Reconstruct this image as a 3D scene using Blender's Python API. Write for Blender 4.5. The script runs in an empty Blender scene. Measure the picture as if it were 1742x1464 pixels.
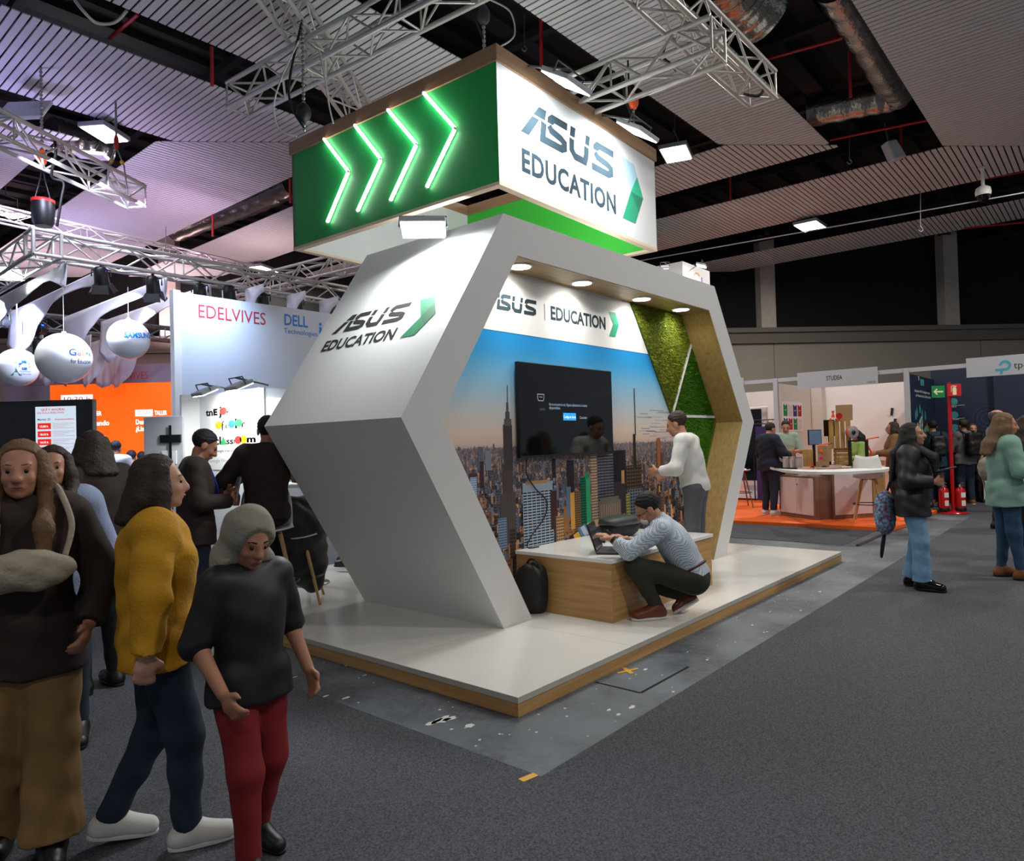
import bpy, bmesh, math, random
import numpy as np
from mathutils import Vector, Matrix
random.seed(7); rng = np.random.default_rng(7)
SC = bpy.context.scene; COL = SC.collection
R = math.radians; PI = math.pi

# ------------------------------------------------------------------ camera
CAM_O = np.array([-2.9887, -2.5692, 1.5210])
YAW, PITCH, ROLL, FPX = 0.7084, 0.0174, -0.0267, 1204.592
def _basis():
    fw = np.array([math.cos(YAW)*math.cos(PITCH), math.sin(YAW)*math.cos(PITCH), math.sin(PITCH)])
    r = np.cross(fw, [0, 0, 1]); r /= np.linalg.norm(r); u = np.cross(r, fw)
    c, s = math.cos(ROLL), math.sin(ROLL)
    return fw, c*r+s*u, -s*r+c*u
FW, RT, UP = _basis()
cd = bpy.data.cameras.new('camera'); cam = bpy.data.objects.new('camera', cd); COL.objects.link(cam)
cam.matrix_world = Matrix(((RT[0], UP[0], -FW[0], CAM_O[0]), (RT[1], UP[1], -FW[1], CAM_O[1]), (RT[2], UP[2], -FW[2], CAM_O[2]), (0, 0, 0, 1)))
cd.sensor_width = 36; cd.lens = 36*FPX/1742; cd.clip_start = 0.05; cd.clip_end = 200
SC.camera = cam
# measured places: a picture point read at a known plane of the hall (used for placing things at their real distance)
def ray(x, y): return FW+RT*(x-871)/FPX-UP*(y-732)/FPX
def onz(x, y, z): v = ray(x, y); return CAM_O+v*(z-CAM_O[2])/v[2]
def onx(x, y, X): v = ray(x, y); return CAM_O+v*(X-CAM_O[0])/v[0]
def ony(x, y, Y): v = ray(x, y); return CAM_O+v*(Y-CAM_O[1])/v[1]
def dep(x, y, D): return CAM_O+ray(x, y)*D
def onp(x, y, p, n): v = ray(x, y); n = np.array(n, float); return CAM_O+v*((np.array(p)-CAM_O)@n)/(v@n)

# ------------------------------------------------------------------ world, exposure
SC.view_settings.view_transform = 'Standard'; SC.view_settings.look = 'None'
SC.view_settings.exposure = 0.0; SC.view_settings.gamma = 1.0; SC.view_settings.use_curve_mapping = False
w = bpy.data.worlds.new('World'); SC.world = w; w.use_nodes = True
w.node_tree.nodes['Background'].inputs[0].default_value = (0.75, 0.85, 1.0, 1); w.node_tree.nodes['Background'].inputs[1].default_value = 0.27
SC.cycles.max_bounces = 6; SC.cycles.diffuse_bounces = 3; SC.cycles.glossy_bounces = 3
SC.cycles.transparent_max_bounces = 6; SC.cycles.sample_clamp_indirect = 4.0
SC.cycles.use_denoising = True

def light(kind, loc, target, power, size=.3, color=(1, 1, 1), size_y=None, spot=None, blend=.5, name='lamp_or_fill'):
    l = bpy.data.lights.new(name, kind); l.energy = power; l.color = color
    if kind == 'AREA':
        l.size = size
        if size_y: l.shape = 'RECTANGLE'; l.size_y = size_y
        if spot: l.spread = R(spot)
    else:
        l.shadow_soft_size = size
    if kind == 'SPOT': l.spot_size = R(spot or 60); l.spot_blend = blend
    o = bpy.data.objects.new(name, l); COL.objects.link(o); o.location = loc
    o.rotation_euler = (Vector(target)-Vector(loc)).to_track_quat('-Z', 'Y').to_euler()
    return o
HALL = (1.0, .95, .89)
# rows of high-bay lamps of the hall (those over the aisle behind the camera as well)
for lx, ly, pw in ((-5, -5, 95), (-5, 1.5, 45), (1.2, -5.5, 160), (7.0, -5, 190), (8.3, 3.3, 120), (1.2, 9.6, 90), (14.4, 2.9, 200), (11.8, -2.6, 200), (7.4, 15.3, 160), (13, 10, 80), (4.6, -1.6, 45)):
    light('AREA', (lx, ly, 6.28), (lx, ly, 0), pw, .55, HALL, .4)
for lx, ly, tx, ty, cl, pw in ((1.2, 9.5, 1.2, 10.5, (.72, .52, 1), 32), (3.6, 11.0, 3.4, 12, (.85, .55, .85), 32), (-1.2, 9.0, -.8, 8.4, (.5, .45, 1), 32), (2.4, 14.0, 2.2, 14.5, (.68, .55, 1), 34), (6.0, 12.5, 6.2, 13, (1.0, .7, .72), 32), (-1.5, 13.5, -1.2, 14.5, (.85, .6, .8), 60), (1.5, 17.5, 1.8, 18, (.95, .62, .7), 80), (5.5, 17, 5.8, 17.5, (.95, .65, .7), 70)):
    light('AREA', (lx, ly, 4.45), (tx, ty, 6.6), pw, .35, cl, spot=150)     # added uplights without fixtures, to tint the ceiling mauve
for lx, ly, pw in ((1.0, 8.6, 110), (2.2, 9.8, 120), (0.3, 10.6, 140)):
    light('AREA', (lx, ly, 3.95), (lx+.4, ly+.9, 1.5), pw, .3, (.55, .64, 1), spot=150)

# ------------------------------------------------------------------ materials
MATS = {}
def srgb(c):
    if isinstance(c, str): c = [int(c[i:i+2], 16)/255 for i in (0, 2, 4)]
    return tuple((v/12.92 if v <= .04045 else ((v+.055)/1.055)**2.4) for v in c[:3])+(1,)
def mat(name, col, rough=.6, metal=0, spec=None, emit=None, estr=0, noise=0, nscale=20, bump=0, bscale=60, alpha=None, trans=0, sheen=0):
    m = bpy.data.materials.new(name); m.use_nodes = True; nt = m.node_tree; b = nt.nodes['Principled BSDF']
    c = srgb(col); b.inputs['Base Color'].default_value = c; b.inputs['Roughness'].default_value = rough; b.inputs['Metallic'].default_value = metal
    if spec is not None: b.inputs['Specular IOR Level'].default_value = spec
    if emit: b.inputs['Emission Color'].default_value = srgb(emit); b.inputs['Emission Strength'].default_value = estr
    if trans: b.inputs['Transmission Weight'].default_value = trans
    if sheen: b.inputs['Sheen Weight'].default_value = sheen
    if noise or bump:
        tc = nt.nodes.new('ShaderNodeTexCoord')
    if noise:
        n = nt.nodes.new('ShaderNodeTexNoise'); n.inputs['Scale'].default_value = nscale; n.inputs['Detail'].default_value = 4
        nt.links.new(tc.outputs['Object'], n.inputs['Vector'])
        mx = nt.nodes.new('ShaderNodeMix'); mx.data_type = 'RGBA'
        mx.inputs['A'].default_value = tuple(v*(1-noise) for v in c[:3])+(1,); mx.inputs['B'].default_value = tuple(min(1, v*(1+noise)) for v in c[:3])+(1,)
        nt.links.new(n.outputs['Fac'], mx.inputs['Factor']); nt.links.new(mx.outputs['Result'], b.inputs['Base Color'])
    if bump:
        n2 = nt.nodes.new('ShaderNodeTexNoise'); n2.inputs['Scale'].default_value = bscale; n2.inputs['Detail'].default_value = 3
        nt.links.new(tc.outputs['Object'], n2.inputs['Vector'])
        bp = nt.nodes.new('ShaderNodeBump'); bp.inputs['Strength'].default_value = bump; bp.inputs['Distance'].default_value = .01
        nt.links.new(n2.outputs['Fac'], bp.inputs['Height']); nt.links.new(bp.outputs['Normal'], b.inputs['Normal'])
    MATS[name] = m; return m
def wood(name, c1, c2, axis=0, scale=1.0, rough=.45):
    m = bpy.data.materials.new(name); m.use_nodes = True; nt = m.node_tree; b = nt.nodes['Principled BSDF']; b.inputs['Roughness'].default_value = rough
    tc = nt.nodes.new('ShaderNodeTexCoord'); mp = nt.nodes.new('ShaderNodeMapping'); s = [34*scale]*3; s[axis] = 1.3*scale; mp.inputs['Scale'].default_value = s
    nt.links.new(tc.outputs['Object'], mp.inputs['Vector'])
    n = nt.nodes.new('ShaderNodeTexNoise'); n.inputs['Scale'].default_value = 1.0; n.inputs['Detail'].default_value = 6; n.inputs['Distortion'].default_value = .6
    nt.links.new(mp.outputs['Vector'], n.inputs['Vector'])
    cr = nt.nodes.new('ShaderNodeValToRGB'); cr.color_ramp.elements[0].position = .3; cr.color_ramp.elements[1].position = .7
    cr.color_ramp.elements[0].color = srgb(c1); cr.color_ramp.elements[1].color = srgb(c2)
    nt.links.new(n.outputs['Fac'], cr.inputs['Fac']); nt.links.new(cr.outputs['Color'], b.inputs['Base Color'])
    MATS[name] = m; return m
def vcol(name, rough=.55, emit=0):
    m = bpy.data.materials.new(name); m.use_nodes = True; nt = m.node_tree; b = nt.nodes['Principled BSDF']; b.inputs['Roughness'].default_value = rough
    a = nt.nodes.new('ShaderNodeAttribute'); a.attribute_name = 'print'
    b.inputs['Specular IOR Level'].default_value = .15; nt.links.new(a.outputs['Color'], b.inputs['Base Color'])
    if emit: nt.links.new(a.outputs['Color'], b.inputs['Emission Color']); b.inputs['Emission Strength'].default_value = emit
    MATS[name] = m; return m
def speckle(name, c1, c2, scale, rough, bump=.3, big=0, c3=None):
    m = bpy.data.materials.new(name); m.use_nodes = True; nt = m.node_tree; b = nt.nodes['Principled BSDF']; b.inputs['Roughness'].default_value = rough
    tc = nt.nodes.new('ShaderNodeTexCoord'); n = nt.nodes.new('ShaderNodeTexNoise'); n.inputs['Scale'].default_value = scale; n.inputs['Detail'].default_value = 5; n.inputs['Roughness'].default_value = .82
    nt.links.new(tc.outputs['Object'], n.inputs['Vector'])
    cr = nt.nodes.new('ShaderNodeValToRGB'); cr.color_ramp.elements[0].position = .38; cr.color_ramp.elements[1].position = .62
    cr.color_ramp.elements[0].color = srgb(c1); cr.color_ramp.elements[1].color = srgb(c2)
    nt.links.new(n.outputs['Fac'], cr.inputs['Fac']); out = cr.outputs['Color']
    if big:
        n3 = nt.nodes.new('ShaderNodeTexNoise'); n3.inputs['Scale'].default_value = big; n3.inputs['Detail'].default_value = 6; nt.links.new(tc.outputs['Object'], n3.inputs['Vector'])
        c4 = nt.nodes.new('ShaderNodeValToRGB'); c4.color_ramp.elements[0].position = .42; c4.color_ramp.elements[1].position = .62; nt.links.new(n3.outputs['Fac'], c4.inputs['Fac'])
        mx = nt.nodes.new('ShaderNodeMix'); mx.data_type = 'RGBA'; nt.links.new(c4.outputs['Color'], mx.inputs['Factor']); nt.links.new(out, mx.inputs['A']); mx.inputs['B'].default_value = srgb(c3); out = mx.outputs['Result']
    nt.links.new(out, b.inputs['Base Color'])
    if bump:
        bp = nt.nodes.new('ShaderNodeBump'); bp.inputs['Strength'].default_value = bump; bp.inputs['Distance'].default_value = .006
        nt.links.new(n.outputs['Fac'], bp.inputs['Height']); nt.links.new(bp.outputs['Normal'], b.inputs['Normal'])
    MATS[name] = m; return m
def seams(name, col, lx, ly, rough=.25, line='b9b5aa'):
    """white laminate floor boards with hairline joints every lx, ly metres"""
    m = bpy.data.materials.new(name); m.use_nodes = True; nt = m.node_tree; b = nt.nodes['Principled BSDF']; b.inputs['Roughness'].default_value = rough
    tc = nt.nodes.new('ShaderNodeTexCoord'); bk = nt.nodes.new('ShaderNodeTexBrick')
    bk.offset = 0; bk.inputs['Scale'].default_value = 1; bk.inputs['Mortar Size'].default_value = .0022; bk.inputs['Brick Width'].default_value = lx; bk.inputs['Row Height'].default_value = ly
    bk.inputs['Color1'].default_value = srgb(col); bk.inputs['Color2'].default_value = srgb(col); bk.inputs['Mortar'].default_value = srgb(line); bk.inputs['Mortar Smooth'].default_value = 0
    nt.links.new(tc.outputs['Object'], bk.inputs['Vector']); nt.links.new(bk.outputs['Color'], b.inputs['Base Color']); MATS[name] = m; return m

mat('white', 'e4e4e2', .5); mat('white_gloss', 'f0f0ec', .18); mat('white_paint', 'dcdcda', .55, bump=.04, bscale=14)
mat('offwhite', 'd9d3ca', .7); mat('paper', 'eceae6', .6); mat('black', '0c0c0e', .45); mat('black_matte', '070708', .9); mat('black_gloss', '050506', .08)
mat('grey', '8c8e92', .5); mat('dark_grey', '2c2d31', .6); mat('light_grey', 'b9bdc2', .5); mat('aluminium', 'd2cfc9', .42, .65); mat('alu_dark', '77797c', .4, .8)
mat('steel', 'a9a9a9', .35, .9); mat('green_panel', '16a34c', .55); mat('green_inner', '3ec03a', .55); mat('trim_cream', 'e3cdb2', .6)
mat('red', 'b41f1f', .45); mat('red_gloss', 'b80f16', .22); mat('orange', 'ee6410', .6); mat('orange_plastic', 'f05a18', .4); mat('yellow', 'e0b018', .5)
mat('logo', '3a3a3b', .9, spec=.03); mat('logo_teal', '35434b', .9, spec=.03); mat('g1', '1fae84', .5); mat('g2', '0f9a70', .5); mat('g3', '0a7f5c', .5); mat('g4', '2f7d55', .5); mat('g5', '25623f', .5); mat('g6', '1e7a48', .5); mat('gpale', 'a9c6d6', .5)
mat('tube_on', 'ffffff', .4, emit='ffffff', estr=14); mat('lens_on', 'ffffff', .4, emit='fffaf0', estr=16); mat('flood_on', 'ffffff', .4, emit='f4fbff', estr=16); mat('bay_on', 'ffffff', .4, emit='fff0d8', estr=14)
mat('spot_blue', '1840ff', .3, emit='2050ff', estr=3)
mat('foil', 'a5a19a', .22, .95, bump=.9, bscale=22, noise=.25, nscale=9); mat('chain', '9a9a98', .35, .9); mat('cable', '0a0a0a', .6); mat('cable_white', 'c8c8c4', .5)
mat('concrete_col', 'b9b0a6', .85, noise=.18, nscale=5, bump=.25, bscale=30); mat('wall_panel', '9a9186', .85, noise=.05, nscale=3); mat('ledge', '6e675f', .8)
mat('upper_black', '0a0a0b', .9, noise=.5, nscale=3); mat('roof_black', '060607', .95); mat('joist', '121214', .8); mat('duct_dark', '161616', .6)
mat('slat', 'd3d3d4', .55); mat('skin', 'b98468', .55, noise=.08, nscale=20); mat('skin2', 'a87459', .55, noise=.08, nscale=20); mat('skin3', 'c7957c', .55, noise=.08, nscale=20)
mat('lips', '8d4a44', .5); mat('eye', '17110f', .2); mat('hair_black', '0d0b0c', .7, bump=.5, bscale=90); mat('hair_brown', '2c1c13', .7, bump=.5, bscale=90); mat('hair_blond', '6e5236', .7, bump=.5, bscale=90); mat('hair_grey', '4a4340', .5, bump=.5, bscale=90)
speckle('carpet', '232529', '5f6269', 110, .95, .5); speckle('concrete', '3b4046', '5a6066', 14, .55, .15, 1.4, '6a7177')
seams('deck', 'e9e7e1', 1.22, 1.1, .16)
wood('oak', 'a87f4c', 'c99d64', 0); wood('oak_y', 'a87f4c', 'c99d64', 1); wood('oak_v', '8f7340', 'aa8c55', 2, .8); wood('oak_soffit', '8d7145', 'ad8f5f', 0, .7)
wood('walnut', '967252', 'ae8865', 0, .8); wood('walnut_v', '6e5443', '8a6b52', 2, .8); wood('beech', 'b98c55', 'd1a76f', 2, 1.2); wood('pine', 'a9803e', 'c79c56', 2, 1.0)
vcol('print', .8); vcol('print_screen', .25, 1.0)

# ------------------------------------------------------------------ mesh helpers
def tag(o, label=None, cat=None, group=None, kind=None):
    if label: o['label'] = label
    if cat: o['category'] = cat
    if group: o['group'] = group
    if kind: o['kind'] = kind
    return o
def thing(name, label, cat, loc=(0, 0, 0), rz=0, group=None):
    o = bpy.data.objects.new(name, None); COL.objects.link(o); o.location = loc; o.rotation_euler = (0, 0, rz); o.empty_display_size = .1
    return tag(o, label, cat, group)
class MB:
    def __init__(s): s.v = []; s.f = []; s.c = []; s.sm = []
    def add(s, v, f, col=None, smooth=False):
        n = len(s.v); s.v += [tuple(map(float, p)) for p in v]; s.f += [tuple(i+n for i in q) for q in f]; s.c += [col]*len(f); s.sm += [smooth]*len(f)
    def box(s, a, b, col=None):
        x0, y0, z0 = a; x1, y1, z1 = b
        s.add([(x0, y0, z0), (x1, y0, z0), (x1, y1, z0), (x0, y1, z0), (x0, y0, z1), (x1, y0, z1), (x1, y1, z1), (x0, y1, z1)],
              [(0, 3, 2, 1), (4, 5, 6, 7), (0, 1, 5, 4), (1, 2, 6, 5), (2, 3, 7, 6), (3, 0, 4, 7)], col)
    def obox(s, c, ax, ay, az, col=None):
        c, ax, ay, az = (np.array(q, float) for q in (c, ax, ay, az)); P = []
        for k in (-1, 1):
            for i, j in ((-1, -1), (1, -1), (1, 1), (-1, 1)): P.append(c+i*ax+j*ay+k*az)
        s.add(P, [(0, 3, 2, 1), (4, 5, 6, 7), (0, 1, 5, 4), (1, 2, 6, 5), (2, 3, 7, 6), (3, 0, 4, 7)], col)
    def tube(s, pts, r, n=8, cap=True, col=None):
        pts = [np.array(p, float) for p in pts]; rs = r if isinstance(r, (list, tuple)) else [r]*len(pts); V = []; F = []; ref = None
        for i, p in enumerate(pts):
            t = pts[min(i+1, len(pts)-1)]-pts[max(i-1, 0)]; t /= (np.linalg.norm(t)+1e-12)
            if ref is None: ref = np.array([0, 0, 1.]) if abs(t[2]) < .9 else np.array([1., 0, 0])
            a = np.cross(t, ref); a /= (np.linalg.norm(a)+1e-12); b = np.cross(a, t); ref = b
            for k in range(n):
                an = 2*PI*k/n; V.append(p+rs[i]*(math.cos(an)*a+math.sin(an)*b))
        for i in range(len(pts)-1):
            for k in range(n): F.append((i*n+k, i*n+(k+1) % n, (i+1)*n+(k+1) % n, (i+1)*n+k))
        s.add(V, F, col, True)
        if cap:
            m = len(pts)-1; s.add(V[:n], [tuple(range(n))[::-1]], col); s.add(V[m*n:], [tuple(range(n))], col)
    def lathe(s, prof, c, n=24, axis=(0, 0, 1), col=None, smooth=True):
        ax = np.array(axis, float); ax /= np.linalg.norm(ax); ref = np.array([1., 0, 0]) if abs(ax[0]) < .9 else np.array([0, 1., 0])
        a = np.cross(ax, ref); a /= np.linalg.norm(a); b = np.cross(ax, a); c = np.array(c, float); V = []; F = []
        for r, h in prof:
            for k in range(n): an = 2*PI*k/n; V.append(c+ax*h+r*(math.cos(an)*a+math.sin(an)*b))
        for i in range(len(prof)-1):
            for k in range(n): F.append((i*n+k, i*n+(k+1) % n, (i+1)*n+(k+1) % n, (i+1)*n+k))
        s.add(V, F, col, smooth)
        if prof[0][0] > 1e-4: s.add(V[:n], [tuple(range(n))[::-1]], col)
        if prof[-1][0] > 1e-4: s.add(V[-n:], [tuple(range(n))], col)
    def prism(s, poly, origin, U, V_, W, col=None):
        """outline poly (u, v) in the plane origin+u*U+v*V, thick along W"""
        o, U, V_, W = (np.array(q, float) for q in (origin, U, V_, W)); n = len(poly)
        A = [o+p[0]*U+p[1]*V_ for p in poly]; B = [p+W for p in A]
        s.add(A+B, [tuple(range(n))[::-1], tuple(range(n, 2*n))]+[(i, (i+1) % n, n+(i+1) % n, n+i) for i in range(n)], col)
    def poly(s, P, col=None): s.add(P, [tuple(range(len(P)))], col)
    def sphere(s, c, r, n=16, m=10, col=None):
        rr = r if isinstance(r, (list, tuple)) else (r, r, r); V = []; F = []
        for i in range(m+1):
            th = PI*i/m
            for k in range(n): an = 2*PI*k/n; V.append((c[0]+rr[0]*math.sin(th)*math.cos(an), c[1]+rr[1]*math.sin(th)*math.sin(an), c[2]+rr[2]*math.cos(th)))
        for i in range(m):
            for k in range(n): F.append((i*n+k, (i+1)*n+k, (i+1)*n+(k+1) % n, i*n+(k+1) % n))
        s.add(V, F, col, True)
    def obj(s, name, m=None, parent=None, bevel=0, recalc=True, weld=False):
        me = bpy.data.meshes.new(name); me.from_pydata(s.v, [], s.f); me.update()
        if any(c is not None for c in s.c):
            at = me.color_attributes.new('print', 'FLOAT_COLOR', 'CORNER'); arr = []
            for p, c in zip(me.polygons, s.c): arr += list(c if c is not None else (.5, .5, .5, 1))*p.loop_total
            at.data.foreach_set('color', arr)
        me.polygons.foreach_set('use_smooth', s.sm)
        if recalc or weld:
            bm = bmesh.new(); bm.from_mesh(me)
            if weld: bmesh.ops.remove_doubles(bm, verts=bm.verts, dist=1e-5)
            if recalc: bmesh.ops.recalc_face_normals(bm, faces=bm.faces)
            bm.to_mesh(me); bm.free()
        o = bpy.data.objects.new(name, me); COL.objects.link(o)
        if m is not None: me.materials.append(MATS[m] if isinstance(m, str) else m)
        if parent is not None: o.parent = parent
        if bevel:
            b = o.modifiers.new('bevel', 'BEVEL'); b.width = bevel; b.segments = 2; b.limit_method = 'ANGLE'; b.angle_limit = R(40)
        return o
def box(name, a, b, m, parent=None, bevel=0):
    q = MB(); q.box(a, b); return q.obj(name, m, parent, bevel)
def struct(o): o['kind'] = 'structure'; return o
def copy_tree(o, parent=None):
    c = o.copy(); COL.objects.link(c)
    if parent is not None: c.parent = parent
    for ch in list(o.children): copy_tree(ch, c)
    return c
_fc = bpy.data.curves.new('fc', 'FONT')
def text_geo(s, bold=.012, space=1.0):
    cu = bpy.data.curves.new('t', 'FONT'); cu.body = s; cu.size = 1; cu.offset = bold; cu.resolution_u = 3; cu.space_character = space
    o = bpy.data.objects.new('t', cu); COL.objects.link(o); dg = bpy.context.evaluated_depsgraph_get()
    me = o.evaluated_get(dg).to_mesh(); V = np.array([v.co[:] for v in me.vertices]) if len(me.vertices) else np.zeros((0, 3)); F = [tuple(p.vertices) for p in me.polygons]
    o.evaluated_get(dg).to_mesh_clear(); bpy.data.objects.remove(o); bpy.data.curves.remove(cu); return V, F
def text_into(q, s, origin, U, V_, h, width=None, bold=.012, space=1.0, col=None, align='l', shear=0):
    """lettering of cap height h lying in the plane of unit vectors U, V"""
    V, F = text_geo(s, bold, space)
    if not len(V): return 0
    x0, x1 = V[:, 0].min(), V[:, 0].max(); k = h/.70; sx = k if width is None else width/(x1-x0); W = (x1-x0)*sx
    off = 0 if align == 'l' else (-W/2 if align == 'c' else -W)
    o, U, V_ = (np.array(t, float) for t in (origin, U, V_)); X = (V[:, 0]-x0)*sx+off; Y = V[:, 1]*k; X = X+shear*Y
    q.add(o+X[:, None]*U+Y[:, None]*V_, F, col); return W
def text(name, s, origin, U, V_, h, m, parent=None, **kw):
    q = MB(); text_into(q, s, origin, U, V_, h, **kw); return q.obj(name, m, parent, recalc=False)
def flip_ok(o): return o
# ================================================================== the hall
WK = 24.0                                              # the far wall runs diagonally: x + y = WK
q = MB(); q.box((-16, -14, -.12), (34, 34, 0)); struct(q.obj('floor', 'concrete'))
q = MB()
CX, CY = -.47, -.53                                    # carpet stops here and leaves a bare strip around the stand
q.box((-16, -14, 0.0005), (34, CY, .006)); q.box((-16, CY, .0005), (CX, 9, .006)); q.box((7.3, .35, .0005), (34, 6, .006)); q.box((-16, 9, .0005), (34, 34, .006)); q.box((7.3, 6, .0005), (34, 9, .006)); q.box((12.6, CY, .0005), (34, .35, .006))
fc = q.obj('floor', 'carpet'); struct(fc)
# white paint splashes left on the bare strip
def blob(q, cx, cy, rx, ry, z, seed, n=14):
    r_ = random.Random(seed); P = []
    for k in range(n):
        a = 2*PI*k/n; s = .65+.6*r_.random(); P.append((cx+rx*s*math.cos(a), cy+ry*s*math.sin(a)))
    q.prism(P, (0, 0, z), (1, 0, 0), (0, 1, 0), (0, 0, .0008))
mat('splash', 'd9d8d2', .8)
q = MB(); k = 0
for px, py, rx, ry in ((752, 1224, .07, .035), (738, 1228, .06, .02), (798, 1234, .035, .022), (590, 1186, .03, .014), (553, 1184, .03, .008), (620, 1148, .015, .01), (768, 1240, .012, .01), (502, 1151, .02, .008), (589, 1132, .012, .008), (765, 1222, .05, .02), (850, 1248, .008, .008), (1075, 1202, .03, .016), (1052, 1215, .02, .012), (1036, 1207, .02, .01), (1098, 1138, .02, .012), (1203, 1122, .012, .01), (1280, 1063, .012, .01), (1310, 1040, .01, .008), (1395, 1006, .03, .012), (1362, 1038, .012, .009), (1300, 1075, .01, .01), (1145, 1176, .012, .008), (816, 1258, .01, .008), (470, 1120, .01, .008)):
    p = onz(px, py, .001); k += 1; blob(q, p[0], p[1], rx, ry, .0006, k)
for _ in range(70):
    a = random.random()
    if random.random() < .6: x, y = random.uniform(-.4, 7.5), random.uniform(-.5, -.05)
    else: x, y = random.uniform(-.44, -.04), random.uniform(-.4, 5.5)
    k += 1; blob(q, x, y, random.uniform(.003, .010), random.uniform(.003, .009), .0006, k, 8)
q.obj('paint_splash', 'splash', bpy.data.objects['floor'])['kind'] = 'stuff'
# hatch in the floor
q = MB()
for a, b in (((.735, -.012), (.735, -.34)), ((.735, -.34), (1.345, -.345))):
    d = np.array(b)-np.array(a); d /= np.linalg.norm(d); n = np.array([-d[1], d[0]])*.009; A, B = np.array(a), np.array(b)
    q.prism([A-n, B-n, B+n, A+n], (0, 0, .0002), (1, 0, 0), (0, 1, 0), (0, 0, .0012))
tag(q.obj('floor_hatch', 'black_matte'), 'floor hatch with black edge slot in bare strip before the stand', 'hatch')
mat('tape', 'dca625', .55)
q = MB()
for c, a, L_, W_ in ((onz(1068, 1141, 0), -.35, .085, .012), (onz(1068, 1141, 0), 1.0, .065, .016)):
    u = np.array([math.cos(a), math.sin(a), 0]); v = np.array([-u[1], u[0], 0]); q.obox(c+np.array([0, 0, .0022+.0006*(a > 0)]), u*L_, v*W_, (0, 0, .0006))
tag(q.obj('tape_cross', 'tape'), 'yellow tape X stuck on the bare floor beside the stand', 'tape')
q = MB(); p = onz(899, 1322, .0065); q.obox(p+np.array([0, 0, .001]), np.array([.044, -.008, 0]), np.array([.003, .018, 0]), (0, 0, .0007))
tag(q.obj('tape_strip', 'tape'), 'short yellow tape strip at the carpet corner', 'tape')

# far wall: concrete panels, ledge, black upper wall, columns
dW = np.array([1, -1, 0])/math.sqrt(2); nW = np.array([-1, -1, 0])/math.sqrt(2)
def onw(x, y, k=WK): return onp(x, y, (k, 0, 0), (1, 1, 0))
def wallbox(q, s0, s1, z0, z1, t0, t1, base=None):
    o = np.array([WK/2, WK/2, 0])
    q.obox(o+dW*(s0+s1)/2+nW*(t0+t1)/2+np.array([0, 0, (z0+z1)/2]), dW*(s1-s0)/2, nW*(t1-t0)/2, (0, 0, (z1-z0)/2))
q = MB()
s = -24
while s < 24: wallbox(q, s+.012, s+6.68-.012, 0, 4.33, -.2, .0); s += 6.68
q2 = q.obj('wall_back', 'wall_panel'); struct(q2)
q = MB(); wallbox(q, -24, 24, 0, 4.3, -.3, -.01); struct(q.obj('wall_back', 'ledge'))
q = MB(); wallbox(q, -24, 24, 4.34, 4.66, -.3, .12); wallbox(q, -24, 24, 4.66, 4.80, -.3, .22); struct(q.obj('trim_1', 'ledge'))
q = MB(); wallbox(q, -24, 24, 4.8, 7.8, -.5, -.2); struct(q.obj('wall_back', 'upper_black'))
for i in range(-4, 5):
    s0 = (onw(1292, 565)-np.array([WK/2, WK/2, 0]))@dW+(i)*5.87
    q = MB(); wallbox(q, s0, s0+.46, 4.8, 7.7, -.25, .18); o = q.obj('column', 'concrete_col'); struct(o)

# slatted ceiling: bands across the hall meet bands along it in one diagonal mitre
ZC = 6.5; MK = 10.93; PITCH_S, SW = .1, .077
for y0, y1 in ((9.75, 11.6), (6.65, 8.79), (3.75, 5.73), (1.05, 2.45), (-2.6, -.39), (-5.5, -3.6)):
    q = MB(); x = -9.0; n = 0
    while x < MK-y0:
        ye = min(y1, MK-x-.02); ye2 = min(y1, MK-x-SW-.02)
        if ye2 > y0+.03: q.prism([(x, y0), (x+SW, y0), (x+SW, ye2), (x, ye)], (0, 0, ZC), (1, 0, 0), (0, 1, 0), (0, 0, .014))
        x += PITCH_S
    struct(q.obj('ceiling', 'slat'))
for x0, x1 in ((-.5, .85), (1.94, 4.26), (5.16, 7.0), (8.6, 10.05), (11.4, 13.8), (15.9, 17.6)):
    q = MB(); y = MK-x1
    while y < 26:
        ye = y+SW; a = max(x0, MK-y+.02); a2 = max(x0, MK-ye+.02); bmax = min(x1, WK-.3-y); bmax2 = min(x1, WK-.3-ye)
        if bmax2 > a+.03: q.prism([(a, y), (bmax, y), (bmax2, ye), (a2, ye)], (0, 0, ZC), (1, 0, 0), (0, 1, 0), (0, 0, .014))
        y += PITCH_S
    struct(q.obj('ceiling', 'slat'))
q = MB(); q.box((-16, -14, 7.7), (34, 34, 7.9)); struct(q.obj('ceiling', 'roof_black'))
q = MB()
for i in range(14):
    x = -8+2.6*i; q.box((x, -10, 7.38), (x+.12, 30, 7.5))
    y = -8+2.6*i; q.box((-12, y, 7.5), (30, y+.12, 7.6))
for i in range(60): q.box((-12, -10+.7*i, 7.6), (30, -10+.7*i+.3, 7.69))
struct(q.obj('ceiling_beam', 'joist'))

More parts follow.
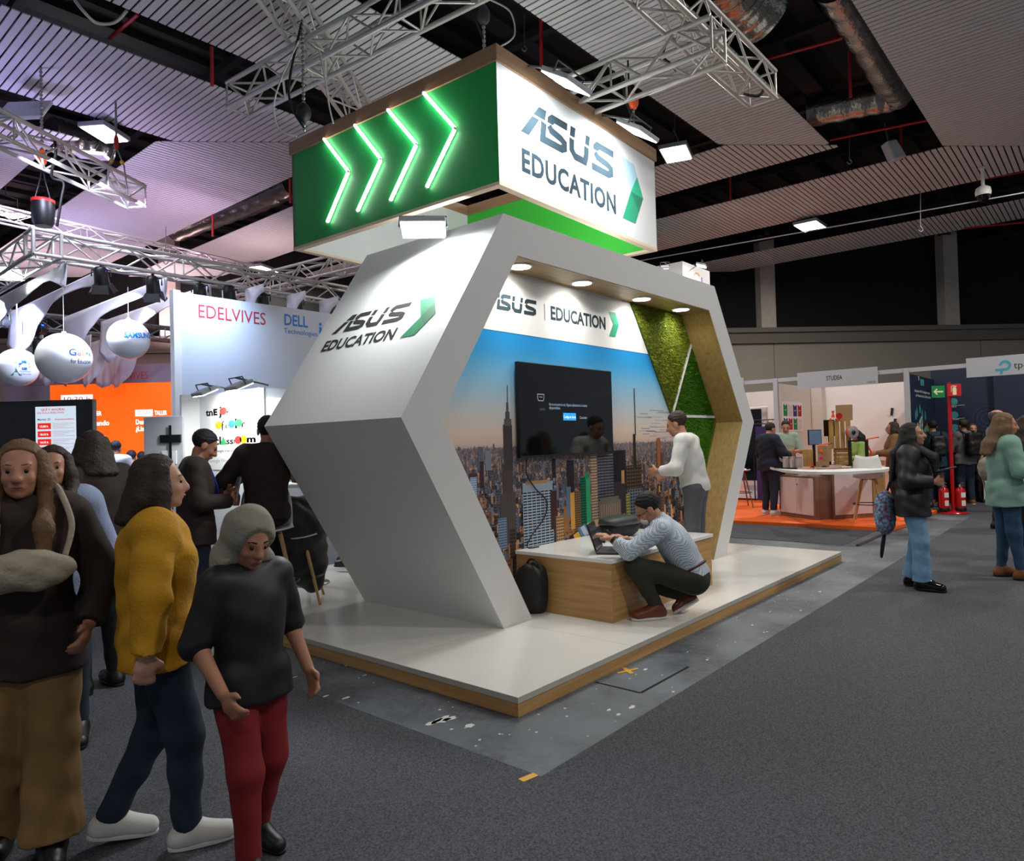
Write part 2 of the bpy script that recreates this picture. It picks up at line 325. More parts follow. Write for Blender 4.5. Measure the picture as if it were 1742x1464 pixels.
# ------------------------------------------------------------------ overhead services
def lin(name, pts, r, m, label, cat, n=8, group=None, cap=True):
    q = MB(); q.tube(pts, r, n, cap); return tag(q.obj(name, m), label, cat, group)
def smooth_path(P, k=6):
    P = [np.array(p, float) for p in P]; out = []
    for i in range(len(P)-1):
        p0 = P[max(i-1, 0)]; p1 = P[i]; p2 = P[i+1]; p3 = P[min(i+2, len(P)-1)]
        for j in range(k):
            t = j/k; out.append(.5*((2*p1)+(-p0+p2)*t+(2*p0-5*p1+4*p2-p3)*t*t+(-p0+3*p1-3*p2+p3)*t**3))
    out.append(P[-1]); return out
def duct(name, path, r, label, m='foil'):
    P = smooth_path(path, 10); rs = [r*(1+.05*math.sin(i*1.9)+.03*random.random()) for i in range(len(P))]
    q = MB(); q.tube(P, rs, 20); return tag(q.obj(name, m), label, 'duct')
duct('air_duct', [onz(1225, -55, 6.9), onz(1262, -12, 6.88), onz(1306, 22, 6.75)], .36, 'wide crinkled foil duct ending at the top of the right roof gap')
duct('air_duct', [onz(1418, -30, 7.05), onz(1462, 45, 7.0), onz(1512, 130, 6.95), onz(1527, 158, 6.95), onz(1470, 172, 6.95), onz(1372, 192, 6.95)], .24, 'foil duct that bends in an elbow inside the right roof gap')
duct('air_duct', [onz(300, 392, 6.95), onz(380, 362, 6.95), onz(440, 340, 6.95), onz(500, 312, 6.95)], .26, 'foil duct in the roof gap left of the green sign box')
duct('air_duct', [onz(85, 225, 7.0), onz(130, 240, 7.0), onz(190, 255, 7.0)], .26, 'short foil duct above the upper left lighting truss')
RP = 'red_pipe'
def redpipe(a, b, label, r=.022): lin('sprinkler_pipe', [a, b], r, 'red', label, 'pipe')
p = dep(360, 80, 8.6); redpipe(p, dep(361, 146, 8.6), 'red sprinkler pipe drop hanging in the roof gap, top left')
redpipe(onz(186, 66, 6.7), onz(235, 24, 6.7), 'short slanting red pipe across the top left roof gap')
redpipe(onz(1290, 105, 6.9), onz(1478, 52, 6.9), 'long red sprinkler pipe above the foil elbow duct')
redpipe(dep(1444, 64, 10.5), dep(1447, 165, 10.5), 'red pipe drop in front of the foil elbow duct')
redpipe(onz(1412, 238, 6.75), onz(1580, 204, 6.75), 'red sprinkler pipe across the right roof gap above the white horn speaker')
redpipe(dep(1532, 212, 12.6), dep(1534, 272, 12.6), 'red pipe drop beside the white horn speaker')
redpipe(onz(1596, 318, 6.6), onz(1742, 292, 6.6), 'red pipe along the slats near the dome camera')
redpipe(onz(1640, 388, 6.4), onz(1745, 378, 6.4), 'red pipe under the last slat band at the right')
redpipe(dep(1242, 300, 14.5), dep(1243, 342, 14.5), 'red pipe drop right of the white sign face')
redpipe(dep(362, 365, 13), dep(362, 402, 13), 'red pipe drop over the left foil duct')
redpipe(dep(493, 305, 13), dep(494, 345, 13), 'red pipe drop touching the sign box left edge')
redpipe(dep(920, 30, 9.2), dep(921, 122, 9.2), 'red pipe drop behind the wooden top of the sign')
lin('cable', smooth_path([onz(1085, 444, 5.9), onz(1300, 406, 5.85), onz(1500, 371, 5.85), onz(1745, 327, 5.9)]), .012, 'cable_white', 'long pale cable slung across the dark upper right wall', 'cable', 6)
lin('cable', smooth_path([onz(127, 0, 6.5), onz(143, 20, 6.4), onz(165, 39, 6.35), onz(195, 38, 6.4), onz(216, 18, 6.5)]), .018, 'cable_white', 'grey cable loop hanging from the top left roof gap', 'cable', 6)

def high_bay(px, py, w, label, yaw=0, z=6.35):
    p = onz(px, py, z); t = thing('high_bay_lamp', label, 'lamp', tuple(p), yaw)
    q = MB(); q.box((-w/2-.03, -w*.33-.03, .0), (w/2+.03, w*.33+.03, .07)); q.obj('housing', 'grey', t, .01)
    q = MB(); q.box((-w/2, -w*.33, -.012), (w/2, w*.33, .0)); q.obj('lens', 'bay_on', t)
    q = MB(); q.tube([(-w*.4, 0, .06), (-w*.4, 0, .35), (w*.4, 0, .35), (w*.4, 0, .06)], .012, 6); q.tube([(0, 0, .35), (0, 0, .75)], .01, 6); q.obj('bracket', 'alu_dark', t)
    return t
high_bay(178, 228, .55, 'lit high bay lamp above the upper left lighting truss', .6)
high_bay(1150, 262, .62, 'lit high bay lamp just right of the white sign face', .3)
high_bay(1378, 385, .72, 'lit high bay lamp hanging before the dark right wall', 0)
high_bay(446, 459, .72, 'lit high bay lamp over the left stage, behind the sign box', .4)
high_bay(10, 362, .6, 'lit high bay lamp at the left edge above the stage truss corner', .4)

t = thing('dome_camera', 'white dome security camera under the right slats', 'camera', tuple(onz(1671, 286, 6.47)))
q = MB(); q.lathe([(.07, 0), (.07, .02), (.03, .03)], (0, 0, 0), 16); q.lathe([(.03, -.35), (.03, .01)], (0, 0, 0), 12); q.obj('mount', 'white', t)
q = MB(); q.lathe([(.04, -.33), (.12, -.38), (.135, -.46), (.125, -.52)], (0, 0, 0), 20); q.obj('housing', 'white', t)
q = MB(); q.lathe([(.12, -.52), (.10, -.59), (.05, -.63), (.001, -.64)], (0, 0, 0), 20); q.obj('dome', 'black_gloss', t)
def flat_panel(px, py, label, u, v, d=9.5):
    p = dep(px, py, d); t = thing('acoustic_board', label, 'panel', tuple(p))
    q = MB(); q.obox((0, 0, 0), u, v, np.cross(u, v)/np.linalg.norm(np.cross(u, v))*.03); q.obj('panel', 'light_grey', t, .01)
    q = MB(); q.tube([(0, 0, .02), (.3, .25, .5)], .012, 6); q.obj('arm', 'alu_dark', t)
flat_panel(42, 188, 'square white panel hanging in the roof gap at far left', np.array([.24, -.08, .07]), np.array([.1, .1, .17]))
flat_panel(155, 264, 'thin pale panel below the upper left high bay lamp', np.array([.22, .02, .05]), np.array([.12, .2, .05]), 11)
t = thing('horn_speaker', 'white horn speaker hanging in the right roof gap', 'speaker', tuple(dep(1513, 258, 12.5)))
q = MB(); q.prism([(-.16, .16), (.02, .2), (.2, -.1), (-.02, -.16)], (0, -.1, 0), RT, UP, FW*.22); q.obj('body', 'light_grey', t, .02)
q = MB(); q.tube([(0, 0, .1), (-.05, .05, .5)], .012, 6); q.obj('arm', 'alu_dark', t)

# ------------------------------------------------------------------ lighting trusses
def truss(label, p0, p1, s=.29, r=.027, tri=False, m='aluminium', bay=.42, group=None, seed=0):
    p0, p1 = np.array(p0, float), np.array(p1, float); d = p1-p0; L = np.linalg.norm(d); d /= L
    sd = np.cross(d, [0, 0, 1]); sd /= np.linalg.norm(sd); up = np.cross(sd, d); h = s/2
    t = thing('lighting_truss', label, 'truss', tuple(p0), 0, group)
    if tri: C = [(-h, -h*.6), (h, -h*.6), (0, h*1.1)]
    else: C = [(-h, -h), (h, -h), (h, h), (-h, h)]
    C = [sd*a+up*b for a, b in C]
    for c in C:
        q = MB(); q.tube([c, c+d*L], r, 8); q.obj('chord', m, t)
    q = MB(); n = max(2, int(round(L/bay))); st = L/n
    for i in range(len(C)):
        a, b = C[i], C[(i+1) % len(C)]
        for k in range(n):
            P, Q = (a, b) if (k+i) % 2 == 0 else (b, a)
            q.tube([P+d*st*k, Q+d*st*(k+1)], r*.5, 5, False)
        for e in (0, L): q.tube([a+d*e, b+d*e], r*.5, 5, False)
        for k in range(0, n, 4): q.tube([a+d*st*k, b+d*st*k], r*.42, 5, False)
    q.obj('lattice', m, t); return t
pA0 = dep(405, 170, 8.7); pA1 = onz(775, -25, pA0[2])
truss('silver truss over the wooden sign top, running to the picture top', pA0, pA0+(pA1-pA0)*1.25, .30, bay=.38)
truss('silver truss crossing above another truss, top left of the sign', onz(442, -60, 6.2), onz(612, 195, 6.2), .30)
e = onz(1297, 152, 5.42); truss('silver truss at right with its bare end over the roof gap', e, e+np.array([-7.5, 0, 0]), .30, bay=.36)
e0, e1 = onz(985, 163, 5.10), onz(1222, 68, 5.10); truss('silver truss between the white sign face and the right truss', e0+(e0-e1)*.6, e1, .30, bay=.36)
YT = 7.8
truss('front stage truss carrying the row of black spotlights', (.16, YT, 4.2), (7.2, YT+.05, 4.2), .29, bay=.40)
truss('side stage truss going back from the truss corner cube', (.0, YT+.16, 4.2), (.05, 12.4, 4.2), .29, bay=.40)
truss('bright silver truss hanging free at upper left', (-1.9, 6.13, 5.2), (1.245, 8.06, 5.2), .29, bay=.36)
truss('slim truss behind the black hoist at left', onz(-30, 358, 5.2), onz(425, 460, 5.2), .2, .018, bay=.36)
truss('rear stage truss behind the fabric sails', (-3, 12.3, 3.95), (7, 12.3, 3.95), .26, bay=.4, m='alu_dark')
truss('pinkish truss behind the sign box above the DELL lettering', onz(390, 497, 4.6), onz(690, 424, 4.6), .29, bay=.4)
# corner cube of the stage truss
t = thing('truss_corner', 'square truss corner cube under the black hoist', 'truss', (0, YT, 4.2)); q = MB(); c = .155
for i in (-1, 1):
    for j in (-1, 1):
        q.tube([(-c, i*c, j*c), (c, i*c, j*c)], .025, 8); q.tube([(i*c, -c, j*c), (i*c, c, j*c)], .025, 8); q.tube([(i*c, j*c, -c), (i*c, j*c, c)], .025, 8)
q.obj('frame', 'aluminium', t)

def hoist(label, p, top, chain_from_top=True, body='black', s=1.0):
    t = thing('chain_hoist', label, 'hoist', tuple(p))
    q = MB(); q.lathe([(.10*s, -.17*s), (.125*s, -.12*s), (.135*s, .05*s), (.13*s, .13*s)], (0, 0, 0), 16); q.obj('chain_bag', body, t)
    q = MB(); q.lathe([(.135*s, .13*s), (.135*s, .17*s), (.11*s, .18*s)], (0, 0, 0), 16); q.obj('rim', 'red', t)
    q = MB(); q.tube([(-.09*s, 0, .17*s), (-.03*s, 0, .42*s), (0, 0, .6*s)], .01*s, 6); q.tube([(.09*s, 0, .17*s), (.03*s, 0, .42*s), (0, 0, .6*s)], .01*s, 6); q.obj('sling', 'black', t)
    q = MB(); q.sphere((0, 0, .72*s), (.06*s, .05*s, .11*s), 12, 8); q.obj('hook_block', 'orange_plastic', t)
    q = MB(); z = .8*s
    while z < top-p[2]:
        q.lathe([(.006, z), (.02*s, z+.012), (.02*s, z+.035), (.006, z+.047)], (0, 0, 0), 6); z += .05
    q.obj('chain', 'chain', t)
    return t
hoist('black chain hoist with red rim above the truss corner cube', (.0, YT, 4.62), 7.0)
hp = dep(515, 195, 6.9)
def rigging(label, px, py0, py1, D, ztop, body='black'):
    """steel slings and motor between truss and sign box"""
    p = dep(px, py0, D); b = dep(px, py1, D); t = thing('rigging_motor', label, 'hoist', tuple(p))
    H = p[2]-b[2]
    q = MB(); q.sphere((0, 0, 0), (.075, .06, .10), 14, 10); q.obj('motor', body, t)
    q = MB(); z = .08
    while z < ztop-p[2]:
        q.lathe([(.006, z), (.018, z+.012), (.018, z+.03), (.006, z+.042)], (0, 0, 0), 6); z += .045
    q.obj('chain', 'chain', t); q = MB(); z = -.1
    while z > -H:
        q.lathe([(.006, z), (.018, z-.012), (.018, z-.03), (.006, z-.042)], (0, 0, 0), 6); z -= .045
    q.obj('chain', 'chain', t)
    q = MB(); q.tube(smooth_path([(0, 0, ztop-p[2]), (-.12, .06, .28), (-.09, .05, .02), (0, 0, -H*.8)]), .012, 6); q.obj('cable', 'cable', t)
    return t
rigging('dark rigging motor and chain above the sign box left end', 517, 192, 224, 7.0, 5.75)
rigging('rigging motor and chains behind the sign box front corner', 822, 25, 82, 6.9, 6.4, 'dark_grey')
rigging('chain with orange hook over the right floodlight', 1077, 172, 215, 8.2, 5.3, 'orange_plastic')
lin('cable', smooth_path([dep(508, 70, 6.9), dep(480, 130, 6.9), dep(466, 180, 6.9), dep(475, 220, 6.9), dep(505, 232, 6.9)]), .008, 'cable_white', 'white cable loop drooping to the sign box left end', 'cable', 6)
lin('cable', smooth_path([dep(543, 85, 6.9), dep(552, 130, 6.9), dep(560, 180, 6.9), dep(567, 210, 6.9)]), .008, 'cable_white', 'white cable falling straight behind the wooden sign top', 'cable', 6)
lin('cable', smooth_path([dep(835, 0, 6.8), dep(868, 20, 6.8), dep(875, 60, 6.8), dep(850, 80, 6.8)]), .008, 'cable_white', 'white cable arc behind the sign front corner', 'cable', 6)
lin('cable', smooth_path([dep(1068, 98, 8.2), dep(1070, 140, 8.2), dep(1076, 175, 8.2)]), .012, 'cable', 'black sling hanging from the truss right of the sign', 'cable', 6)
lin('cable', smooth_path([dep(1135, 70, 7.9), dep(1128, 95, 7.8), dep(1140, 108, 7.8), dep(1150, 120, 7.8)]), .014, 'cable', 'black sling wrapped at the crossing of the two right trusses', 'cable', 6)
lin('cable', smooth_path([dep(1265, 160, 7.8), dep(1290, 163, 7.8), dep(1299, 150, 7.8), dep(1292, 138, 7.8)]), .016, 'cable', 'black safety sling near the bare truss end', 'cable', 6)
lin('cable', smooth_path([dep(92, 235, 8.6), dep(95, 260, 8.6), dep(88, 300, 8.8), dep(108, 310, 8.9), dep(104, 340, 8.9), dep(97, 385, 8.9)]), .016, 'cable', 'thick black cable beside the black hoist at left', 'cable', 6)
for lb, px, y0, y1, D in (('thin steel hook wire hanging left of the horn speaker', 1445, 215, 270, 12.5), ('thin steel hook wire before the dark right wall', 1566, 325, 385, 14), ('thin steel hook wire hanging behind the sign at top', 892, 25, 78, 9.5), ('steel hook wire over the left foil duct end', 282, 385, 440, 12)):
    q = MB(); q.tube([dep(px, y0, D), dep(px, y1, D)], .007, 6); q.tube(smooth_path([dep(px, y1, D), dep(px+4, y1+5, D), dep(px, y1+9, D), dep(px-4, y1+5, D)]), .01, 6); tag(q.obj('hook_wire', 'chain'), lb, 'wire')
t = thing('rigging_hook', 'chain sling with yellow shackles holding the bright left truss', 'rigging', tuple(dep(198, 245, 9.6)))
q = MB(); q.tube([(0, 0, .6), (0, 0, -.05)], .014, 6); q.tube([(0, 0, -.05), (-.08, .03, -.28), (-.14, .04, -.62)], .01, 6); q.tube([(0, 0, -.05), (.08, -.03, -.28), (.12, -.03, -.62)], .01, 6); q.obj('sling', 'chain', t)
q = MB(); q.sphere((0, 0, .02), (.035, .03, .11), 10, 8); q.obj('block', 'red', t)
for a in (-1, 1): q = MB(); q.sphere((.06*a, -.02*a, -.24), .028, 8, 6); q.obj('shackle', 'yellow', t)
# ================================================================== the exhibition stand
PH = .112; YF, YB, YW = 1.022, 2.721, 1.394; ZK, HT, ZI = PH+1.597, PH+3.2, PH+2.897
# fit values are heights above the deck; from here z is above the hall floor
def xz(v): return v
t = thing('stand_platform', 'low white stand platform with oak edge on the bare floor', 'platform', (0, 0, 0))
XR_, YL_ = 6.026, 4.7
box('deck', (0, 0, .076), (XR_, YL_, PH), 'deck', t, .002)
box('skirt', (.004, .004, .0004), (XR_-.004, .03, .0755), 'oak', t); box('skirt', (.004, .03, .0004), (.03, YL_, .0755), 'oak_y', t); box('skirt', (XR_-.03, .03, .0004), (XR_-.004, YL_, .0755), 'oak_y', t)
q = MB(); q.box((.06, .06, .001), (XR_-.06, YL_-.06, .0755)); q.obj('core', 'dark_grey', t)

# ------------------------------------------------------------------ hexagonal portal
XK, XT, XB = .082, 1.168, 1.050; XKR, XTR, XBR = 6.031, 4.965, 5.058
iK, iT, iB = .358, .157, .338
OUT = [(XB, PH), (XK, ZK), (XT, HT), (XTR, HT), (XKR, ZK), (XBR, PH)]
INN = [(XB+iB, PH), (XK+iK, ZK), (XT+iT, ZI), (XTR-.167, ZI), (XKR-iK, ZK), (XBR-.332, PH)]
portal = thing('hexagon_portal', 'big white hexagonal portal with skyline wall standing on the platform', 'stand', (0, 0, 0))
q = MB()
A = [(x, YF, z) for x, z in OUT]; B = [(x, YF, z) for x, z in INN]; C = [(x, YB, z) for x, z in OUT]; D = [(x, YB, z) for x, z in INN]
q.add(A+B+C+D, [(i, i+1, 6+i+1, 6+i) for i in range(5)]+[(12+i+1, 12+i, 18+i, 18+i+1) for i in range(5)]+[(i+1, i, 12+i, 12+i+1) for i in range(5)]+[(6+i, 6+i+1, 18+i+1, 18+i) for i in range(5)]+[(0, 6, 18, 12), (5, 17, 23, 11)])
q.obj('shell', 'white_paint', portal)
# oak lining of the opening, in front of the wall
e = .004
def lining(i, name, m):
    (x0, z0), (x1, z1) = INN[i], INN[i+1]; dx, dz = x1-x0, z1-z0; L = math.hypot(dx, dz); nx, nz = dz/L, -dx/L
    q = MB(); q.prism([(0, 0), (L, 0), (L, YW-YF-.004), (0, YW-YF-.004)], (x0, YF+.003, z0), (dx/L, 0, dz/L), (0, 1, 0), (nx*.006, 0, nz*.006)); q.obj(name, m, portal)
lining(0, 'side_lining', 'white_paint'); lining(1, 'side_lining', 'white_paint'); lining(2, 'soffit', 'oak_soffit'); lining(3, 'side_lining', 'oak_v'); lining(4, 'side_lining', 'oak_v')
q = MB(); q.prism(INN, (0, YW, 0), (1, 0, 0), (0, 0, 1), (0, .05, 0)); q.obj('wall_board', 'white_paint', portal)
# header panel on the wall
def clip(poly, a, b):
    """keep the part of poly to the left of a->b"""
    out = []; n = len(poly)
    def sd(p): return (b[0]-a[0])*(p[1]-a[1])-(b[1]-a[1])*(p[0]-a[0])
    for i in range(n):
        p, r_ = poly[i], poly[(i+1) % n]; sp, sr = sd(p), sd(r_)
        if sp >= 0: out.append(p)
        if (sp >= 0) != (sr >= 0): k = sp/(sp-sr); out.append((p[0]+k*(r_[0]-p[0]), p[1]+k*(r_[1]-p[1])))
    return out
ME0, ME1 = (3.625, ZI), (4.481, ZK+.08)                 # slanting edge of the moss
PRINT = [INN[0], INN[5], INN[4], (4.481, ZK+.06), ME0, INN[2], INN[1]]
CLIPS = [(INN[1], INN[0]), (INN[2], INN[1]), (ME0, INN[2]), (INN[0], INN[5])]
CL_R = [(ME1, ME0)]
def cprint(poly):
    for a, b in CLIPS: poly = clip(poly, a, b); 
    return poly
def put(q, poly, row, col):
    P = poly
    for a, b in CLIPS:
        if len(P) < 3: return
        P = clip(P, a, b)
    if len(P) >= 3:
        up = [p for p in [P]]
        zmid = min(p[1] for p in P)
        if zmid > ME1[1]-.02: P = clip(P, ME1, ME0)
        else: P = clip(P, INN[5], INN[4])
    if len(P) >= 3: q.add([(x, YW-.002-row*6e-5, z) for x, z in P], [tuple(range(len(P)))], srgb(col) if not (len(col) == 4) else col)
def rc(x0, x1, z0, z1): return [(x0, z0), (x1, z0), (x1, z1), (x0, z1)]
ZH = ony(823, 559, YW)[2]+.0
q = MB(); P = rc(0, 6, ZH, ZI-.001)
for a, b in CLIPS[:3]: P = clip(P, a, b)
P = clip(P, ME1, ME0); q.prism(P, (0, YW-.004, 0), (1, 0, 0), (0, 0, 1), (0, .0035, 0)); q.obj('header_panel', 'white', portal)

# the printed skyline
def lerp(a, b, k): return tuple(a[i]+(b[i]-a[i])*k for i in range(3))
q = MB()
stops = [(ZH, (22, 134, 200)), (2.32, (48, 150, 210)), (2.12, (118, 180, 216)), (1.95, (160, 192, 210)), (1.78, (196, 196, 196)), (1.62, (212, 192, 178)), (1.52, (206, 178, 164)), (1.47, (168, 156, 160)), (1.40, (118, 118, 130))]
for (za, ca), (zb, cb) in zip(stops[:-1], stops[1:]):
    for k in range(7):
        c = lerp(ca, cb, (k+.5)/7); put(q, rc(0, 5.8, za+(zb-za)*(k+1)/7, za+(zb-za)*k/7), 0, tuple(v/255 for v in c))
put(q, rc(0, 5.8, PH, 1.41), 0, '3a3236')
def V(px, py): p = ony(px, py, YW); return p[0], p[2]
for _ in range(26):                                   # faint clouds on the right
    x, z = random.uniform(3.7, 4.5), random.uniform(1.52, 1.85); put(q, rc(x, x+random.uniform(.1, .35), z, z+random.uniform(.004, .014)), 1, '9a9aa8')
put(q, rc(.9, 1.5, 1.44, 1.455), 1, '9db0bd'); put(q, rc(2.3, 3.1, 1.36, 1.385), 1, '5d88a6'); put(q, rc(4.1, 4.9, 1.37, 1.40), 1, '6d93ab')
WARM = ['8a6044', 'a5724a', '6a4c3c', '54403a', 'b07a50', '755640', '4a3832']; COOL = ['4a4a56', '3b3c48', '5c6070', '2c2a31', '6c7484', '463c3c', '332d30']
row = 2
z = 1.47
while z > .34:
    k = (1.47-z)/1.1; wd = .018+.085*k; hh = .035+.26*k
    x = .3+random.random()*.05
    while x < 5.7:
        w_ = wd*random.uniform(.5, 1.4); h_ = hh*random.uniform(.35, 1.25); h_ *= (1.9 if random.random() < .1 else 1)
        base = random.choice(COOL if random.random() < .7 else WARM); top = min(z+h_*.55, 1.50+.03*random.random())
        c0 = srgb(base); hz = max(0, .42-k*.8); c0 = tuple(c0[i]*(1-hz)+srgb('8a8590')[i]*hz for i in range(3))+(1,)
        put(q, rc(x, x+w_, max(PH, z-h_), top), row, c0)
        ls = random.random()
        if ls < .36:                                   # sunlit flank
            c1 = srgb(random.choice(['c08450', 'd09a62', '9a6c48', 'a88c76'])); c1 = tuple(c1[i]*(1-hz)+srgb('9a8f94')[i]*hz for i in range(3))+(1,)
            put(q, rc(x+w_*.62, x+w_, max(PH, z-h_), top-.004), row+.4, c1)
        if k > .12:
            nw = int(max(2, (top-z+h_)/(.014+.022*k))); c2 = tuple(v*.45 for v in c0[:3])+(1,); c3 = tuple(min(1, v*1.9+.02) for v in c0[:3])+(1,)
            for j in range(nw):
                zz = z-h_+(top-z+h_)*(j+.3)/nw
                put(q, rc(x+w_*.08, x+w_*.58, zz, zz+.006+.008*k), row+.7, c2 if random.random() < .75 else c3)
        if random.random() < .25: put(q, rc(x+w_*.3, x+w_*.55, top, top+.012+.02*k), row, c0)
        x += w_*random.uniform(.75, 1.15)
    z -= .012+.045*k; row += 1
FR = row+1
TN = [0]
def tower(px0, px1, py_top, py_bot, col, row, win=None, nx=0, nz=0, wfrac=(.7, .55), side=None, sidecol=None):
    TN[0] += 1; row = FR+TN[0]
    x0, zt = V(px0, py_top); x1 = V(px1, py_top)[0]; zb = V((px0+px1)/2, py_bot)[1]
    put(q, rc(x0, x1, max(zb, PH), zt), row, col)
    if side: put(q, rc(x1-(x1-x0)*side, x1, max(zb, PH), zt), row+.3, sidecol)
    if win:
        xe = x1-(x1-x0)*(side or 0)
        for i in range(nx):
            for j in range(nz):
                ax = x0+(xe-x0)*(i+.5-.5*wfrac[0])/nx; az = zb+(zt-zb)*(j+.5-.5*wfrac[1])/nz
                put(q, rc(ax, ax+(xe-x0)/nx*wfrac[0], az, az+(zt-zb)/nz*wfrac[1]), row+.6, win)
# tall spired tower on the left
tower(853, 871, 790, 900, '544744', FR, '433936', 9, 1, (.4, 1)); tower(850, 876, 840, 925, '57504e', FR, '463f3b', 10, 1, (.4, 1))
tower(855, 870, 722, 800, '4c4244', FR, '3d3536', 7, 1, (.4, 1)); tower(857, 869, 712, 724, '5d5557', FR); tower(859, 866, 700, 713, '4b5058', FR); tower(860.4, 864, 684, 701, '4d5560', FR); tower(861.5, 862.8, 655, 686, '55606e', FR)
# other marked towers
tower(773, 784, 806, 850, '2e2528', FR); tower(781, 786, 845, 880, 'c87838', FR); tower(797, 811, 805, 862, '4a3a38', FR); tower(799, 810, 812, 858, 'a9bcd4', FR+1, '5a708e', 5, 12); tower(770, 775, 790, 815, 'd08a4c', FR)
tower(812, 820, 760, 800, '5a6270', FR); tower(824, 834, 766, 800, '767d8a', FR); tower(815, 822, 785, 830, '3a3036', FR)
tower(846, 861, 882, 935, '7f93ad', FR+2, '3d4656', 7, 12); tower(866, 876, 900, 950, '4a3d38', FR+2, '2c2422', 5, 8)
tower(888, 939, 822, 945, 'a9b4c4', FR+2, '2a3440', 7, 26, (.86, .52)); tower(888, 939, 822, 834, '93a0b2', FR+3); tower(893, 930, 819, 823, 'b3835a', FR+2)
tower(935, 946, 835, 900, '46312f', FR+1); tower(963, 975, 783, 850, '2c2630', FR); tower(938, 944, 780, 812, '2a242c', FR)
tower(945, 958, 878, 925, 'c09a6a', FR+2, '5a4436', 4, 9); tower(958, 967, 862, 905, '9a6b42', FR+1); tower(962, 970, 828, 880, '5f7288', FR+1)
tower(974, 988, 836, 905, '8a6a45', FR+1, '3c2e26', 5, 18); tower(969, 976, 838, 900, 'dca048', FR+1)
tower(986, 1003, 812, 895, '1f6b52', FR+2, '0d3f32', 4, 18, (.8, .5), .45, '3aa06e'); tower(994, 1000, 803, 814, '2a8a66', FR+2)
tower(1003, 1042, 772, 890, '3a3a42', FR+1, '7a7a82', 7, 24, (.9, .3)); tower(1003, 1014, 772, 890, 'b59a80', FR+2, '5a4a40', 3, 24, (.9, .4))
tower(1042, 1063, 766, 820, '24212a', FR); tower(1043, 1064, 820, 885, '3c3335', FR+1); tower(1056, 1061, 800, 822, 'b5885c', FR)
tower(1018, 1055, 854, 890, '9a8878', FR+3, '5a4c46', 12, 1, (.4, 1)); tower(1020, 1052, 847, 856, '6f6a62', FR+3)
tower(1064, 1090, 792, 850, '2f2726', FR+1, '5f4a3a', 6, 10); tower(1066, 1092, 833, 885, '6f7a86', FR+2, '2e343c', 6, 10); tower(1064, 1070, 840, 890, 'b7b04e', FR+3, '5a5430', 2, 10)
tower(1076, 1080, 738, 795, '2e2624', FR); tower(1077.3, 1078.8, 660, 740, '4a4a50', FR)
tower(1116, 1122, 745, 800, '9a5a32', FR); tower(1122, 1128, 770, 800, '5a4640', FR)
for a, b, cc in (((972, 908), (1000, 940), 'c9a05a'), ((980, 902), (1010, 936), '3f5a7a'), ((996, 893), (1022, 925), '46546a')):
    pass
def ppoly(P, row, col):
    TN[0] += 1; row = FR+TN[0]
    put(q, [V(*p) for p in P], row, col)
ppoly([(968, 912), (985, 900), (1000, 930), (975, 945)], FR+3, '2e2a2e'); ppoly([(974, 910), (983, 903), (994, 928), (984, 932)], FR+4, 'e0b04a'); ppoly([(982, 898), (994, 890), (1006, 912), (992, 922)], FR+4, '5b87b5'); ppoly([(986, 897), (993, 893), (1000, 908), (994, 912)], FR+5, 'c9d4dd')
ppoly([(997, 890), (1016, 882), (1022, 892), (1000, 902)], FR+4, 'c8a888'); ppoly([(1000, 902), (1022, 892), (1022, 912), (1004, 918)], FR+4, '34455e'); ppoly([(1037, 885), (1062, 872), (1068, 880), (1042, 892)], FR+4, '7a7a52')
q.obj('mural_print', 'print', portal, recalc=False)
# seams of the printed boards are left to the light; lettering on the header
def asus_logo(q, o, U, V_, W, H, k=None, shear=0.0, t=.0015):
    U, V_, o = np.array(U, float), np.array(V_, float), np.array(o, float); N = np.cross(U, V_)
    sx, sz = W/5.05, H
    def pl(P): q.prism([((x*sx)+shear*z*H, z*sz) for x, z in P], o, U, V_, N*t)
    def st(P, w_):
        P = [np.array(p, float) for p in P]; a = []; b = []
        asp = 1/ (sz/sx)
        for i in range(len(P)):
            d0 = P[i]-P[i-1] if i else P[1]-P[0]; d1 = P[i+1]-P[i] if i < len(P)-1 else d0
            d0 = d0/np.linalg.norm(d0); d1 = d1/np.linalg.norm(d1); tt = d0+d1; tt /= np.linalg.norm(tt); n = np.array([-tt[1], tt[0]]); m = 1/max(.5, abs(n@np.array([-d1[1], d1[0]])))
            wx = np.array([w_*m, w_*m*.9]); a.append(P[i]+n*wx/2); b.append(P[i]-n*wx/2)
        for i in range(len(P)-1): pl([a[i], a[i+1], b[i+1], b[i]])
    pl([(0, 0), (.36, 0), (.88, .62), (.54, .62)]); pl([(.60, .69), (.88, 1), (1.24, 1), (1.15, .69)])
    st([(1.10, .62), (1.02, .12), (1.95, .12), (2.12, .2), (2.12, .34), (1.95, .42), (1.45, .5), (1.36, .62)], .26)
    pl([(1.26, .69), (1.30, .86), (1.5, 1), (2.3, 1), (2.27, .77), (1.62, .77), (1.54, .69)])
    pl([(2.42, .69), (2.48, 1), (2.74, 1), (2.68, .69)])
    st([(2.52, .62), (2.50, .28), (2.68, .12), (3.22, .12), (3.30, .3), (3.34, .62)], .26)
    pl([(3.26, .69), (3.32, 1), (3.55, 1), (3.5, .69)])
    st([(3.62, .12), (4.62, .12), (4.80, .2), (4.80, .34), (4.62, .42), (3.95, .5), (3.84, .62)], .26)
    pl([(3.72, .69), (3.76, .86), (3.95, 1), (5.0, 1), (4.97, .77), (4.1, .77), (4.0, .69)])
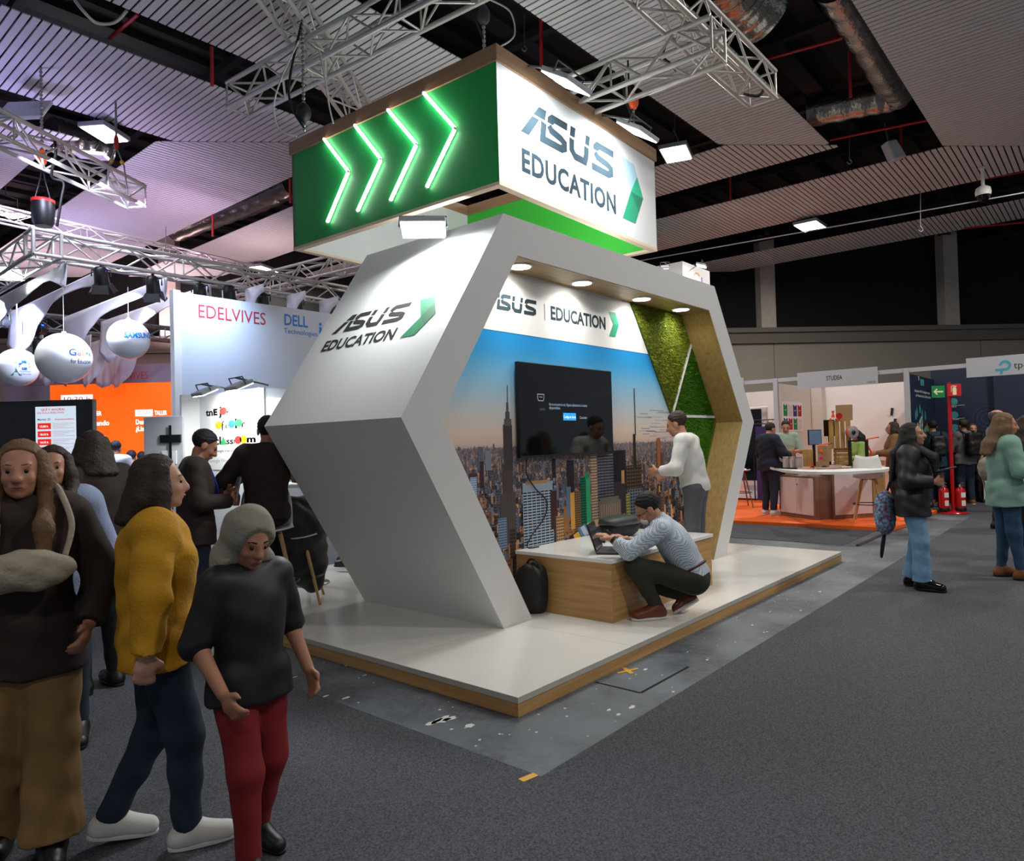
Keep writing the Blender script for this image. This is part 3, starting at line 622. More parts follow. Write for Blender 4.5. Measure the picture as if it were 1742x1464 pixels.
def arrow(parent, P, N, cols, name='arrow_emblem'):
    """P: top-left, top-right, tip, bottom-right, bottom-left, notch"""
    tl, tr, tip, br, bl, no = [np.array(p, float) for p in P]; N = np.array(N, float)*.0016
    mid_t = tr+(tip-tr)*.35; mid_b = br+(tip-br)*.45
    for F, m in zip(([tl, tr, mid_t, no], [no, mid_t, tip], [no, tip, mid_b], [no, mid_b, br], [no, br, bl]), cols):
        q = MB(); q.add([p+N for p in F], [tuple(range(len(F)))]); q.obj(name, m, parent, recalc=False)
yq = YW-.0055
a1 = ony(913, 537.5, YW); a2 = ony(911, 513, YW); q = MB(); Wl = .66; asus_logo(q, (a1[0]-Wl, yq, (a1[2]-.004)), (1, 0, 0), (0, 0, 1), Wl, a2[2]-a1[2]+.01, t=.001); q.obj('lettering', 'logo_teal', portal)
b0 = ony(936.4, 542.4, YW); b1 = ony(936.4, 520.5, YW); b2 = ony(1029.6, 559.6, YW)
text('lettering', 'EDUCATION', (b0[0], yq, b0[2]), (1, 0, 0), (0, 0, 1), b1[2]-b0[2], 'logo_teal', portal, width=b2[0]-b0[0], bold=.032)
c0 = ony(925, 517, YW); q = MB(); q.box((c0[0], yq-.0005, c0[2]-.15), (c0[0]+.006, yq, c0[2])); q.obj('lettering', 'logo_teal', portal)
arrow(portal, [(*(lambda p: (p[0], yq, p[2]))(ony(*p, YW)),) for p in ((1034.9, 530), (1046, 531.5), (1052, 553.5), (1046, 573), (1035.8, 571.5), (1042.5, 551))], (0, -1, 0), ('g1', 'g1', 'g2', 'g2', 'g2'))
# logo on the slanted left face
sp0 = np.array([XK, 0, ZK]); Vs = np.array([XT-XK, 0, HT-ZK]); Vs /= np.linalg.norm(Vs); Us = np.array([0, -1., 0]); Ns = np.cross(Us, Vs)
def onface(px, py): return onp(px, py, sp0, Ns)+Ns*.001
A0 = onface(564, 569); A1 = onface(703, 513); q = MB(); asus_logo(q, A0, Us, Vs, abs(A1[1]-A0[1]), (A1-A0)@Vs, t=.001); q.obj('lettering', 'logo', portal)
E0 = onface(545.8, 598); E1 = onface(667.4, 577); E2 = onface(680, 557.6)
text('lettering', 'EDUCATION', E0+Ns*.001, Us, Vs, (E2-E1)@Vs, 'logo', portal, width=abs(E1[1]-E0[1]), bold=.03)
arrow(portal, [onface(*p) for p in ((715, 510), (739.8, 504.4), (741.4, 532.4), (705, 570), (680.5, 574.7), (715.7, 539))], Ns, ('g4', 'g5', 'g5', 'g6', 'g4'))
# living-moss panels with white strips
def inside(p, P):
    c = False; n = len(P)
    for i in range(n):
        (x0, z0), (x1, z1) = P[i], P[(i+1) % n]
        if (z0 > p[1]) != (z1 > p[1]) and p[0] < (x1-x0)*(p[1]-z0)/(z1-z0)+x0: c = not c
    return c
mat('moss_base', '39541a', .9)
def moss(P, cols, label, step=.0125, L=.026):
    q = MB(); q.prism(P, (0, YW, 0), (1, 0, 0), (0, 0, 1), (0, -.012, 0)); o = q.obj('moss_panel', 'moss_base', portal); tag(o, label)
    xs = [p[0] for p in P]; zs = [p[1] for p in P]; q = MB(); x = min(xs)
    while x < max(xs):
        z = min(zs)
        while z < max(zs):
            p = (x+random.uniform(-.5, .5)*step, z+random.uniform(-.5, .5)*step)
            if inside(p, P):
                for _ in range(3):
                    a = random.uniform(0, 2*PI); l = L*random.uniform(.6, 1.3); b = random.uniform(.0025, .005); c = srgb(random.choice(cols))
                    tip = (p[0]+math.cos(a)*l*.6, YW-.012-l*random.uniform(.5, 1), p[1]+math.sin(a)*l*.6-.006); s = (-math.sin(a)*b, math.cos(a)*b)
                    q.add([(p[0]+s[0], YW-.011, p[1]+s[1]), (p[0]-s[0], YW-.011, p[1]-s[1]), tip], [(0, 1, 2)], c)
            z += step
        x += step
    q.obj('moss', 'print', o, recalc=False)['kind'] = 'stuff'
S0, S1 = (5.035, ZK+.965), (4.485, ZK+.085)
moss([(ME0[0]+.01, ZI-.003), (XTR-.172, ZI-.003), (S0[0]-.02, S0[1]+.02), (S1[0]-.012, S1[1]+.01)], ['7a8a1c', '6a7a18', '8a9a26', '5a6a1a', '9a9226', '6f6a20', '4f6418'], 'olive and yellow-green moss panel under the downlights')
moss([(S0[0]+.012, S0[1]-.03), (XKR-iK-.05, ZK+.10), (S1[0]+.03, ZK+.10)], ['3f7414', '4a8418', '34640f', '568f1e', '2e560e'], 'dark green triangular moss panel')
moss([(S1[0]+.03, ZK+.055), (XKR-iK-.02, ZK+.055), (5.30, ZK-.62)], ['4a8418', '5a941e', '3c7014', '66a024'], 'bright green lower moss panel')
q = MB()
q.prism([(S0[0]-.016, S0[1]), (S0[0]+.01, S0[1]-.01), (S1[0]+.018, S1[1]-.005), (S1[0]-.01, S1[1]+.005)], (0, YW-.0005, 0), (1, 0, 0), (0, 0, 1), (0, -.028, 0)); q.obj('divider_strip', 'white', portal)
q = MB(); q.prism([(S1[0]-.01, ZK+.06), (XKR-iK-.01, ZK+.06), (XKR-iK-.02, ZK+.09), (S1[0]+.0, ZK+.09)], (0, YW-.0005, 0), (1, 0, 0), (0, 0, 1), (0, -.028, 0)); q.obj('divider_strip', 'white', portal)
# recessed downlights
for i, px in enumerate(((889, 450), (992, 479), (1096, 506), (1163, 524))):
    p = onz(px[0], px[1], ZI); dl = MB(); dl.lathe([(.088, -.012), (.105, -.014), (.112, -.006)], (p[0], 1.205, ZI-.004), 28); o = dl.obj('downlight', 'white_gloss', portal)
    dl = MB(); dl.lathe([(.001, -.0135), (.09, -.0135), (.09, -.009)], (p[0], 1.205, ZI-.004), 28); dl.obj('lens', 'lens_on', o)
    light('AREA', (p[0], 1.19, ZI-.03), (p[0], 1.16, 0), 6.5, .15, (1, .97, .9), spot=150, name='downlight_beam')

# ------------------------------------------------------------------ the hanging sign box
BA = .0385; BC = np.array([(1.553+4.519)/2, (1.496+4.511)/2, 3.792]); BX, BY, BH, BB = 1.483, 1.5075, 1.05, 1.195
sign = thing('hanging_sign', 'square hanging sign box, green chevron side and white lettered side, over the portal', 'sign', tuple(BC), BA)
ca, sa = math.cos(BA), math.sin(BA)
def toL(P): d = np.array(P)-BC; return np.array([d[0]*ca+d[1]*sa, -d[0]*sa+d[1]*ca, d[2]])
def toW(P): return BC+np.array([P[0]*ca-P[1]*sa, P[0]*sa+P[1]*ca, P[2]])
def onL(px, py, off=0): return toL(onp(px, py, BC+np.array([-ca, -sa, 0])*(BX+off), (-ca, -sa, 0)))
def onF(px, py, off=0): return toL(onp(px, py, BC+np.array([sa, -ca, 0])*(BY+off), (sa, -ca, 0)))
T = .04
tag(box('side_panel', (-BX, -BY+.0005, 0), (-BX+.02, BY, BH), 'green_panel', sign), 'dark green outer panel')
box('inner_face', (-BX+.0205, -BY+T, 0.001), (-BX+T, BY-T, BH), 'white', sign)
box('front_panel', (-BX+.0005, -BY, 0), (BX, -BY+T, BH), 'white', sign); box('back_panel', (-BX, BY-T, 0.0005), (BX, BY, BH), 'white', sign)
tag(box('side_panel', (BX-T, -BY+T, .0005), (BX, BY-T, BH), 'green_inner', sign), 'bright green panel seen from inside')
q = MB()
for a, b in (((-BX-.004, -BY-.004), (BX+.004, -BY+.07)), ((-BX-.004, BY-.07), (BX+.004, BY+.004)), ((-BX-.004, -BY+.07), (-BX+.07, BY-.07)), ((BX-.07, -BY+.07), (BX+.004, BY-.07))): q.box((a[0], a[1], -.03), (b[0], b[1], -.0005))
q.obj('edge_trim', 'trim_cream', sign)
for a, b, m in (((-BX-.02, -BY-.02), (BX+.02, -BY+.03), 'walnut'), ((-BX-.02, BY-.03), (BX+.02, BY+.02), 'walnut'), ((-BX-.02, -BY+.03), (-BX+.03, BY-.03), 'walnut_y'), ((BX-.03, -BY+.03), (BX+.02, BY-.03), 'walnut_y')):
    if m not in MATS: wood('walnut_y', '967252', 'ae8865', 1, .8)
    box('wood_band', (a[0], a[1], BH+.0005), (b[0], b[1], BB), m, sign)
for ch in (((550.5, 235.4), (592.4, 291.6), (556, 378.9)), ((602.7, 212), (647.8, 270.6), (607.4, 360.2)), ((658.8, 185.7), (708.3, 245), (663.4, 342.3)), ((719.8, 157), (774, 218.2), (725, 319.6))):
    P = [onL(*c, .03) for c in ch]
    for i in (0, 1):
        d = (P[i+1]-P[i]); d /= np.linalg.norm(d); a, b = P[i]+d*.012, P[i+1]-d*.012
        q = MB(); q.tube([a, b], .0145, 10); o = q.obj('tube_light', 'tube_on', sign)
        q = MB(); nn = np.cross(d, [-1, 0, 0]); q.obox((a+b)/2+np.array([.022, 0, 0]), (b-a)/2, nn/np.linalg.norm(nn)*.011, (.007, 0, 0)); q.tube([a-d*.02, a], .012, 8); q.tube([b, b+d*.02], .012, 8); q.obj('fitting', 'white', o)
A0 = onF(885.8, 224.1); A1 = onF(1045, 307.5); S0_ = onF(936, 194); S1_ = onF(966, 267)
zb = (A0[2]+A1[2])/2; hgt = S0_[2]-S1_[2]; U_, V_ = (1, 0, 0), (0, 0, 1)
q = MB(); asus_logo(q, (A0[0], -BY-.0005, zb), U_, V_, A1[0]-A0[0]+.02, hgt, t=.001); q.obj('lettering', 'logo_teal', sign)
E0 = onF(888, 288); E1 = onF(1048, 364.6); E2 = onF(885.8, 249.7)
text('lettering', 'EDUCATION', (E0[0], -BY-.0015, (E0[2]+E1[2])/2), U_, V_, E2[2]-E0[2], 'logo_teal', sign, width=E1[0]-E0[0], bold=.032, space=1.08)
no, tip, bl, br = onF(1072.9, 325.5), onF(1094, 338), onF(1059, 370.6), onF(1081, 380.4)
tl, tr = np.array([bl[0], 0, 2*no[2]-bl[2]]), np.array([br[0], 0, 2*tip[2]-br[2]])
arrow(sign, [np.array([p[0], -BY-.0005, p[2]]) for p in (tl, tr, tip, br, bl, no)], (0, -1, 0), ('gpale', 'g1', 'g3', 'g2', 'g2'))
# floodlights
def flood(label, p, n, power, size=.19, arm=None, spread=170, col=(.93, .97, 1)):
    n = np.array(n, float); n /= np.linalg.norm(n); a = np.cross(n, [0, 0, 1]); a /= np.linalg.norm(a); b = np.cross(a, n)
    t = thing('floodlight', label, 'floodlight', tuple(p)); s = size
    q = MB(); q.obox(-n*.03, a*(s+.012), b*(s*.78+.012), n*.022); q.obj('housing', 'light_grey', t, .01)
    q = MB(); q.obox(-n*.004, a*s, b*s*.78, n*.004); q.obj('lens', 'flood_on', t)
    q = MB(); q.tube([a*(s+.02)-n*.03, a*(s+.02)-n*.12, -a*(s+.02)-n*.12, -a*(s+.02)-n*.03], .008, 6)
    if arm is not None: q.tube([-n*.12, (np.array(arm)-np.array(p))], .012, 6)
    q.obj('bracket', 'alu_dark', t)
    l = light('AREA', np.array(p)+n*.02, np.array(p)+n, power, s*2, col, s*1.5, name='flood_or_fill'); l.data.spread = R(spread); return t
for px, py, lb in ((962, 143, 'lit floodlight over the ASUS lettering of the sign, nearer the corner'), (1083, 226, 'lit floodlight above the green arrow of the sign')):
    p = onp(px, py, BC+np.array([sa, -ca, 0])*(BY+.42), (sa, -ca, 0)); tgt = toW((toL(p)[0], -BY, .35)); am = toW((toL(p)[0], -BY, BB-.01))
    tgt2 = tgt-p; flood(lb, p, (tgt2[0], tgt2[1]*.8, tgt2[2]), 22, .19, am)
p = onx(720, 392, .86); flood('lit white floodlight on the portal top edge, aimed down the slanted left face', p, (-.12, -.12, -1), 50, .17, (1.2, p[1]+.1, HT))
light('AREA', p+np.array([.95, .35, .12]), p+np.array([1.7, 1.6, .9]), 34, .3, (.93, .97, 1), name='flood_or_fill')  # added uplight with no lamp of its own, brightens the sign box inside
light('AREA', (3.3, 2.0, HT+.1), (3.6, 2.6, 5), 22, .3, (.93, .97, 1), name='flood_or_fill')  # second added uplight into the box, light only, unseen from below

# ------------------------------------------------------------------ television and its cable
TVx0, TVx1, TVz0, TVz1 = 1.672, 3.145, 1.388+PH*0, 2.222
tv = thing('television', 'large flat television on the skyline wall above the bench', 'television', ((TVx0+TVx1)/2, YW, (TVz0+TVz1)/2))
hx, hz = (TVx1-TVx0)/2, (TVz1-TVz0)/2
q = MB(); q.box((-hx, -.06, -hz), (hx, -.02, hz)); q.obj('frame', 'black', tv, .004)
q = MB(); q.box((-.25, -.02, -.2), (.25, -.0055, .2)); q.obj('wall_mount', 'black', tv)
m = mat('tv_glass', '070708', .05); q = MB(); q.box((-hx+.008, -.0612, -hz+.02), (hx-.008, -.0602, hz-.008)); sc = q.obj('screen', 'tv_glass', tv)
q = MB()
def sp(px, py): p = ony(px, py, YW-.0615); return np.array([p[0]-(TVx0+TVx1)/2, -.0615, p[2]-(TVz0+TVz1)/2])
a, b = sp(958, 702), sp(980, 715); q.box((a[0], -.062, b[2]), (b[0], -.0615, a[2]), srgb('2f8fd6'))
h0 = sp(914, 677); W_ = .105
q.prism([(0, .02), (.10, .02), (.10, -.02), (.085, -.045), (.015, -.045), (0, -.02)], h0+np.array([0, -.0003, .02]), (1, 0, 0), (0, 0, 1), (0, -.0003, 0), srgb('77777d'))
q.prism([(.008, .012), (.092, .012), (.092, -.017), (.08, -.037), (.02, -.037), (.008, -.017)], h0+np.array([0, -.0008, .02]), (1, 0, 0), (0, 0, 1), (0, -.0003, 0), srgb('101012'))
q.box((h0[0]+.025, -.064, h0[2]+.008), (h0[0]+.075, -.0635, h0[2]+.014), srgb('77777d'))
for s, p, hh, c in (('HDMI', sp(918, 698), .022, '4c4c52'), ('No se encuentra la red. Algunas aplicaciones no estarán', sp(934, 689.5), .026, '7f93a8'), ('disponibles.', sp(934, 695.5), .026, '7f93a8'), ('Configurar ahora', sp(959, 711), .026, 'e8f2fa'), ('Cancelar', sp(986, 712), .024, '8f9aa5')):
    text_into(q, s, p+np.array([0, -.002, 0]), (1, 0, 0), (0, 0, 1), hh, col=srgb(c), width=.60 if s.startswith('No') else (.19 if s.startswith('Conf') else None), bold=0)
q.obj('screen_text', 'print_screen', sc, recalc=False)
cb = [ony(896, 776, YW-.03), ony(896, 806, YW-.02), ony(912, 832, YW-.02), ony(930, 852, YW-.02), ony(926, 880, YW-.03), ony(905, 910, YW-.04), ony(897, 927, YW-.05)]
cb = [np.array(p) for p in cb]; cb[-1][2] = .615
cb.append(cb[-1]+np.array([.10, -.05, -.004])); lin('power_cable', smooth_path(cb), .006, 'cable', 'thin black cable hanging from the television down to the bench', 'cable', 6)

# ------------------------------------------------------------------ bench and the things on it
BZ = .600
bench = thing('display_bench', 'low oak bench with white top under the television', 'bench', (2.53, .92, PH))
q = MB(); q.box((1.645-2.53, .43-.92, .0005), (3.40-2.53, YW-.006-.92, BZ-.030-PH)); q.obj('body', 'oak', bench, .002)
q = MB(); q.box((1.641-2.53, .43-.92, .0005), (1.6448-2.53, YW-.006-.92, BZ-.030-PH)); q.obj('end_panel', 'oak_y', bench)
q = MB(); q.box((1.63-2.53, .415-.92, BZ-.030-PH+.0005), (3.415-2.53, YW-.006-.92, BZ-PH)); q.obj('bench_top', 'white_gloss', bench, .002)
lp = onz(1040, 938, BZ); dn = np.array([.42, -.90, 0]); dn /= np.linalg.norm(dn); ds = np.array([-dn[1], dn[0], 0])
lap = thing('laptop', 'open black laptop on the bench in the hands of the crouching man', 'laptop', tuple(lp+dn*.0))
q = MB(); q.obox(dn*.02+np.array([0, 0, .010]), ds*.17, dn*.12, (0, 0, .009)); q.obj('keyboard_base', 'dark_grey', lap, .003)
hd = np.array([0, 0, 1])*.95-dn*.30; hd /= np.linalg.norm(hd); nn = np.cross(ds, hd); c = -dn*.10+np.array([0, 0, .02])+hd*.115
q = MB(); q.obox(c, ds*.17, hd*.115, nn*.006); q.obj('lid', 'black', lap, .003)
sg = 1 if nn@dn > 0 else -1
q = MB(); q.obox(c+nn*sg*.0068, ds*.162, hd*.105, nn*.0006); mat('laptop_glass', '16171c', .08, emit='30303c', estr=.3); q.obj('screen', 'laptop_glass', lap)
bp = thing('backpack', 'dark green-grey backpack lying on the bench behind the laptop', 'backpack', tuple(np.array([2.80, 1.08, BZ])))
def blobmesh(name, c, rad, m, parent, seed=0, amp=.12, n=28, mm=16, pw=.7):
    r_ = np.random.default_rng(seed); ph = r_.uniform(0, 6, 12); q = MB(); Vv = []; F = []
    for i in range(mm+1):
        th = PI*i/mm
        for k in range(n):
            a = 2*PI*k/n; x, y, z = math.sin(th)*math.cos(a), math.sin(th)*math.sin(a), math.cos(th)
            f = lambda v: math.copysign(abs(v)**pw, v); x, y, z = f(x), f(y), f(z)
            s = 1+amp*(math.sin(3*a+ph[0])*math.sin(2*th+ph[1])*.5+math.sin(5*a+ph[2]+3*z)*.3+math.sin(7*th+ph[3]+2*a)*.2)
            Vv.append((c[0]+rad[0]*x*s, c[1]+rad[1]*y*s, max(c[2]-rad[2]*.98, c[2]+rad[2]*z*s)))
    for i in range(mm):
        for k in range(n): F.append((i*n+k, (i+1)*n+k, (i+1)*n+(k+1) % n, i*n+(k+1) % n))
    q.add(Vv, F, None, True); return q.obj(name, m, parent)
mat('bag_green', '2f3a36', .5, bump=.3, bscale=40); mat('bag_black', '0c0c0e', .6, bump=.3, bscale=40)
blobmesh('body', (0, 0, .085), (.23, .14, .085), 'bag_black', bp, 2); blobmesh('flap', (.0, -.01, .155), (.25, .15, .05), 'bag_green', bp, 5, .08)
q = MB(); q.box((.1, -.168, .15), (.135, -.158, .162)); q.obj('badge', 'aluminium', bp)
q = MB(); q.tube(smooth_path([(-.2, -.05, .03), (-.30, -.12, .05), (-.36, -.10, .10), (-.27, -.05, .08), (-.34, -.02, .02), (-.44, -.12, .014)]), .012, 6); q.obj('strap', 'bag_black', bp)
fb = thing('backpack', 'black bag on the platform behind the left foot of the portal', 'backpack', (1.57, 1.16, PH)); blobmesh('body', (0, 0, .2), (.1, .14, .2), 'bag_black', fb, 9); q = MB(); q.tube(smooth_path([(0, -.1, .33), (0, -.05, .43), (0, .03, .43), (0, .08, .33)]), .01, 6); q.obj('handle', 'bag_black', fb)
# ================================================================== booths on the right
XF = 12.4
t = thing('booth_floor', 'low bright orange booth platform under the white counter', 'platform', (0, 0, 0))
q = MB(); q.prism([(9.05, .14), (9.9, .05), (12.3, .05), (12.4, .4), (14.85, .5), (14.85, 6.5), (8.75, 6.5), (8.95, 2.6)], (0, 0, .0065), (1, 0, 0), (0, 1, 0), (0, 0, .052)); q.obj('deck', 'orange', t)
q = MB(); q.prism([(9.08, .17), (9.9, .08), (12.28, .08), (12.4, .45), (14.8, .53), (14.8, 6.47), (8.79, 6.47), (8.98, 2.6)], (0, 0, .0003), (1, 0, 0), (0, 1, 0), (0, 0, .006)); q.obj('underlay', 'dark_grey', t)
OZ = .059
# shell scheme: posts, beams, partitions
sh = thing('booth_frame', 'white partition booth with grey posts behind the orange platform', 'booth', (XF, 1.1, 0))
def W(q, a, b): q.box((a[0]-XF, a[1]-1.1, a[2]), (b[0]-XF, b[1]-1.1, b[2]))
for y in (3.05, .52):
    q = MB(); W(q, (XF-.045, y-.045, OZ+.001), (XF+.045, y+.045, 2.76)); q.obj('post', 'light_grey', sh, .005)
for y0, y1 in ((3.10, 6.4), (.57, 3.0)):
    q = MB(); W(q, (XF-.02, y0, 2.68), (XF+.02, y1, 2.76)); q.obj('beam', 'light_grey', sh)
q = MB(); W(q, (XF+.05, 3.03, OZ+.001), (14.85, 3.07, 2.66)); q.obj('partition', 'offwhite', sh)
q = MB(); W(q, (14.86, .56, .007), (14.90, 6.4, 2.66)); q.obj('partition', 'paper', sh)
q = MB(); W(q, (14.6, 2.77, OZ+.001), (14.855, 3.02, 2.66)); q.obj('corner_pillar', 'offwhite', sh)
def fascia(label, y0, y1, z0, z1):
    t = thing('fascia_sign', label, 'sign', (XF-.05, (y0+y1)/2, z0)); q = MB(); q.box((-.02, -(y1-y0)/2, 0), (.0, (y1-y0)/2, z1-z0)); q.obj('board', 'light_grey', t); return t
UY = (0, -1, 0); UZ = (0, 0, 1)
f1 = fascia('grey STUDEA sign board over the counter booth', 1.015, 2.565, 2.493, 2.834)
text('lettering', 'STUDEA', (-.0215, .19, .14), UY, UZ, .09, 'black_matte', f1, align='l', bold=.01, width=.31); text('lettering', '14A01B', (-.0215, -.58, .025), UY, UZ, .036, 'black', f1, bold=0)
f2 = fascia('partly hidden grey sign board reading 14A01A beside the portal', 3.74, 5.2, 2.493, 2.834)
text('lettering', '14A01A', (-.0215, -.45, .025), UY, UZ, .03, 'black', f2, bold=0)
f3 = fascia('grey tp-link sign board at the right edge', -3.3, -.475, 2.493, 2.845)
c0 = onx(1710, 626, XF-.07); yc = c0[1]-(-1.8875); mat('teal', '3aa7bd', .5)
q = MB()
def arc2(q, cy, cz, r0, r1, a0, a1, n=20, X=-.0215):
    P = [(r1*math.cos(a0+(a1-a0)*i/n), r1*math.sin(a0+(a1-a0)*i/n)) for i in range(n+1)]+[(r0*math.cos(a1-(a1-a0)*i/n), r0*math.sin(a1-(a1-a0)*i/n)) for i in range(n+1)]
    for i in range(n): q.prism([P[i], P[i+1], P[2*n-i], P[2*n+1-i]], (X, cy, cz), UY, UZ, (-.001, 0, 0))
arc2(q, yc, .175, .05, .09, -PI/2, PI*.98); q.prism([(-.145, -.09), (-.005, -.09), (-.005, -.05), (-.145, -.05)], (-.0215, yc, .175), UY, UZ, (-.001, 0, 0)); q.prism([(-.075, -.15), (-.035, -.15), (-.035, -.09), (-.075, -.09)], (-.0215, yc, .175), UY, UZ, (-.001, 0, 0)); q.obj('emblem', 'teal', f3)
text('lettering', 'tp-link', (-.0215, yc-.125, .11), UY, UZ, .115, 'dark_grey', f3, bold=0)
# navy booth
mat('navy', '14203a', .6); mat('teal_print', '3f8f92', .6); mat('white_print', 'd8dde2', .6); mat('navy_light', '22304e', .6)
tp = thing('booth_frame', 'navy printed booth walls behind the red pole', 'booth', (12.5, -1, 0))
def T_(q, a, b): q.box((a[0]-12.5, a[1]+1, a[2]), (b[0]-12.5, b[1]+1, b[2]))
q = MB(); T_(q, (12.45, .49, .007), (14.89, .515, 2.66)); q.obj('side_wall', 'navy', tp)
q = MB(); T_(q, (14.91, -6, .007), (15.0, .55, 2.9)); q.obj('back_wall', 'navy', tp)
q = MB(); T_(q, (14.7, -1.62, .007), (14.905, -.62, 2.9)); q.obj('wall_column', 'navy', tp)
q = MB(); T_(q, (XF-.02, -6, 2.68), (XF+.02, .47, 2.76)); q.obj('beam', 'light_grey', tp)
def wallart(q, px, py, f): p = onx(px, py, 14.905); f(q, p)
q = MB()
for px, py in ((1622.5, 683), (1623.5, 705.5), (1624, 727)): q = MB(); p = onx(px, py, 14.904)-np.array([12.5, -1, 0]); q.lathe([(.001, 0), (.075, 0), (.075, .004)], p, 20, (-1, 0, 0)); q.obj('wall_print', 'teal_print', tp)
q = MB(); o_ = np.array([12.5, -1, 0])
for px, py, s, h in ((1617, 693, 'Wifi 6', .03), (1621, 714, 'Router', .03), (1618, 737, 'Seguridad', .03), (1732, 664, 'Infr', .04), (1732, 674, 'ES', .10), (1732, 682, 'VELO', .045)): text_into(q, s, onx(px, py, 14.903)-o_, UY, UZ, h)
for px, py in ((1618, 690), (1618, 712), (1618, 734)):
    p = onx(px, py, 14.903)-o_; q.box((p[0], p[1]-.25, p[2]), (p[0]+.001, p[1], p[2]+.006))
p0 = onp(1556, 671, (12.5, .489, 0), (0, 1, 0))-o_
for i, (s, px, py, h) in enumerate((('Solución Wi-Fi inteligente para', 1556, 666, .05), ('el Mundo de la Educación', 1558, 674, .05))):
    p = onp(px, py, (12.5, .489, 0), (0, 1, 0))-o_; text_into(q, s, p, (1, 0, 0), UZ, h, width=1.5)
p = onp(1562, 645, (12.5, .489, 0), (0, 1, 0))-o_; text_into(q, 'tp', p, (1, 0, 0), UZ, .09)
q.obj('wall_lettering', 'white_print', tp, recalc=False)
q = MB()
p = onp(1566, 655, (12.5, .489, 0), (0, 1, 0))-o_; q.box((p[0], p[1]-.001, p[2]), (p[0]+.35, p[1], p[2]+.13))
for px, py in ((1560, 700), (1565, 694), (1574, 706), (1569, 703), (1558, 705)): p = onp(px, py, (12.5, .489, 0), (0, 1, 0))-o_; q.prism([(-.06, -.1), (.06, -.1), (.07, .0), (0, .1), (-.07, 0)], p, (1, 0, 0), UZ, (0, -.001, 0))
q.obj('wall_print', 'teal_print', tp)
q = MB(); r_ = random.Random(3)
for i in range(34):
    px = r_.uniform(1560, 1579); lo = 742-abs(px-1569)*1.4; py = r_.uniform(708+abs(px-1569)*1.9, max(710+abs(px-1569)*1.9, lo)); p = onp(px, py, (12.5, .4885, 0), (0, 1, 0))-o_
    q.prism([(-.08, -.02), (.02, -.06), (.09, .01), (0, .06)], p+np.array([0, -.0002*i, 0]), (1, 0, 0), UZ, (0, -.0001, 0), srgb(r_.choice(['c8d0c8', 'b5533c', '6fae7a', 'd8c89a', '4f9aa0', '8a5a40'])))
q.obj('wall_print', 'print', tp)
q = MB()
for px, py, R_ in ((1680, 712, .28), (1680, 712, .2), (1680, 712, .12)):
    p = onx(px, py, 14.9045)-o_
    for i in range(28):
        a0, a1 = 2*PI*i/28, 2*PI*(i+1)/28; q.prism([(R_*math.cos(a0), R_*math.sin(a0)), (R_*math.cos(a1), R_*math.sin(a1)), ((R_-.025)*math.cos(a1), (R_-.025)*math.sin(a1)), ((R_-.025)*math.cos(a0), (R_-.025)*math.sin(a0))], p, UY, UZ, (-.001, 0, 0))
q.obj('wall_print', 'navy_light', tp)
# red pole with two signs, two extinguishers
pb = onz(1622, 872, .006)
t = thing('sign_pole', 'red pole with green arrow and extinguisher signs beside the navy booth', 'pole', tuple(pb))
q = MB(); q.lathe([(.26, 0), (.26, .012), (.06, .035), (.045, .05)], (0, 0, 0), 28); q.obj('base', 'red_gloss', t)
q = MB(); q.tube([(0, 0, .05), (0, 0, 2.42)], .033, 12); q.obj('pole', 'red_gloss', t)
mat('sign_green', '0e7a3c', .5, emit='0e7a3c', estr=.15); mat('sign_red', 'c81e22', .5); mat('sign_cream', 'efe9b8', .5)
def psign(px0, px1, py, h, m, name):
    a = dep(px0, py, (pb-CAM_O)@FW-.08)-pb; b = dep(px1, py, (pb-CAM_O)@FW-.08)-pb; c = (a+b)/2; U = (b-a)/np.linalg.norm(b-a); U = np.array([U[0], U[1], 0]); w = np.linalg.norm(b-a)
    q = MB(); q.obox(c, U*w/2, np.cross(U, [0, 0, 1.])*.004, (0, 0, h/2)); return q.obj(name, m, t), c, U, np.cross(U, [0, 0, 1.])
s1, c1, U1, N1 = psign(1585, 1607, 666, .22, 'sign_green', 'arrow_sign')
N1 = N1 if N1@FW < 0 else -N1
q = MB(); q.prism([(-.09, 0), (-.03, .06), (-.01, .045), (-.04, .014), (.09, .014), (.09, -.014), (-.04, -.014), (-.01, -.045), (-.03, -.06)], c1+N1*.0045, U1, UZ, N1*.001); q.obj('arrow', 'sign_cream', s1).matrix_parent_inverse = Matrix()
s2, c2, U2, _ = psign(1612, 1635, 663, .225, 'sign_red', 'extinguisher_sign')
q = MB(); q.prism([(-.035, -.09), (.035, -.09), (.035, .03), (.02, .055), (-.02, .055), (-.035, .03)], c2+N1*.0045, U2, UZ, N1*.001); q.prism([(-.02, .06), (.04, .06), (.04, .075), (-.02, .08)], c2+N1*.0045, U2, UZ, N1*.001); q.prism([(-.065, -.04), (-.055, -.04), (-.05, .06), (-.02, .075), (-.02, .085), (-.06, .07)], c2+N1*.0045, U2, UZ, N1*.001); q.obj('pictogram', 'sign_cream', s2)
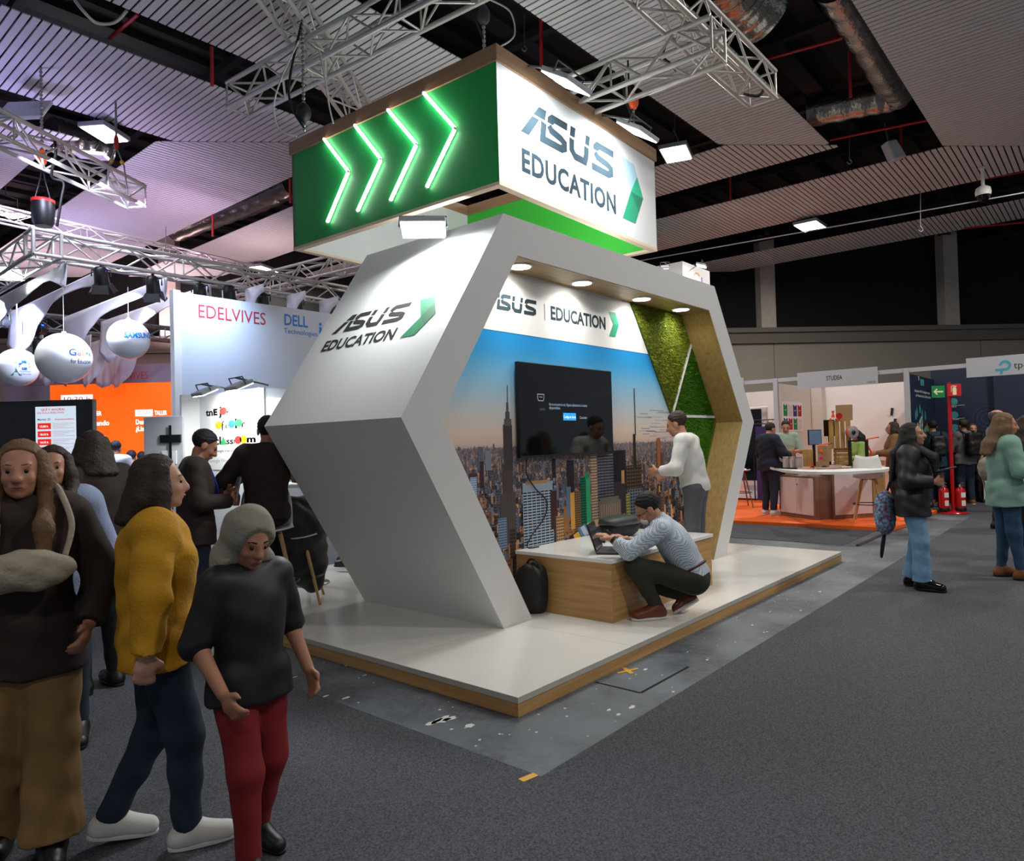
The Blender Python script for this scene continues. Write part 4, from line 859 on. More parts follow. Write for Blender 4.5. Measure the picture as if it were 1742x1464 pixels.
def extinguisher(px, lb):
    p = onz(px, 872, .0065); p = np.array([p[0], p[1], .0065]); d = (p-pb); p = pb+d*1.0; p[2] = .042; t = thing('fire_extinguisher', lb, 'fire extinguisher', tuple(p))
    q = MB(); q.lathe([(.06, .0), (.082, .02), (.085, .05), (.085, .36), (.07, .41), (.03, .44)], (0, 0, 0), 20); q.obj('cylinder', 'red_gloss', t)
    q = MB(); q.lathe([(.088, -.0), (.09, .01), (.09, .06), (.087, .065)], (0, 0, 0), 20); q.obj('boot', 'black', t)
    q = MB(); q.lathe([(.03, .44), (.03, .48), (.018, .49)], (0, 0, 0), 12); q.tube([(0, 0, .49), (-.05, -.03, .53), (-.11, -.06, .52)], .012, 6); q.tube([(0, 0, .47), (-.10, -.06, .47)], .01, 6); q.obj('valve', 'steel', t)
    q = MB(); q.tube(smooth_path([(.02, 0, .47), (.1, -.06, .40), (.10, -.06, .2), (.095, -.05, .10)]), .012, 8); q.obj('hose', 'black', t)
    q = MB(); n = -FW*np.array([1, 1, 0]); n /= np.linalg.norm(n); s = np.cross(n, [0, 0, 1]); q.obox(n*.0865+np.array([0, 0, .30]), s*.04, n*.001, (0, 0, .045)); q.obox(n*.0865+np.array([0, 0, .15]), s*.035, n*.001, (0, 0, .05)); q.obj('label_plate', 'paper', t)
extinguisher(1606.5, 'red fire extinguisher on the left of the red pole'); extinguisher(1635, 'red fire extinguisher on the right of the red pole')

# ------------------------------------------------------------------ counter and its load
CZ = .955
ct = thing('reception_counter', 'curved white counter with walnut cabinets on the orange platform', 'counter', (10.1, 1.3, OZ)); o_ = np.array([10.1, 1.3, OZ])
F = [onz(px, py, CZ) for px, py in ((1322, 796.5), (1332, 799), (1360, 801.5), (1400, 802.5), (1440, 802), (1480, 800), (1505, 798), (1517, 795))]
Bk = [p+np.array([.72, .42, 0]) for p in F[::-1]]; P = [(p[0]-o_[0], p[1]-o_[1]) for p in F+Bk]
q = MB(); q.prism(P, (0, 0, CZ-.04-OZ), (1, 0, 0), (0, 1, 0), (0, 0, .04)); q.obj('worktop', 'white', ct)
c0, c1 = onz(1328, 876, OZ), onz(1388, 884.5, OZ); c3, c4, c5 = onz(1418, 883, OZ), onz(1487, 879, OZ), onz(1506, 876, OZ)
def cab(a, b, depth, z1, m, name, doors):
    a = a-o_; b = b-o_; a[2] = b[2] = 0; U = (b-a); L = np.linalg.norm(U); U /= L; N = np.array([-U[1], U[0], 0]); N = N if N[0] > 0 else -N
    q = MB(); q.obox(a+U*L/2+N*depth/2+np.array([0, 0, z1/2+.0005]), U*L/2, N*depth/2, (0, 0, z1/2-.0005)); o = q.obj('cabinet', m, ct)
    mat('door_white', 'd9cfcb', .5) if 'door_white' not in MATS else 0
    n = doors
    for i in range(n):
        w = (L-.06)/n; q = MB(); q.obox(a+U*(.03+w*(i+.5))-N*.006+np.array([0, 0, z1/2+.02]), U*(w/2-.003), N*.0055, (0, 0, z1/2-.05)); d = q.obj('door', 'door_white', o)
        if i == n-1 and n > 1: q = MB(); q.sphere(a+U*(.03+w*(i+.06))-N*.013+np.array([0, 0, z1*.8]), .012, 8, 6); q.obj('lock', 'black', d)
    return a, U, N, L
cab(c0, c1, .5, .74, 'walnut_v', 'cabinet', 2); cab(c3, c4, .42, CZ-.04-OZ-.002, 'walnut_v', 'cabinet', 1)
q = MB(); a, b = c4-o_+np.array([.02, .03, 0]), c5-o_; a[2] = b[2] = 0; U = (b-a)/np.linalg.norm(b-a); N = np.array([-U[1], U[0], 0]); q.obox((a+b)/2+np.array([0, 0, (CZ-.04-OZ)/2]), (b-a)/2, N*.02, (0, 0, (CZ-.04-OZ)/2-.001)); q.obj('end_panel', 'oak_v', ct)
mat('cardboard', 'a98a63', .85, noise=.08, nscale=8)
VR = -RT
def boxitem(name, px0, px1, py0, z0, label, cat, m='cardboard', D=12.35, depth=.8, yaw=-.45, group=None):
    """carton whose front spans px0..px1 and whose top edge stands at py0, base at height z0"""
    w = (px1-px0)*D/FPX; c = dep((px0+px1)/2, 760, D); zt = dep((px0+px1)/2, py0, D)[2]; h = zt-z0; dd = w*depth
    ya = math.atan2(RT[1], RT[0])+yaw; k = abs(math.cos(yaw))+depth*abs(math.sin(yaw)); w /= k; dd = w*depth
    t = thing(name, label, cat, (c[0], c[1], z0+.0006), ya); q = MB(); q.box((-w/2, -dd/2, 0), (w/2, dd/2, h)); q.obj('body', m, t, .004); return t, w, dd, h
t, w_, d_, h_ = boxitem('cardboard_box', 1386, 1411, 785, CZ, 'flat cardboard box under the tall carton on the counter', 'box', depth=.7)
t, w_, d_, h_ = boxitem('cardboard_box', 1390, 1415, 757.5, t.location.z+h_, 'tall cardboard carton with pink tag and black corner print on the counter', 'box', depth=.6)
q = MB(); q.box((w_/2-.0, -d_/2+.03, h_*.62), (w_/2+.002, d_/2-.02, h_-.02)); q.obj('corner_print', 'black', t)
mat('pink', 'd0207a', .5); q = MB(); q.lathe([(.001, 0), (.03, 0), (.03, .003)], (-w_*.25, -d_/2-.0005, h_*.22), 16, (0, -1, 0)); q.obj('tag', 'pink', t)
# slatted crates
def crate(px0, px1, py0, z0, label, D, yaw, nslat, vertical):
    w = (px1-px0)*D/FPX; c = dep((px0+px1)/2, 760, D); zt = dep((px0+px1)/2, py0, D)[2]; h = zt-z0; k = abs(math.cos(yaw))+.75*abs(math.sin(yaw)); w /= k; dd = w*.75
    t = thing('wooden_crate', label, 'crate', (c[0], c[1], z0+.0006), math.atan2(RT[1], RT[0])+yaw)
    for f in range(4):
        q = MB(); L = w if f % 2 == 0 else dd
        for i in range(nslat):
            if vertical: a, b = -L/2+L*(i+.1)/nslat, -L/2+L*(i+.9)/nslat; za, zb = 0, h
            else: a, b = -L/2, L/2; za, zb = h*(i+.12)/nslat, h*(i+.88)/nslat
            o = (dd if f % 2 == 0 else w)/2; s = -1 if f in (0, 3) else 1
            if f % 2 == 0: q.box((a, s*o-(.012 if s > 0 else 0), za), (b, s*o+(.012 if s < 0 else 0), zb))
            else: q.box((s*o-(.012 if s > 0 else 0), a, za), (s*o+(.012 if s < 0 else 0), b, zb))
        q.obj('slatted_side', 'pine', t)
    q = MB()
    for i in (-1, 1):
        for j in (-1, 1): q.box((i*(w/2-.03)-.016, j*(dd/2-.03)-.016, 0), (i*(w/2-.03)+.016, j*(dd/2-.03)+.016, h))
    q.box((-w/2+.013, -dd/2+.013, h-.012), (w/2-.013, dd/2-.013, h-.0005)); q.box((-w/2+.013, -dd/2+.013, .0005), (w/2-.013, dd/2-.013, .012)); q.obj('frame', 'pine', t); return t, h
t, h_ = crate(1416, 1448, 763, CZ, 'small slatted wooden crate carrying the tall crate', 12.75, -.45, 4, False)
zc = CZ+h_+.002
t2, h2 = crate(1409, 1450, 715, zc, 'tall slatted wooden crate stacked in the middle of the counter', 12.75, -.45, 4, True)
zt = zc+h2+.002
t, w_, d_, h_ = boxitem('cardboard_box', 1423, 1453, 688.5, zt, 'cardboard box with black corner on top of the tall crate', 'box', D=12.75, depth=.6)
q = MB(); q.box((w_/2-.0, -d_/2+.02, h_*.62), (w_/2+.002, d_/2-.015, h_-.015)); q.obj('corner_print', 'black', t)
def place(px, z, D=12.35): c = dep(px, 760, D); return (c[0], c[1], z+.0008)
t = thing('tag_card', 'round red tag standing against the top carton', 'tag', place(1429, zt, 12.55)); q = MB(); q.lathe([(.001, 0), (.055, 0), (.055, .01)], (0, 0, .075), 20, tuple(-FW*[1, 1, 0])); q.box((-.02, -.01, 0), (.02, .01, .03)); q.obj('disc', 'red_gloss', t)
def robot(label, px, z, D, s, kind=0):
    t = thing('toy_robot', label, 'robot', place(px, z, D), .4)
    q = MB(); q.box((-.05*s, -.04*s, .02*s), (.05*s, .04*s, .05*s)); q.obj('chassis', 'white' if kind == 0 else 'black', t)
    for i in (-1, 1):
        for j in (-1, 1): q = MB(); q.lathe([(.022*s, -.008), (.022*s, .008)], (i*.045*s, j*.045*s, .022*s), 12, (0, 1, 0)); q.obj('wheel', 'orange_plastic', t)
    q = MB(); q.box((-.03*s, -.025*s, .05*s), (.03*s, .025*s, .095*s)); q.box((-.012*s, -.012*s, .095*s), (.012*s, .012*s, .14*s)); q.box((-.03*s, -.02*s, .14*s), (.035*s, .02*s, .17*s)); q.obj('body', 'orange_plastic', t)
robot('little orange robot on top of the tall crate', 1419, zt, 12.6, 1.0); robot('small wheeled robot at the front of the counter', 1381, CZ, 12.05, .65, 1)
def armbot(label, px, D, H, z=CZ):
    t = thing('robot_arm', label, 'robot arm', place(px, z, D)); s = H/.5
    q = MB(); q.lathe([(.05, 0), (.05, .015), (.03, .03)], (0, 0, 0), 16); q.obj('base', 'black', t)
    q = MB(); q.tube([(0, 0, .03), (.01, 0, .25*s), (-.05, .03, .33*s)], .014, 6); q.obj('lower_arm', 'orange_plastic', t)
    q = MB(); q.tube([(-.05, .03, .33*s), (-.07, .05, .46*s), (.08, -.08, .49*s)], .013, 6); q.sphere((-.05, .03, .33*s), .024, 8, 6); q.obj('upper_arm', 'orange_plastic', t)
    q = MB(); q.tube([(.08, -.08, .49*s), (.12, -.11, .49*s)], .009, 6); q.obj('gripper', 'black', t)
armbot('orange robot arm at the right of the counter', 1481, 12.5, .50); armbot('thin orange robot arm beside the monitor', 1401, 12.3, .42)
def monitor(label, px0, px1, py0, py1, D, yaw, m, back=False, z=CZ):
    w = (px1-px0)*D/FPX; c = dep((px0+px1)/2, 760, D); z1 = dep(px0, py0, D)[2]; z0 = dep(px0, py1, D)[2]
    t = thing('monitor', label, 'monitor', (c[0], c[1], z+.0008), math.atan2(RT[1], RT[0])+yaw)
    q = MB(); q.box((-w/2, -.015, z0-z), (w/2, .015, z1-z)); q.obj('frame', 'black', t, .004)
    q = MB(); q.box((-w/2+.012, -.0165, z0-z+.012), (w/2-.012, -.0155, z1-z-.012)); q.obj('screen', m, t)
    q = MB(); q.box((-.02, .016, .01), (.02, .04, (z0+z1)/2-z)); q.box((-.1, -.06, 0), (.1, .08, .0098)); q.obj('stand', 'black', t); return t
mat('screen_blue', '3b4a5c', .15, emit='5a6f86', estr=.5)
monitor('monitor with grey-blue screen on the counter', 1374, 1399, 731, 757, 12.7, .2, 'screen_blue')
monitor('dark monitor seen beside the tall crate', 1403, 1420, 714, 742, 13.15, -.3, 'black_gloss')
t = thing('filament_spool', 'orange filament spool on the black printer frame', 'spool', tuple(dep(1449, 735.5, 12.4))); nx = -FW*[1, 1, 0]; nx = nx/np.linalg.norm(nx)*.9+RT*.3
q = MB(); q.lathe([(.055, -.03), (.10, -.03), (.10, .03), (.055, .03)], (0, 0, 0), 24, nx); q.obj('filament', 'orange_plastic', t)
mat('clear', 'e8e8e8', .1, trans=.7)
for s in (-.036, .034): q = MB(); q.lathe([(.04, s), (.115, s), (.115, s+.004), (.04, s+.004)], (0, 0, 0), 24, nx); q.obj('flange', 'clear', t)
q = MB(); q.lathe([(.001, -.045), (.04, -.045), (.04, .05), (.001, .05)], (0, 0, 0), 16, nx); q.obj('hub', 'black', t)
t = thing('printer', 'black printer frame under the orange filament spool', 'printer', place(1460, CZ, 12.4), math.atan2(RT[1], RT[0])); w_ = 33*12.4/FPX; h_ = dep(1460, 748, 12.4)[2]-CZ
q = MB(); q.box((-w_/2, -.02, .0), (-w_/2+.045, .02, h_)); q.box((w_/2-.045, -.02, 0), (w_/2, .02, h_)); q.box((-w_/2+.045, -.02, h_-.03), (w_/2-.045, .02, h_)); q.obj('frame', 'black', t)
q = MB(); q.box((-.1, -.1, .02), (.1, .1, .04)); q.box((-w_/2, -.12, 0), (w_/2, .12, .0195)); q.obj('bed', 'dark_grey', t)
q = MB(); q.tube([(-w_/2+.03, 0, h_+.001), (-w_/2+.03, 0, h_+.13)], .012, 6); q.obj('spool_holder', 'black', t)
boxitem('cardboard_box', 1491, 1505, 782.5, CZ, 'little cardboard box at the right end of the counter', 'box', D=12.5)
def jar(px, D, label):
    t = thing('glass_jar', label, 'jar', place(px, CZ, D), 0, 'clear jars at the left of the counter'); q = MB(); q.lathe([(.05, 0), (.055, .01), (.055, .15), (.045, .17)], (0, 0, 0), 16); q.obj('glass', 'clear', t)
    q = MB(); q.lathe([(.001, .17), (.05, .171), (.05, .19), (.001, .19)], (0, 0, 0), 16); q.obj('lid', 'steel', t)
jar(1336, 12.5, 'clear jar first from the counter left end'); jar(1347, 12.45, 'clear jar second from the counter left end'); jar(1358, 12.35, 'clear jar third from the counter left end')
boxitem('wooden_tray', 1364, 1384, 764, CZ, 'low wooden tray behind the jars', 'tray', m='pine', D=12.75)
boxitem('parts_tray', 1411, 1431, 790.5, CZ, 'clear tray of red parts at the counter front', 'tray', m='clear', D=12.0, depth=.5)
t, w_, d_, h_ = boxitem('cardboard_box', 1335, 1356, 800, OZ+.75, 'cardboard box with red print on the cabinet shelf under the worktop', 'box', D=12.9, depth=.5, yaw=-.2)
boxitem('paper_box', 1375, 1392, 804, OZ+.75, 'small blue and white box on the cabinet under the worktop', 'box', m='light_grey', D=12.35, depth=.5, yaw=-.2)
# bar stool, white shell seat
def bar_stool(label, c, seat_z, rz, z0, m_seat='white', legm='beech', spread=.23, group=None):
    t = thing('bar_stool', label, 'stool', (c[0], c[1], z0+.0006), rz, group)
    q = MB(); Vv = []; F = []; n, m_ = 12, 12
    for i in range(n+1):
        for j in range(m_+1):
            u = -1+2*j/m_; v = i/n
            if v < .5: y = -.20+.40*v*2; zz = .03*u*u+.02*(1-v*2)**2
            else: k = (v-.5)*2; y = .20+.05*k; zz = .03*u*u+.36*k
            ww = .215*(1-.12*abs(v-.4))*(1-.35*max(0, v-.8)*3*abs(u)); Vv.append((u*ww, y-.06*abs(u)**2*(v > .5), seat_z-z0+zz))
    for i in range(n):
        for j in range(m_): F.append((i*(m_+1)+j, i*(m_+1)+j+1, (i+1)*(m_+1)+j+1, (i+1)*(m_+1)+j))
    q.add(Vv, F, None, True); s = q.obj('seat', m_seat, t, recalc=False); md = s.modifiers.new('thick', 'SOLIDIFY'); md.thickness = .012
    H = seat_z-z0-.02
    for i in (-1, 1):
        for j in (-1, 1): q = MB(); q.tube([(i*.10, j*.10, H), (i*spread, j*spread, 0)], [.018, .012], 8); q.obj('leg', legm, t)
    q = MB(); k = .42; r_ = (.10+(spread-.10)*(1-k))*1.40; q.tube([(r_*math.cos(a), r_*math.sin(a), H*k) for a in np.linspace(0, 2*PI, 25)], .009, 6, False); q.obj('foot_ring', 'black', t)
    q = MB(); q.tube([(-.10, -.10, H), (.10, .10, H)], .008, 6); q.tube([(.10, -.10, H), (-.10, .10, H)], .008, 6); q.obj('cross_brace', 'black', t); return t
bar_stool('white shell bar stool with wooden legs in front of the counter', onz(1480, 887, OZ), .78, math.atan2(RT[1], RT[0])+2.6, OZ)
bar_stool('brown-legged bar stool half hidden behind the portal right edge', onz(1258, 862, OZ), .80, .6, OZ, legm='walnut_v')
# posters
t = thing('poster', 'paper poster with coloured ribbons on the booth side wall', 'poster', (0, 3.028, 0)); a, b = ony(1330, 682, 3.028), ony(1366, 733, 3.028)
q = MB(); q.box((a[0], -.004, b[2]), (b[0], 0, a[2])); q.obj('sheet', 'paper', t)
q = MB(); w_, h_ = b[0]-a[0], a[2]-b[2]
for j in range(2):
    for i in range(4):
        cc = [['2f8a55', 'd8d4cc', '39408a', 'b02a3a'], ['39408a', 'b02a3a', '2f8a55', 'd8d4cc']][j][i]; x0 = a[0]+w_*(.05+.235*i); z1 = a[2]-h_*(.1+.46*j)
        q.box((x0, -.0055, z1-h_*.39), (x0+w_*.19, -.0045, z1), srgb(cc)); q.box((x0+w_*.05, -.0062, z1-h_*.2), (x0+w_*.14, -.0057, z1-h_*.18), srgb('e8e6e0')); q.prism([(0, 0), (w_*.1, 0), (w_*.05, -h_*.05)], (x0+w_*.045, -.0057, z1), (1, 0, 0), UZ, (0, -.0005, 0), srgb('f0eee8'))
q.obj('ribbon_print', 'print', t)
def card(px0, px1, py0, py1, lb):
    a, b = onx(px0, py0, 14.855), onx(px1, py1, 14.855); t = thing('leaflet', lb, 'leaflet', (14.857, (a[1]+b[1])/2, (a[2]+b[2])/2)); w_, h_ = abs(a[1]-b[1]), a[2]-b[2]
    t.rotation_euler = (.12, 0, 0)
    q = MB(); q.box((-.006, -w_/2, -h_/2), (0, w_/2, h_/2)); q.obj('paper', 'paper', t); q = MB(); q.box((-.0075, -w_/2+.01, -h_/2+.01), (-.0065, -.0, h_/2-.01)); q.obj('print', 'navy', t)
card(1509, 1521, 693, 707, 'upper of two leaflets stuck on the booth back wall'); card(1514, 1526, 711, 726, 'lower of two leaflets stuck on the booth back wall')
# big display on wheels, purple roll-up
D = 16.6; p = dep(1277, 760, D); p[2] = .007; t = thing('interactive_display', 'tall display in white frame on wheels beside the portal right edge', 'display', tuple(p), math.atan2(RT[1], RT[0])-.7)
z1, z0 = dep(1277, 693, D)[2], dep(1277, 826, D)[2]
q = MB(); q.box((-.50, -.05, z0), (.42, .05, z1)); q.obj('frame', 'white', t, .02); q = MB(); q.box((-.46, -.0515, z0+.12), (.30, -.0505, z1-.05)); q.obj('screen', 'black_gloss', t)
q = MB(); q.box((-.55, -.3, .09), (.47, .3, .16)); q.box((-.2, .06, .16), (.2, .14, z0+.6)); q.obj('stand', 'white', t)
for i in (-.45, .40):
    for j in (-.25, .25): q = MB(); q.lathe([(.045, -.02), (.045, .02)], (i, j, .046), 14, (0, 1, 0)); q.obj('wheel', 'black', t)
mat('purple', '3b2a6e', .6); D = 16.0; p = dep(1305, 745, D); t = thing('roll_up_banner', 'purple banner hanging from a small black truss behind the navy hoodie man', 'banner', (p[0], p[1], .06), math.atan2(RT[1], RT[0])-.5)
z1, z0 = dep(1305, 725, D)[2]-.06, dep(1305, 850, D)[2]; q = MB(); q.box((-.25, -.005, max(.02, z0-.06)), (.25, .005, z1)); q.obj('banner_sheet', 'purple', t); text('lettering', 'tc', (-.02, -.0065, z1-.38), (1, 0, 0), UZ, .13, 'white_print', t, shear=.3)
q = MB(); q.tube([(-.3, 0, z1+.06), (.3, 0, z1+.06)], .012, 6); q.tube([(-.3, 0, z1+.15), (.3, 0, z1+.15)], .012, 6)
for i in range(7): q.tube([(-.3+.1*i, 0, z1+.06), (-.25+.1*i, 0, z1+.15)], .006, 5)
for i in (-.3, .3): q.tube([(i, 0, 0), (i, 0, z1+.15)], .015, 6)
q.obj('frame', 'black', t)
# white demo table in the navy booth
p = onz(1679, 858, .0065); t = thing('demo_table', 'small white table in the navy booth', 'table', (p[0]+.6, p[1]-.1, .0065)); q = MB(); q.box((-.2, -.25, .85), (.2, .25, .89)); q.obj('tabletop', 'white', t); q = MB(); q.box((-.17, -.2, .0), (.17, .2, .8495)); q.obj('pedestal', 'white', t)
t = thing('display_card', 'grey-blue info card standing on the small white table', 'sign', (p[0]+.6, p[1]-.1, .897)); q = MB(); q.box((-.01, -.15, 0), (.01, .15, .28)); q.obj('card', 'grey', t); q = MB(); q.box((-.0115, -.1, .18), (-.0105, .1, .2)); q.box((-.0115, -.1, .14), (-.0105, .06, .15)); q.obj('card_print', 'white_print', t)
# threshold ramp lying before the orange platform
a, b = onz(1462, 928, .006), onz(1520, 902, .006); q = MB(); d = (b-a)/np.linalg.norm(b-a); n = np.array([-d[1], d[0], 0]); q.prism([(0, 0), (.05, 0), (.035, .016), (.015, .016)], a+np.array([0, 0, .0005]), n, UZ, d*min(np.linalg.norm(b-a), 1.25)); mat('rubber', '3a332e', .7); tag(q.obj('cable_ramp', 'rubber'), 'dark cable ramp on the floor before the orange platform', 'cable ramp')
# distant white cube sign behind the portal top
cs = dep(1161, 444, 15.5); t = thing('hanging_sign', 'distant white cube sign with coloured arc above the portal right end', 'sign', tuple(cs), .0)
aX = np.array([1, 0, 0]); q = MB(); q.box((0, 0, -.9), (onp(1207, 460, cs, (0, 1, 0))[0]-cs[0], 1.3, 0)); q.obj('box', 'white', t)
q = MB(); mat('arc_orange', 'e08a1e', .5); cc = onp(1186, 478, cs, (0, 1, 0))-cs; cc[1] = -.002
for i in range(14):
    a0, a1 = PI*(.25+.6*i/14), PI*(.25+.6*(i+1)/14); q.prism([(.20*math.cos(a0), .20*math.sin(a0)), (.20*math.cos(a1), .20*math.sin(a1)), (.16*math.cos(a1), .16*math.sin(a1)), (.16*math.cos(a0), .16*math.sin(a0))], cc, (1, 0, 0), UZ, (0, -.002, 0))
q.obj('emblem', 'arc_orange', t); mat('arc_blue', '2a5ac8', .5)
q = MB(); q.prism([(.22, -.05), (.27, -.05), (.25, .12), (.21, .12)], cc, (1, 0, 0), UZ, (0, -.002, 0)); q.obj('emblem', 'arc_blue', t)
fp = onp(1193, 453, cs+np.array([0, -.35, 0]), (0, 1, 0)); flood('bright little floodlight on the distant white cube sign', fp, (-.1, .3, -1), 25, .12, (fp[0], fp[1]+.39, fp[2]-.1))
fp = onp(1131, 456, cs+np.array([0, -.3, 0]), (0, 1, 0)); flood('tiny floodlight peeking over the portal top edge', fp, (.5, .3, -1), 12, .07, (fp[0]+.2, fp[1], fp[2]))
# ================================================================== the stage and booths on the left
XH = np.array([1., 0, 0]); YH = np.array([0, 1., 0])
# white booth with lettered header
hp0 = dep(308, 600, 9.75); YE = hp0[1]; ex0 = hp0[0]; EZ0, EZ1 = ony(308, 672, YE)[2], ony(308, 497, YE)[2]
mat('booth_white', 'c9d0dc', .5)
eb = thing('booth_frame', 'tall white booth with crimson EDELVIVES header below the stage truss', 'booth', (ex0, YE, 0))
q = MB(); q.box((.0, 0, EZ0), (5.2, .08, EZ1)); q.obj('header', 'booth_white', eb)
q = MB(); q.box((-.10, -.02, .007), (-.001, .10, EZ1+.02)); q.obj('post', 'white', eb)
mat('crimson', 'b5243f', .5); mat('dell_blue', '1a78c8', .5)
def onE(px, py): p = ony(px, py, YE-.003); return p-np.array([ex0, YE, 0])
a, b = onE(338, 541), onE(452, 550); a[2] = (a[2]+onE(452, 551)[2])/2
text('lettering', 'EDELVIVES', a+np.array([0, -.001, 0]), XH, UZ, .185, 'crimson', eb, width=b[0]-a[0], bold=0)
a = onE(484, 552); text('lettering', 'DELL', a, XH, UZ, .17, 'dell_blue', eb, bold=.02, width=.42); a = onE(483, 566); text('lettering', 'Technologies', a, XH, UZ, .08, 'dell_blue', eb, bold=0)
a = onE(543, 574); text('lettering', 'intel', a, XH, UZ, .26, 'dell_blue', eb, bold=.02)
# poster wall along Y, in front of the header
pp = dep(340, 730, 9.35); PXc = pp[0]; q0, q1 = onx(340, 672, PXc), onx(441, 659, PXc); zb = onx(340, 792, PXc)[2]
zt = (q0[2]+q1[2])/2; EBo = np.array([ex0, YE, 0])
q = MB(); q.box((PXc-ex0, q1[1]-YE, .007), (PXc+.06-ex0, q0[1]-YE, zt)); q.obj('poster_wall', 'white', eb)
q = MB(); q.box((ony(309, 700, q0[1])[0]-ex0, q0[1]-YE, .007), (PXc-ex0+.06, q0[1]-YE+.05, zt)); q.obj('inner_wall', 'white', eb)
w0 = ony(440, 670, q1[1]); w1 = ony(640, 670, q1[1])
q = MB(); q.box((PXc+.0605-ex0, q1[1]-YE+.02, .007), (w1[0]-ex0, q1[1]-YE+.07, zt)); q.obj('inner_wall', 'booth_white', eb)
mat('window_warm', 'f5ead2', .5, emit='ffe9c4', estr=.9); a, b = ony(455, 676, q1[1]), ony(520, 760, q1[1]); q = MB(); q.box((a[0]-ex0, q1[1]-YE+.005, b[2]), (b[0]-ex0, q1[1]-YE+.0195, a[2])); q.obj('light_panel', 'window_warm', eb)
# poster lettering: the joy of color at classroom
po = thing('poster', 'white poster reading the joy of color at classroom', 'poster', (PXc-.001, 0, 0)); XP = PXc-.004
q = MB(); q.box((-.006, q1[1]+.02, max(.3, zb-.05)), (0, q0[1]-.02, zt-.02)); q.obj('sheet', 'paper', po)
def onP(px, py): p = onx(px, py, PXc-.008); return p-np.array([PXc-.001, 0, 0])
q = MB(); UYn = np.array([0, -1., 0])
def ptx(s, px, py, hpx, wpx, col, bold=.02):
    p = onP(px, py); D = (p+np.array([PXc, 0, 0])-CAM_O)@FW; e = onP(px+wpx, py); text_into(q, s, p, UYn, UZ, hpx*D/FPX, width=abs(e[1]-p[1]), bold=bold, col=srgb(col)); q.obj('lettering', 'print', po, recalc=False)
ptx('tn', 350, 707.5, 11, 12, '2a2c30', .03); ptx('E', 363, 706, 10, 7, '4fae6a', .06); ptx('j', 372, 706, 15, 5, '202226'); ptx('y', 383, 703, 10, 8, '3a3c40', 0)
ptx('f', 376, 732, 16, 6, '2a2c30', 0); ptx('c', 383, 729, 11, 8, '2a2c30', 0); ptx('l', 400, 728, 16, 3, '202226', .03); ptx('r', 411, 726, 11, 6, '2a2c30', .03)
ptx('t', 359, 757, 13, 5, '6a6c70', 0); ptx('cl', 365, 756, 13, 11, '202226', .03); ptx('ss', 385, 755, 10, 12, '202226', .03); ptx('r', 398, 754, 10, 5, '2a2c30', 0); ptx('m', 420, 752, 11, 15, '202226', .04)
ptx('Google trae el color', 365, 769, 4.5, 45, '5a5c60', 0); ptx('Google Workspace', 357, 786, 6, 48, 'b0a69c', 0)
def pell(px, py, rx, rz, col):
    q = MB(); p = onP(px, py); q.prism([(rx*math.cos(2*PI*i/20), rz*math.sin(2*PI*i/20)) for i in range(20)], p, UYn, UZ, (-.0006, 0, 0), srgb(col)); q.obj('colour_dot', 'print', po)
for px, py, c in ((380, 699, 'd23a34'), (372, 723, 'eda61e'), (394, 721, '2f6fd0'), (406, 719, '3aa655'), (405, 748, 'd23a34'), (414, 747, 'eda61e')): pell(px, py, .085, .05, c)
for px, py, c in ((354, 754, '3a5fc8'), (380, 750, '3aa655')): q = MB(); p = onP(px, py); q.prism([(-.085, -.045), (.085, -.045), (0, .065)], p, UYn, UZ, (-.0006, 0, 0), srgb(c)); q.obj('colour_triangle', 'print', po)
for px, py, lb in ((350, 669, 'lit floodlight at the top left of the joy of color poster'), (408, 659, 'lit floodlight at the top right of the joy of color poster')):
    c = onx(px, py, PXc-.35); flood(lb, c, (.45, 0, -1), 16, .13, (PXc, c[1], zt+.01))
for px in (350, 398, 442): p = ony(px, 560, YE-.9); light('AREA', (p[0], YE-.55, EZ1+.35), (p[0], YE, EZ1-.7), 7, .2, (.55, .70, 1), spot=100)

# orange LED wall facing the stage
DL = 15.2; lo = dep(85, 655, DL); L0, L1 = lo, dep(340, 652, DL); LU = (L1-L0); LU[2] = 0; LW = np.linalg.norm(LU); LU /= LW; LN = np.cross(LU, UZ); LN = -LN if LN@FW > 0 else LN
lz1 = lo[2]; led = thing('led_wall', 'bright orange LED wall under the grey AULA EDELVIVES band', 'screen', tuple(np.array([lo[0], lo[1], 0])))
q = MB(); q.prism([(0, .75), (LW, .75), (LW, lz1), (0, lz1)], (0, 0, 0), LU, UZ, -LN*.1); mat('led_orange', 'e85a08', .5, emit='ff5a06', estr=1.0); q.obj('screen', 'led_orange', led)
q = MB(); q.prism([(-1.0, lz1+.005), (LW, lz1+.005), (LW, lz1+.40), (-1.0, lz1+.40)], (0, 0, 0), LU, UZ, -LN*.12); mat('mauve', '8c7a86', .6); q.obj('header', 'mauve', led)
q = MB(); q.prism([(-1.0, .007), (-.005, .007), (-.005, lz1), (-1.0, lz1)], (0, 0, 0), LU, UZ, -LN*.12); q.prism([(0, .007), (LW, .007), (LW, .745), (0, .745)], (0, 0, 0), LU, UZ, -LN*.1); q.obj('surround', 'mauve', led)
def onL_(px, py, k=.004): p = onp(px, py, lo+LN*k, LN); return p-np.array([lo[0], lo[1], 0])
ppx = DL/FPX
for s, px, py, h, w in (('AULA EDELVIVES', 148, 647, 13, 104),): text('lettering', s, onL_(px, py), LU, UZ, h*ppx, 'crimson', led, width=w*ppx, bold=0)
mat('led_white', 'ffffff', .5, emit='ffffff', estr=1.0); mat('led_red', 'c02a20', .5, emit='c02a20', estr=.5)
q = MB()
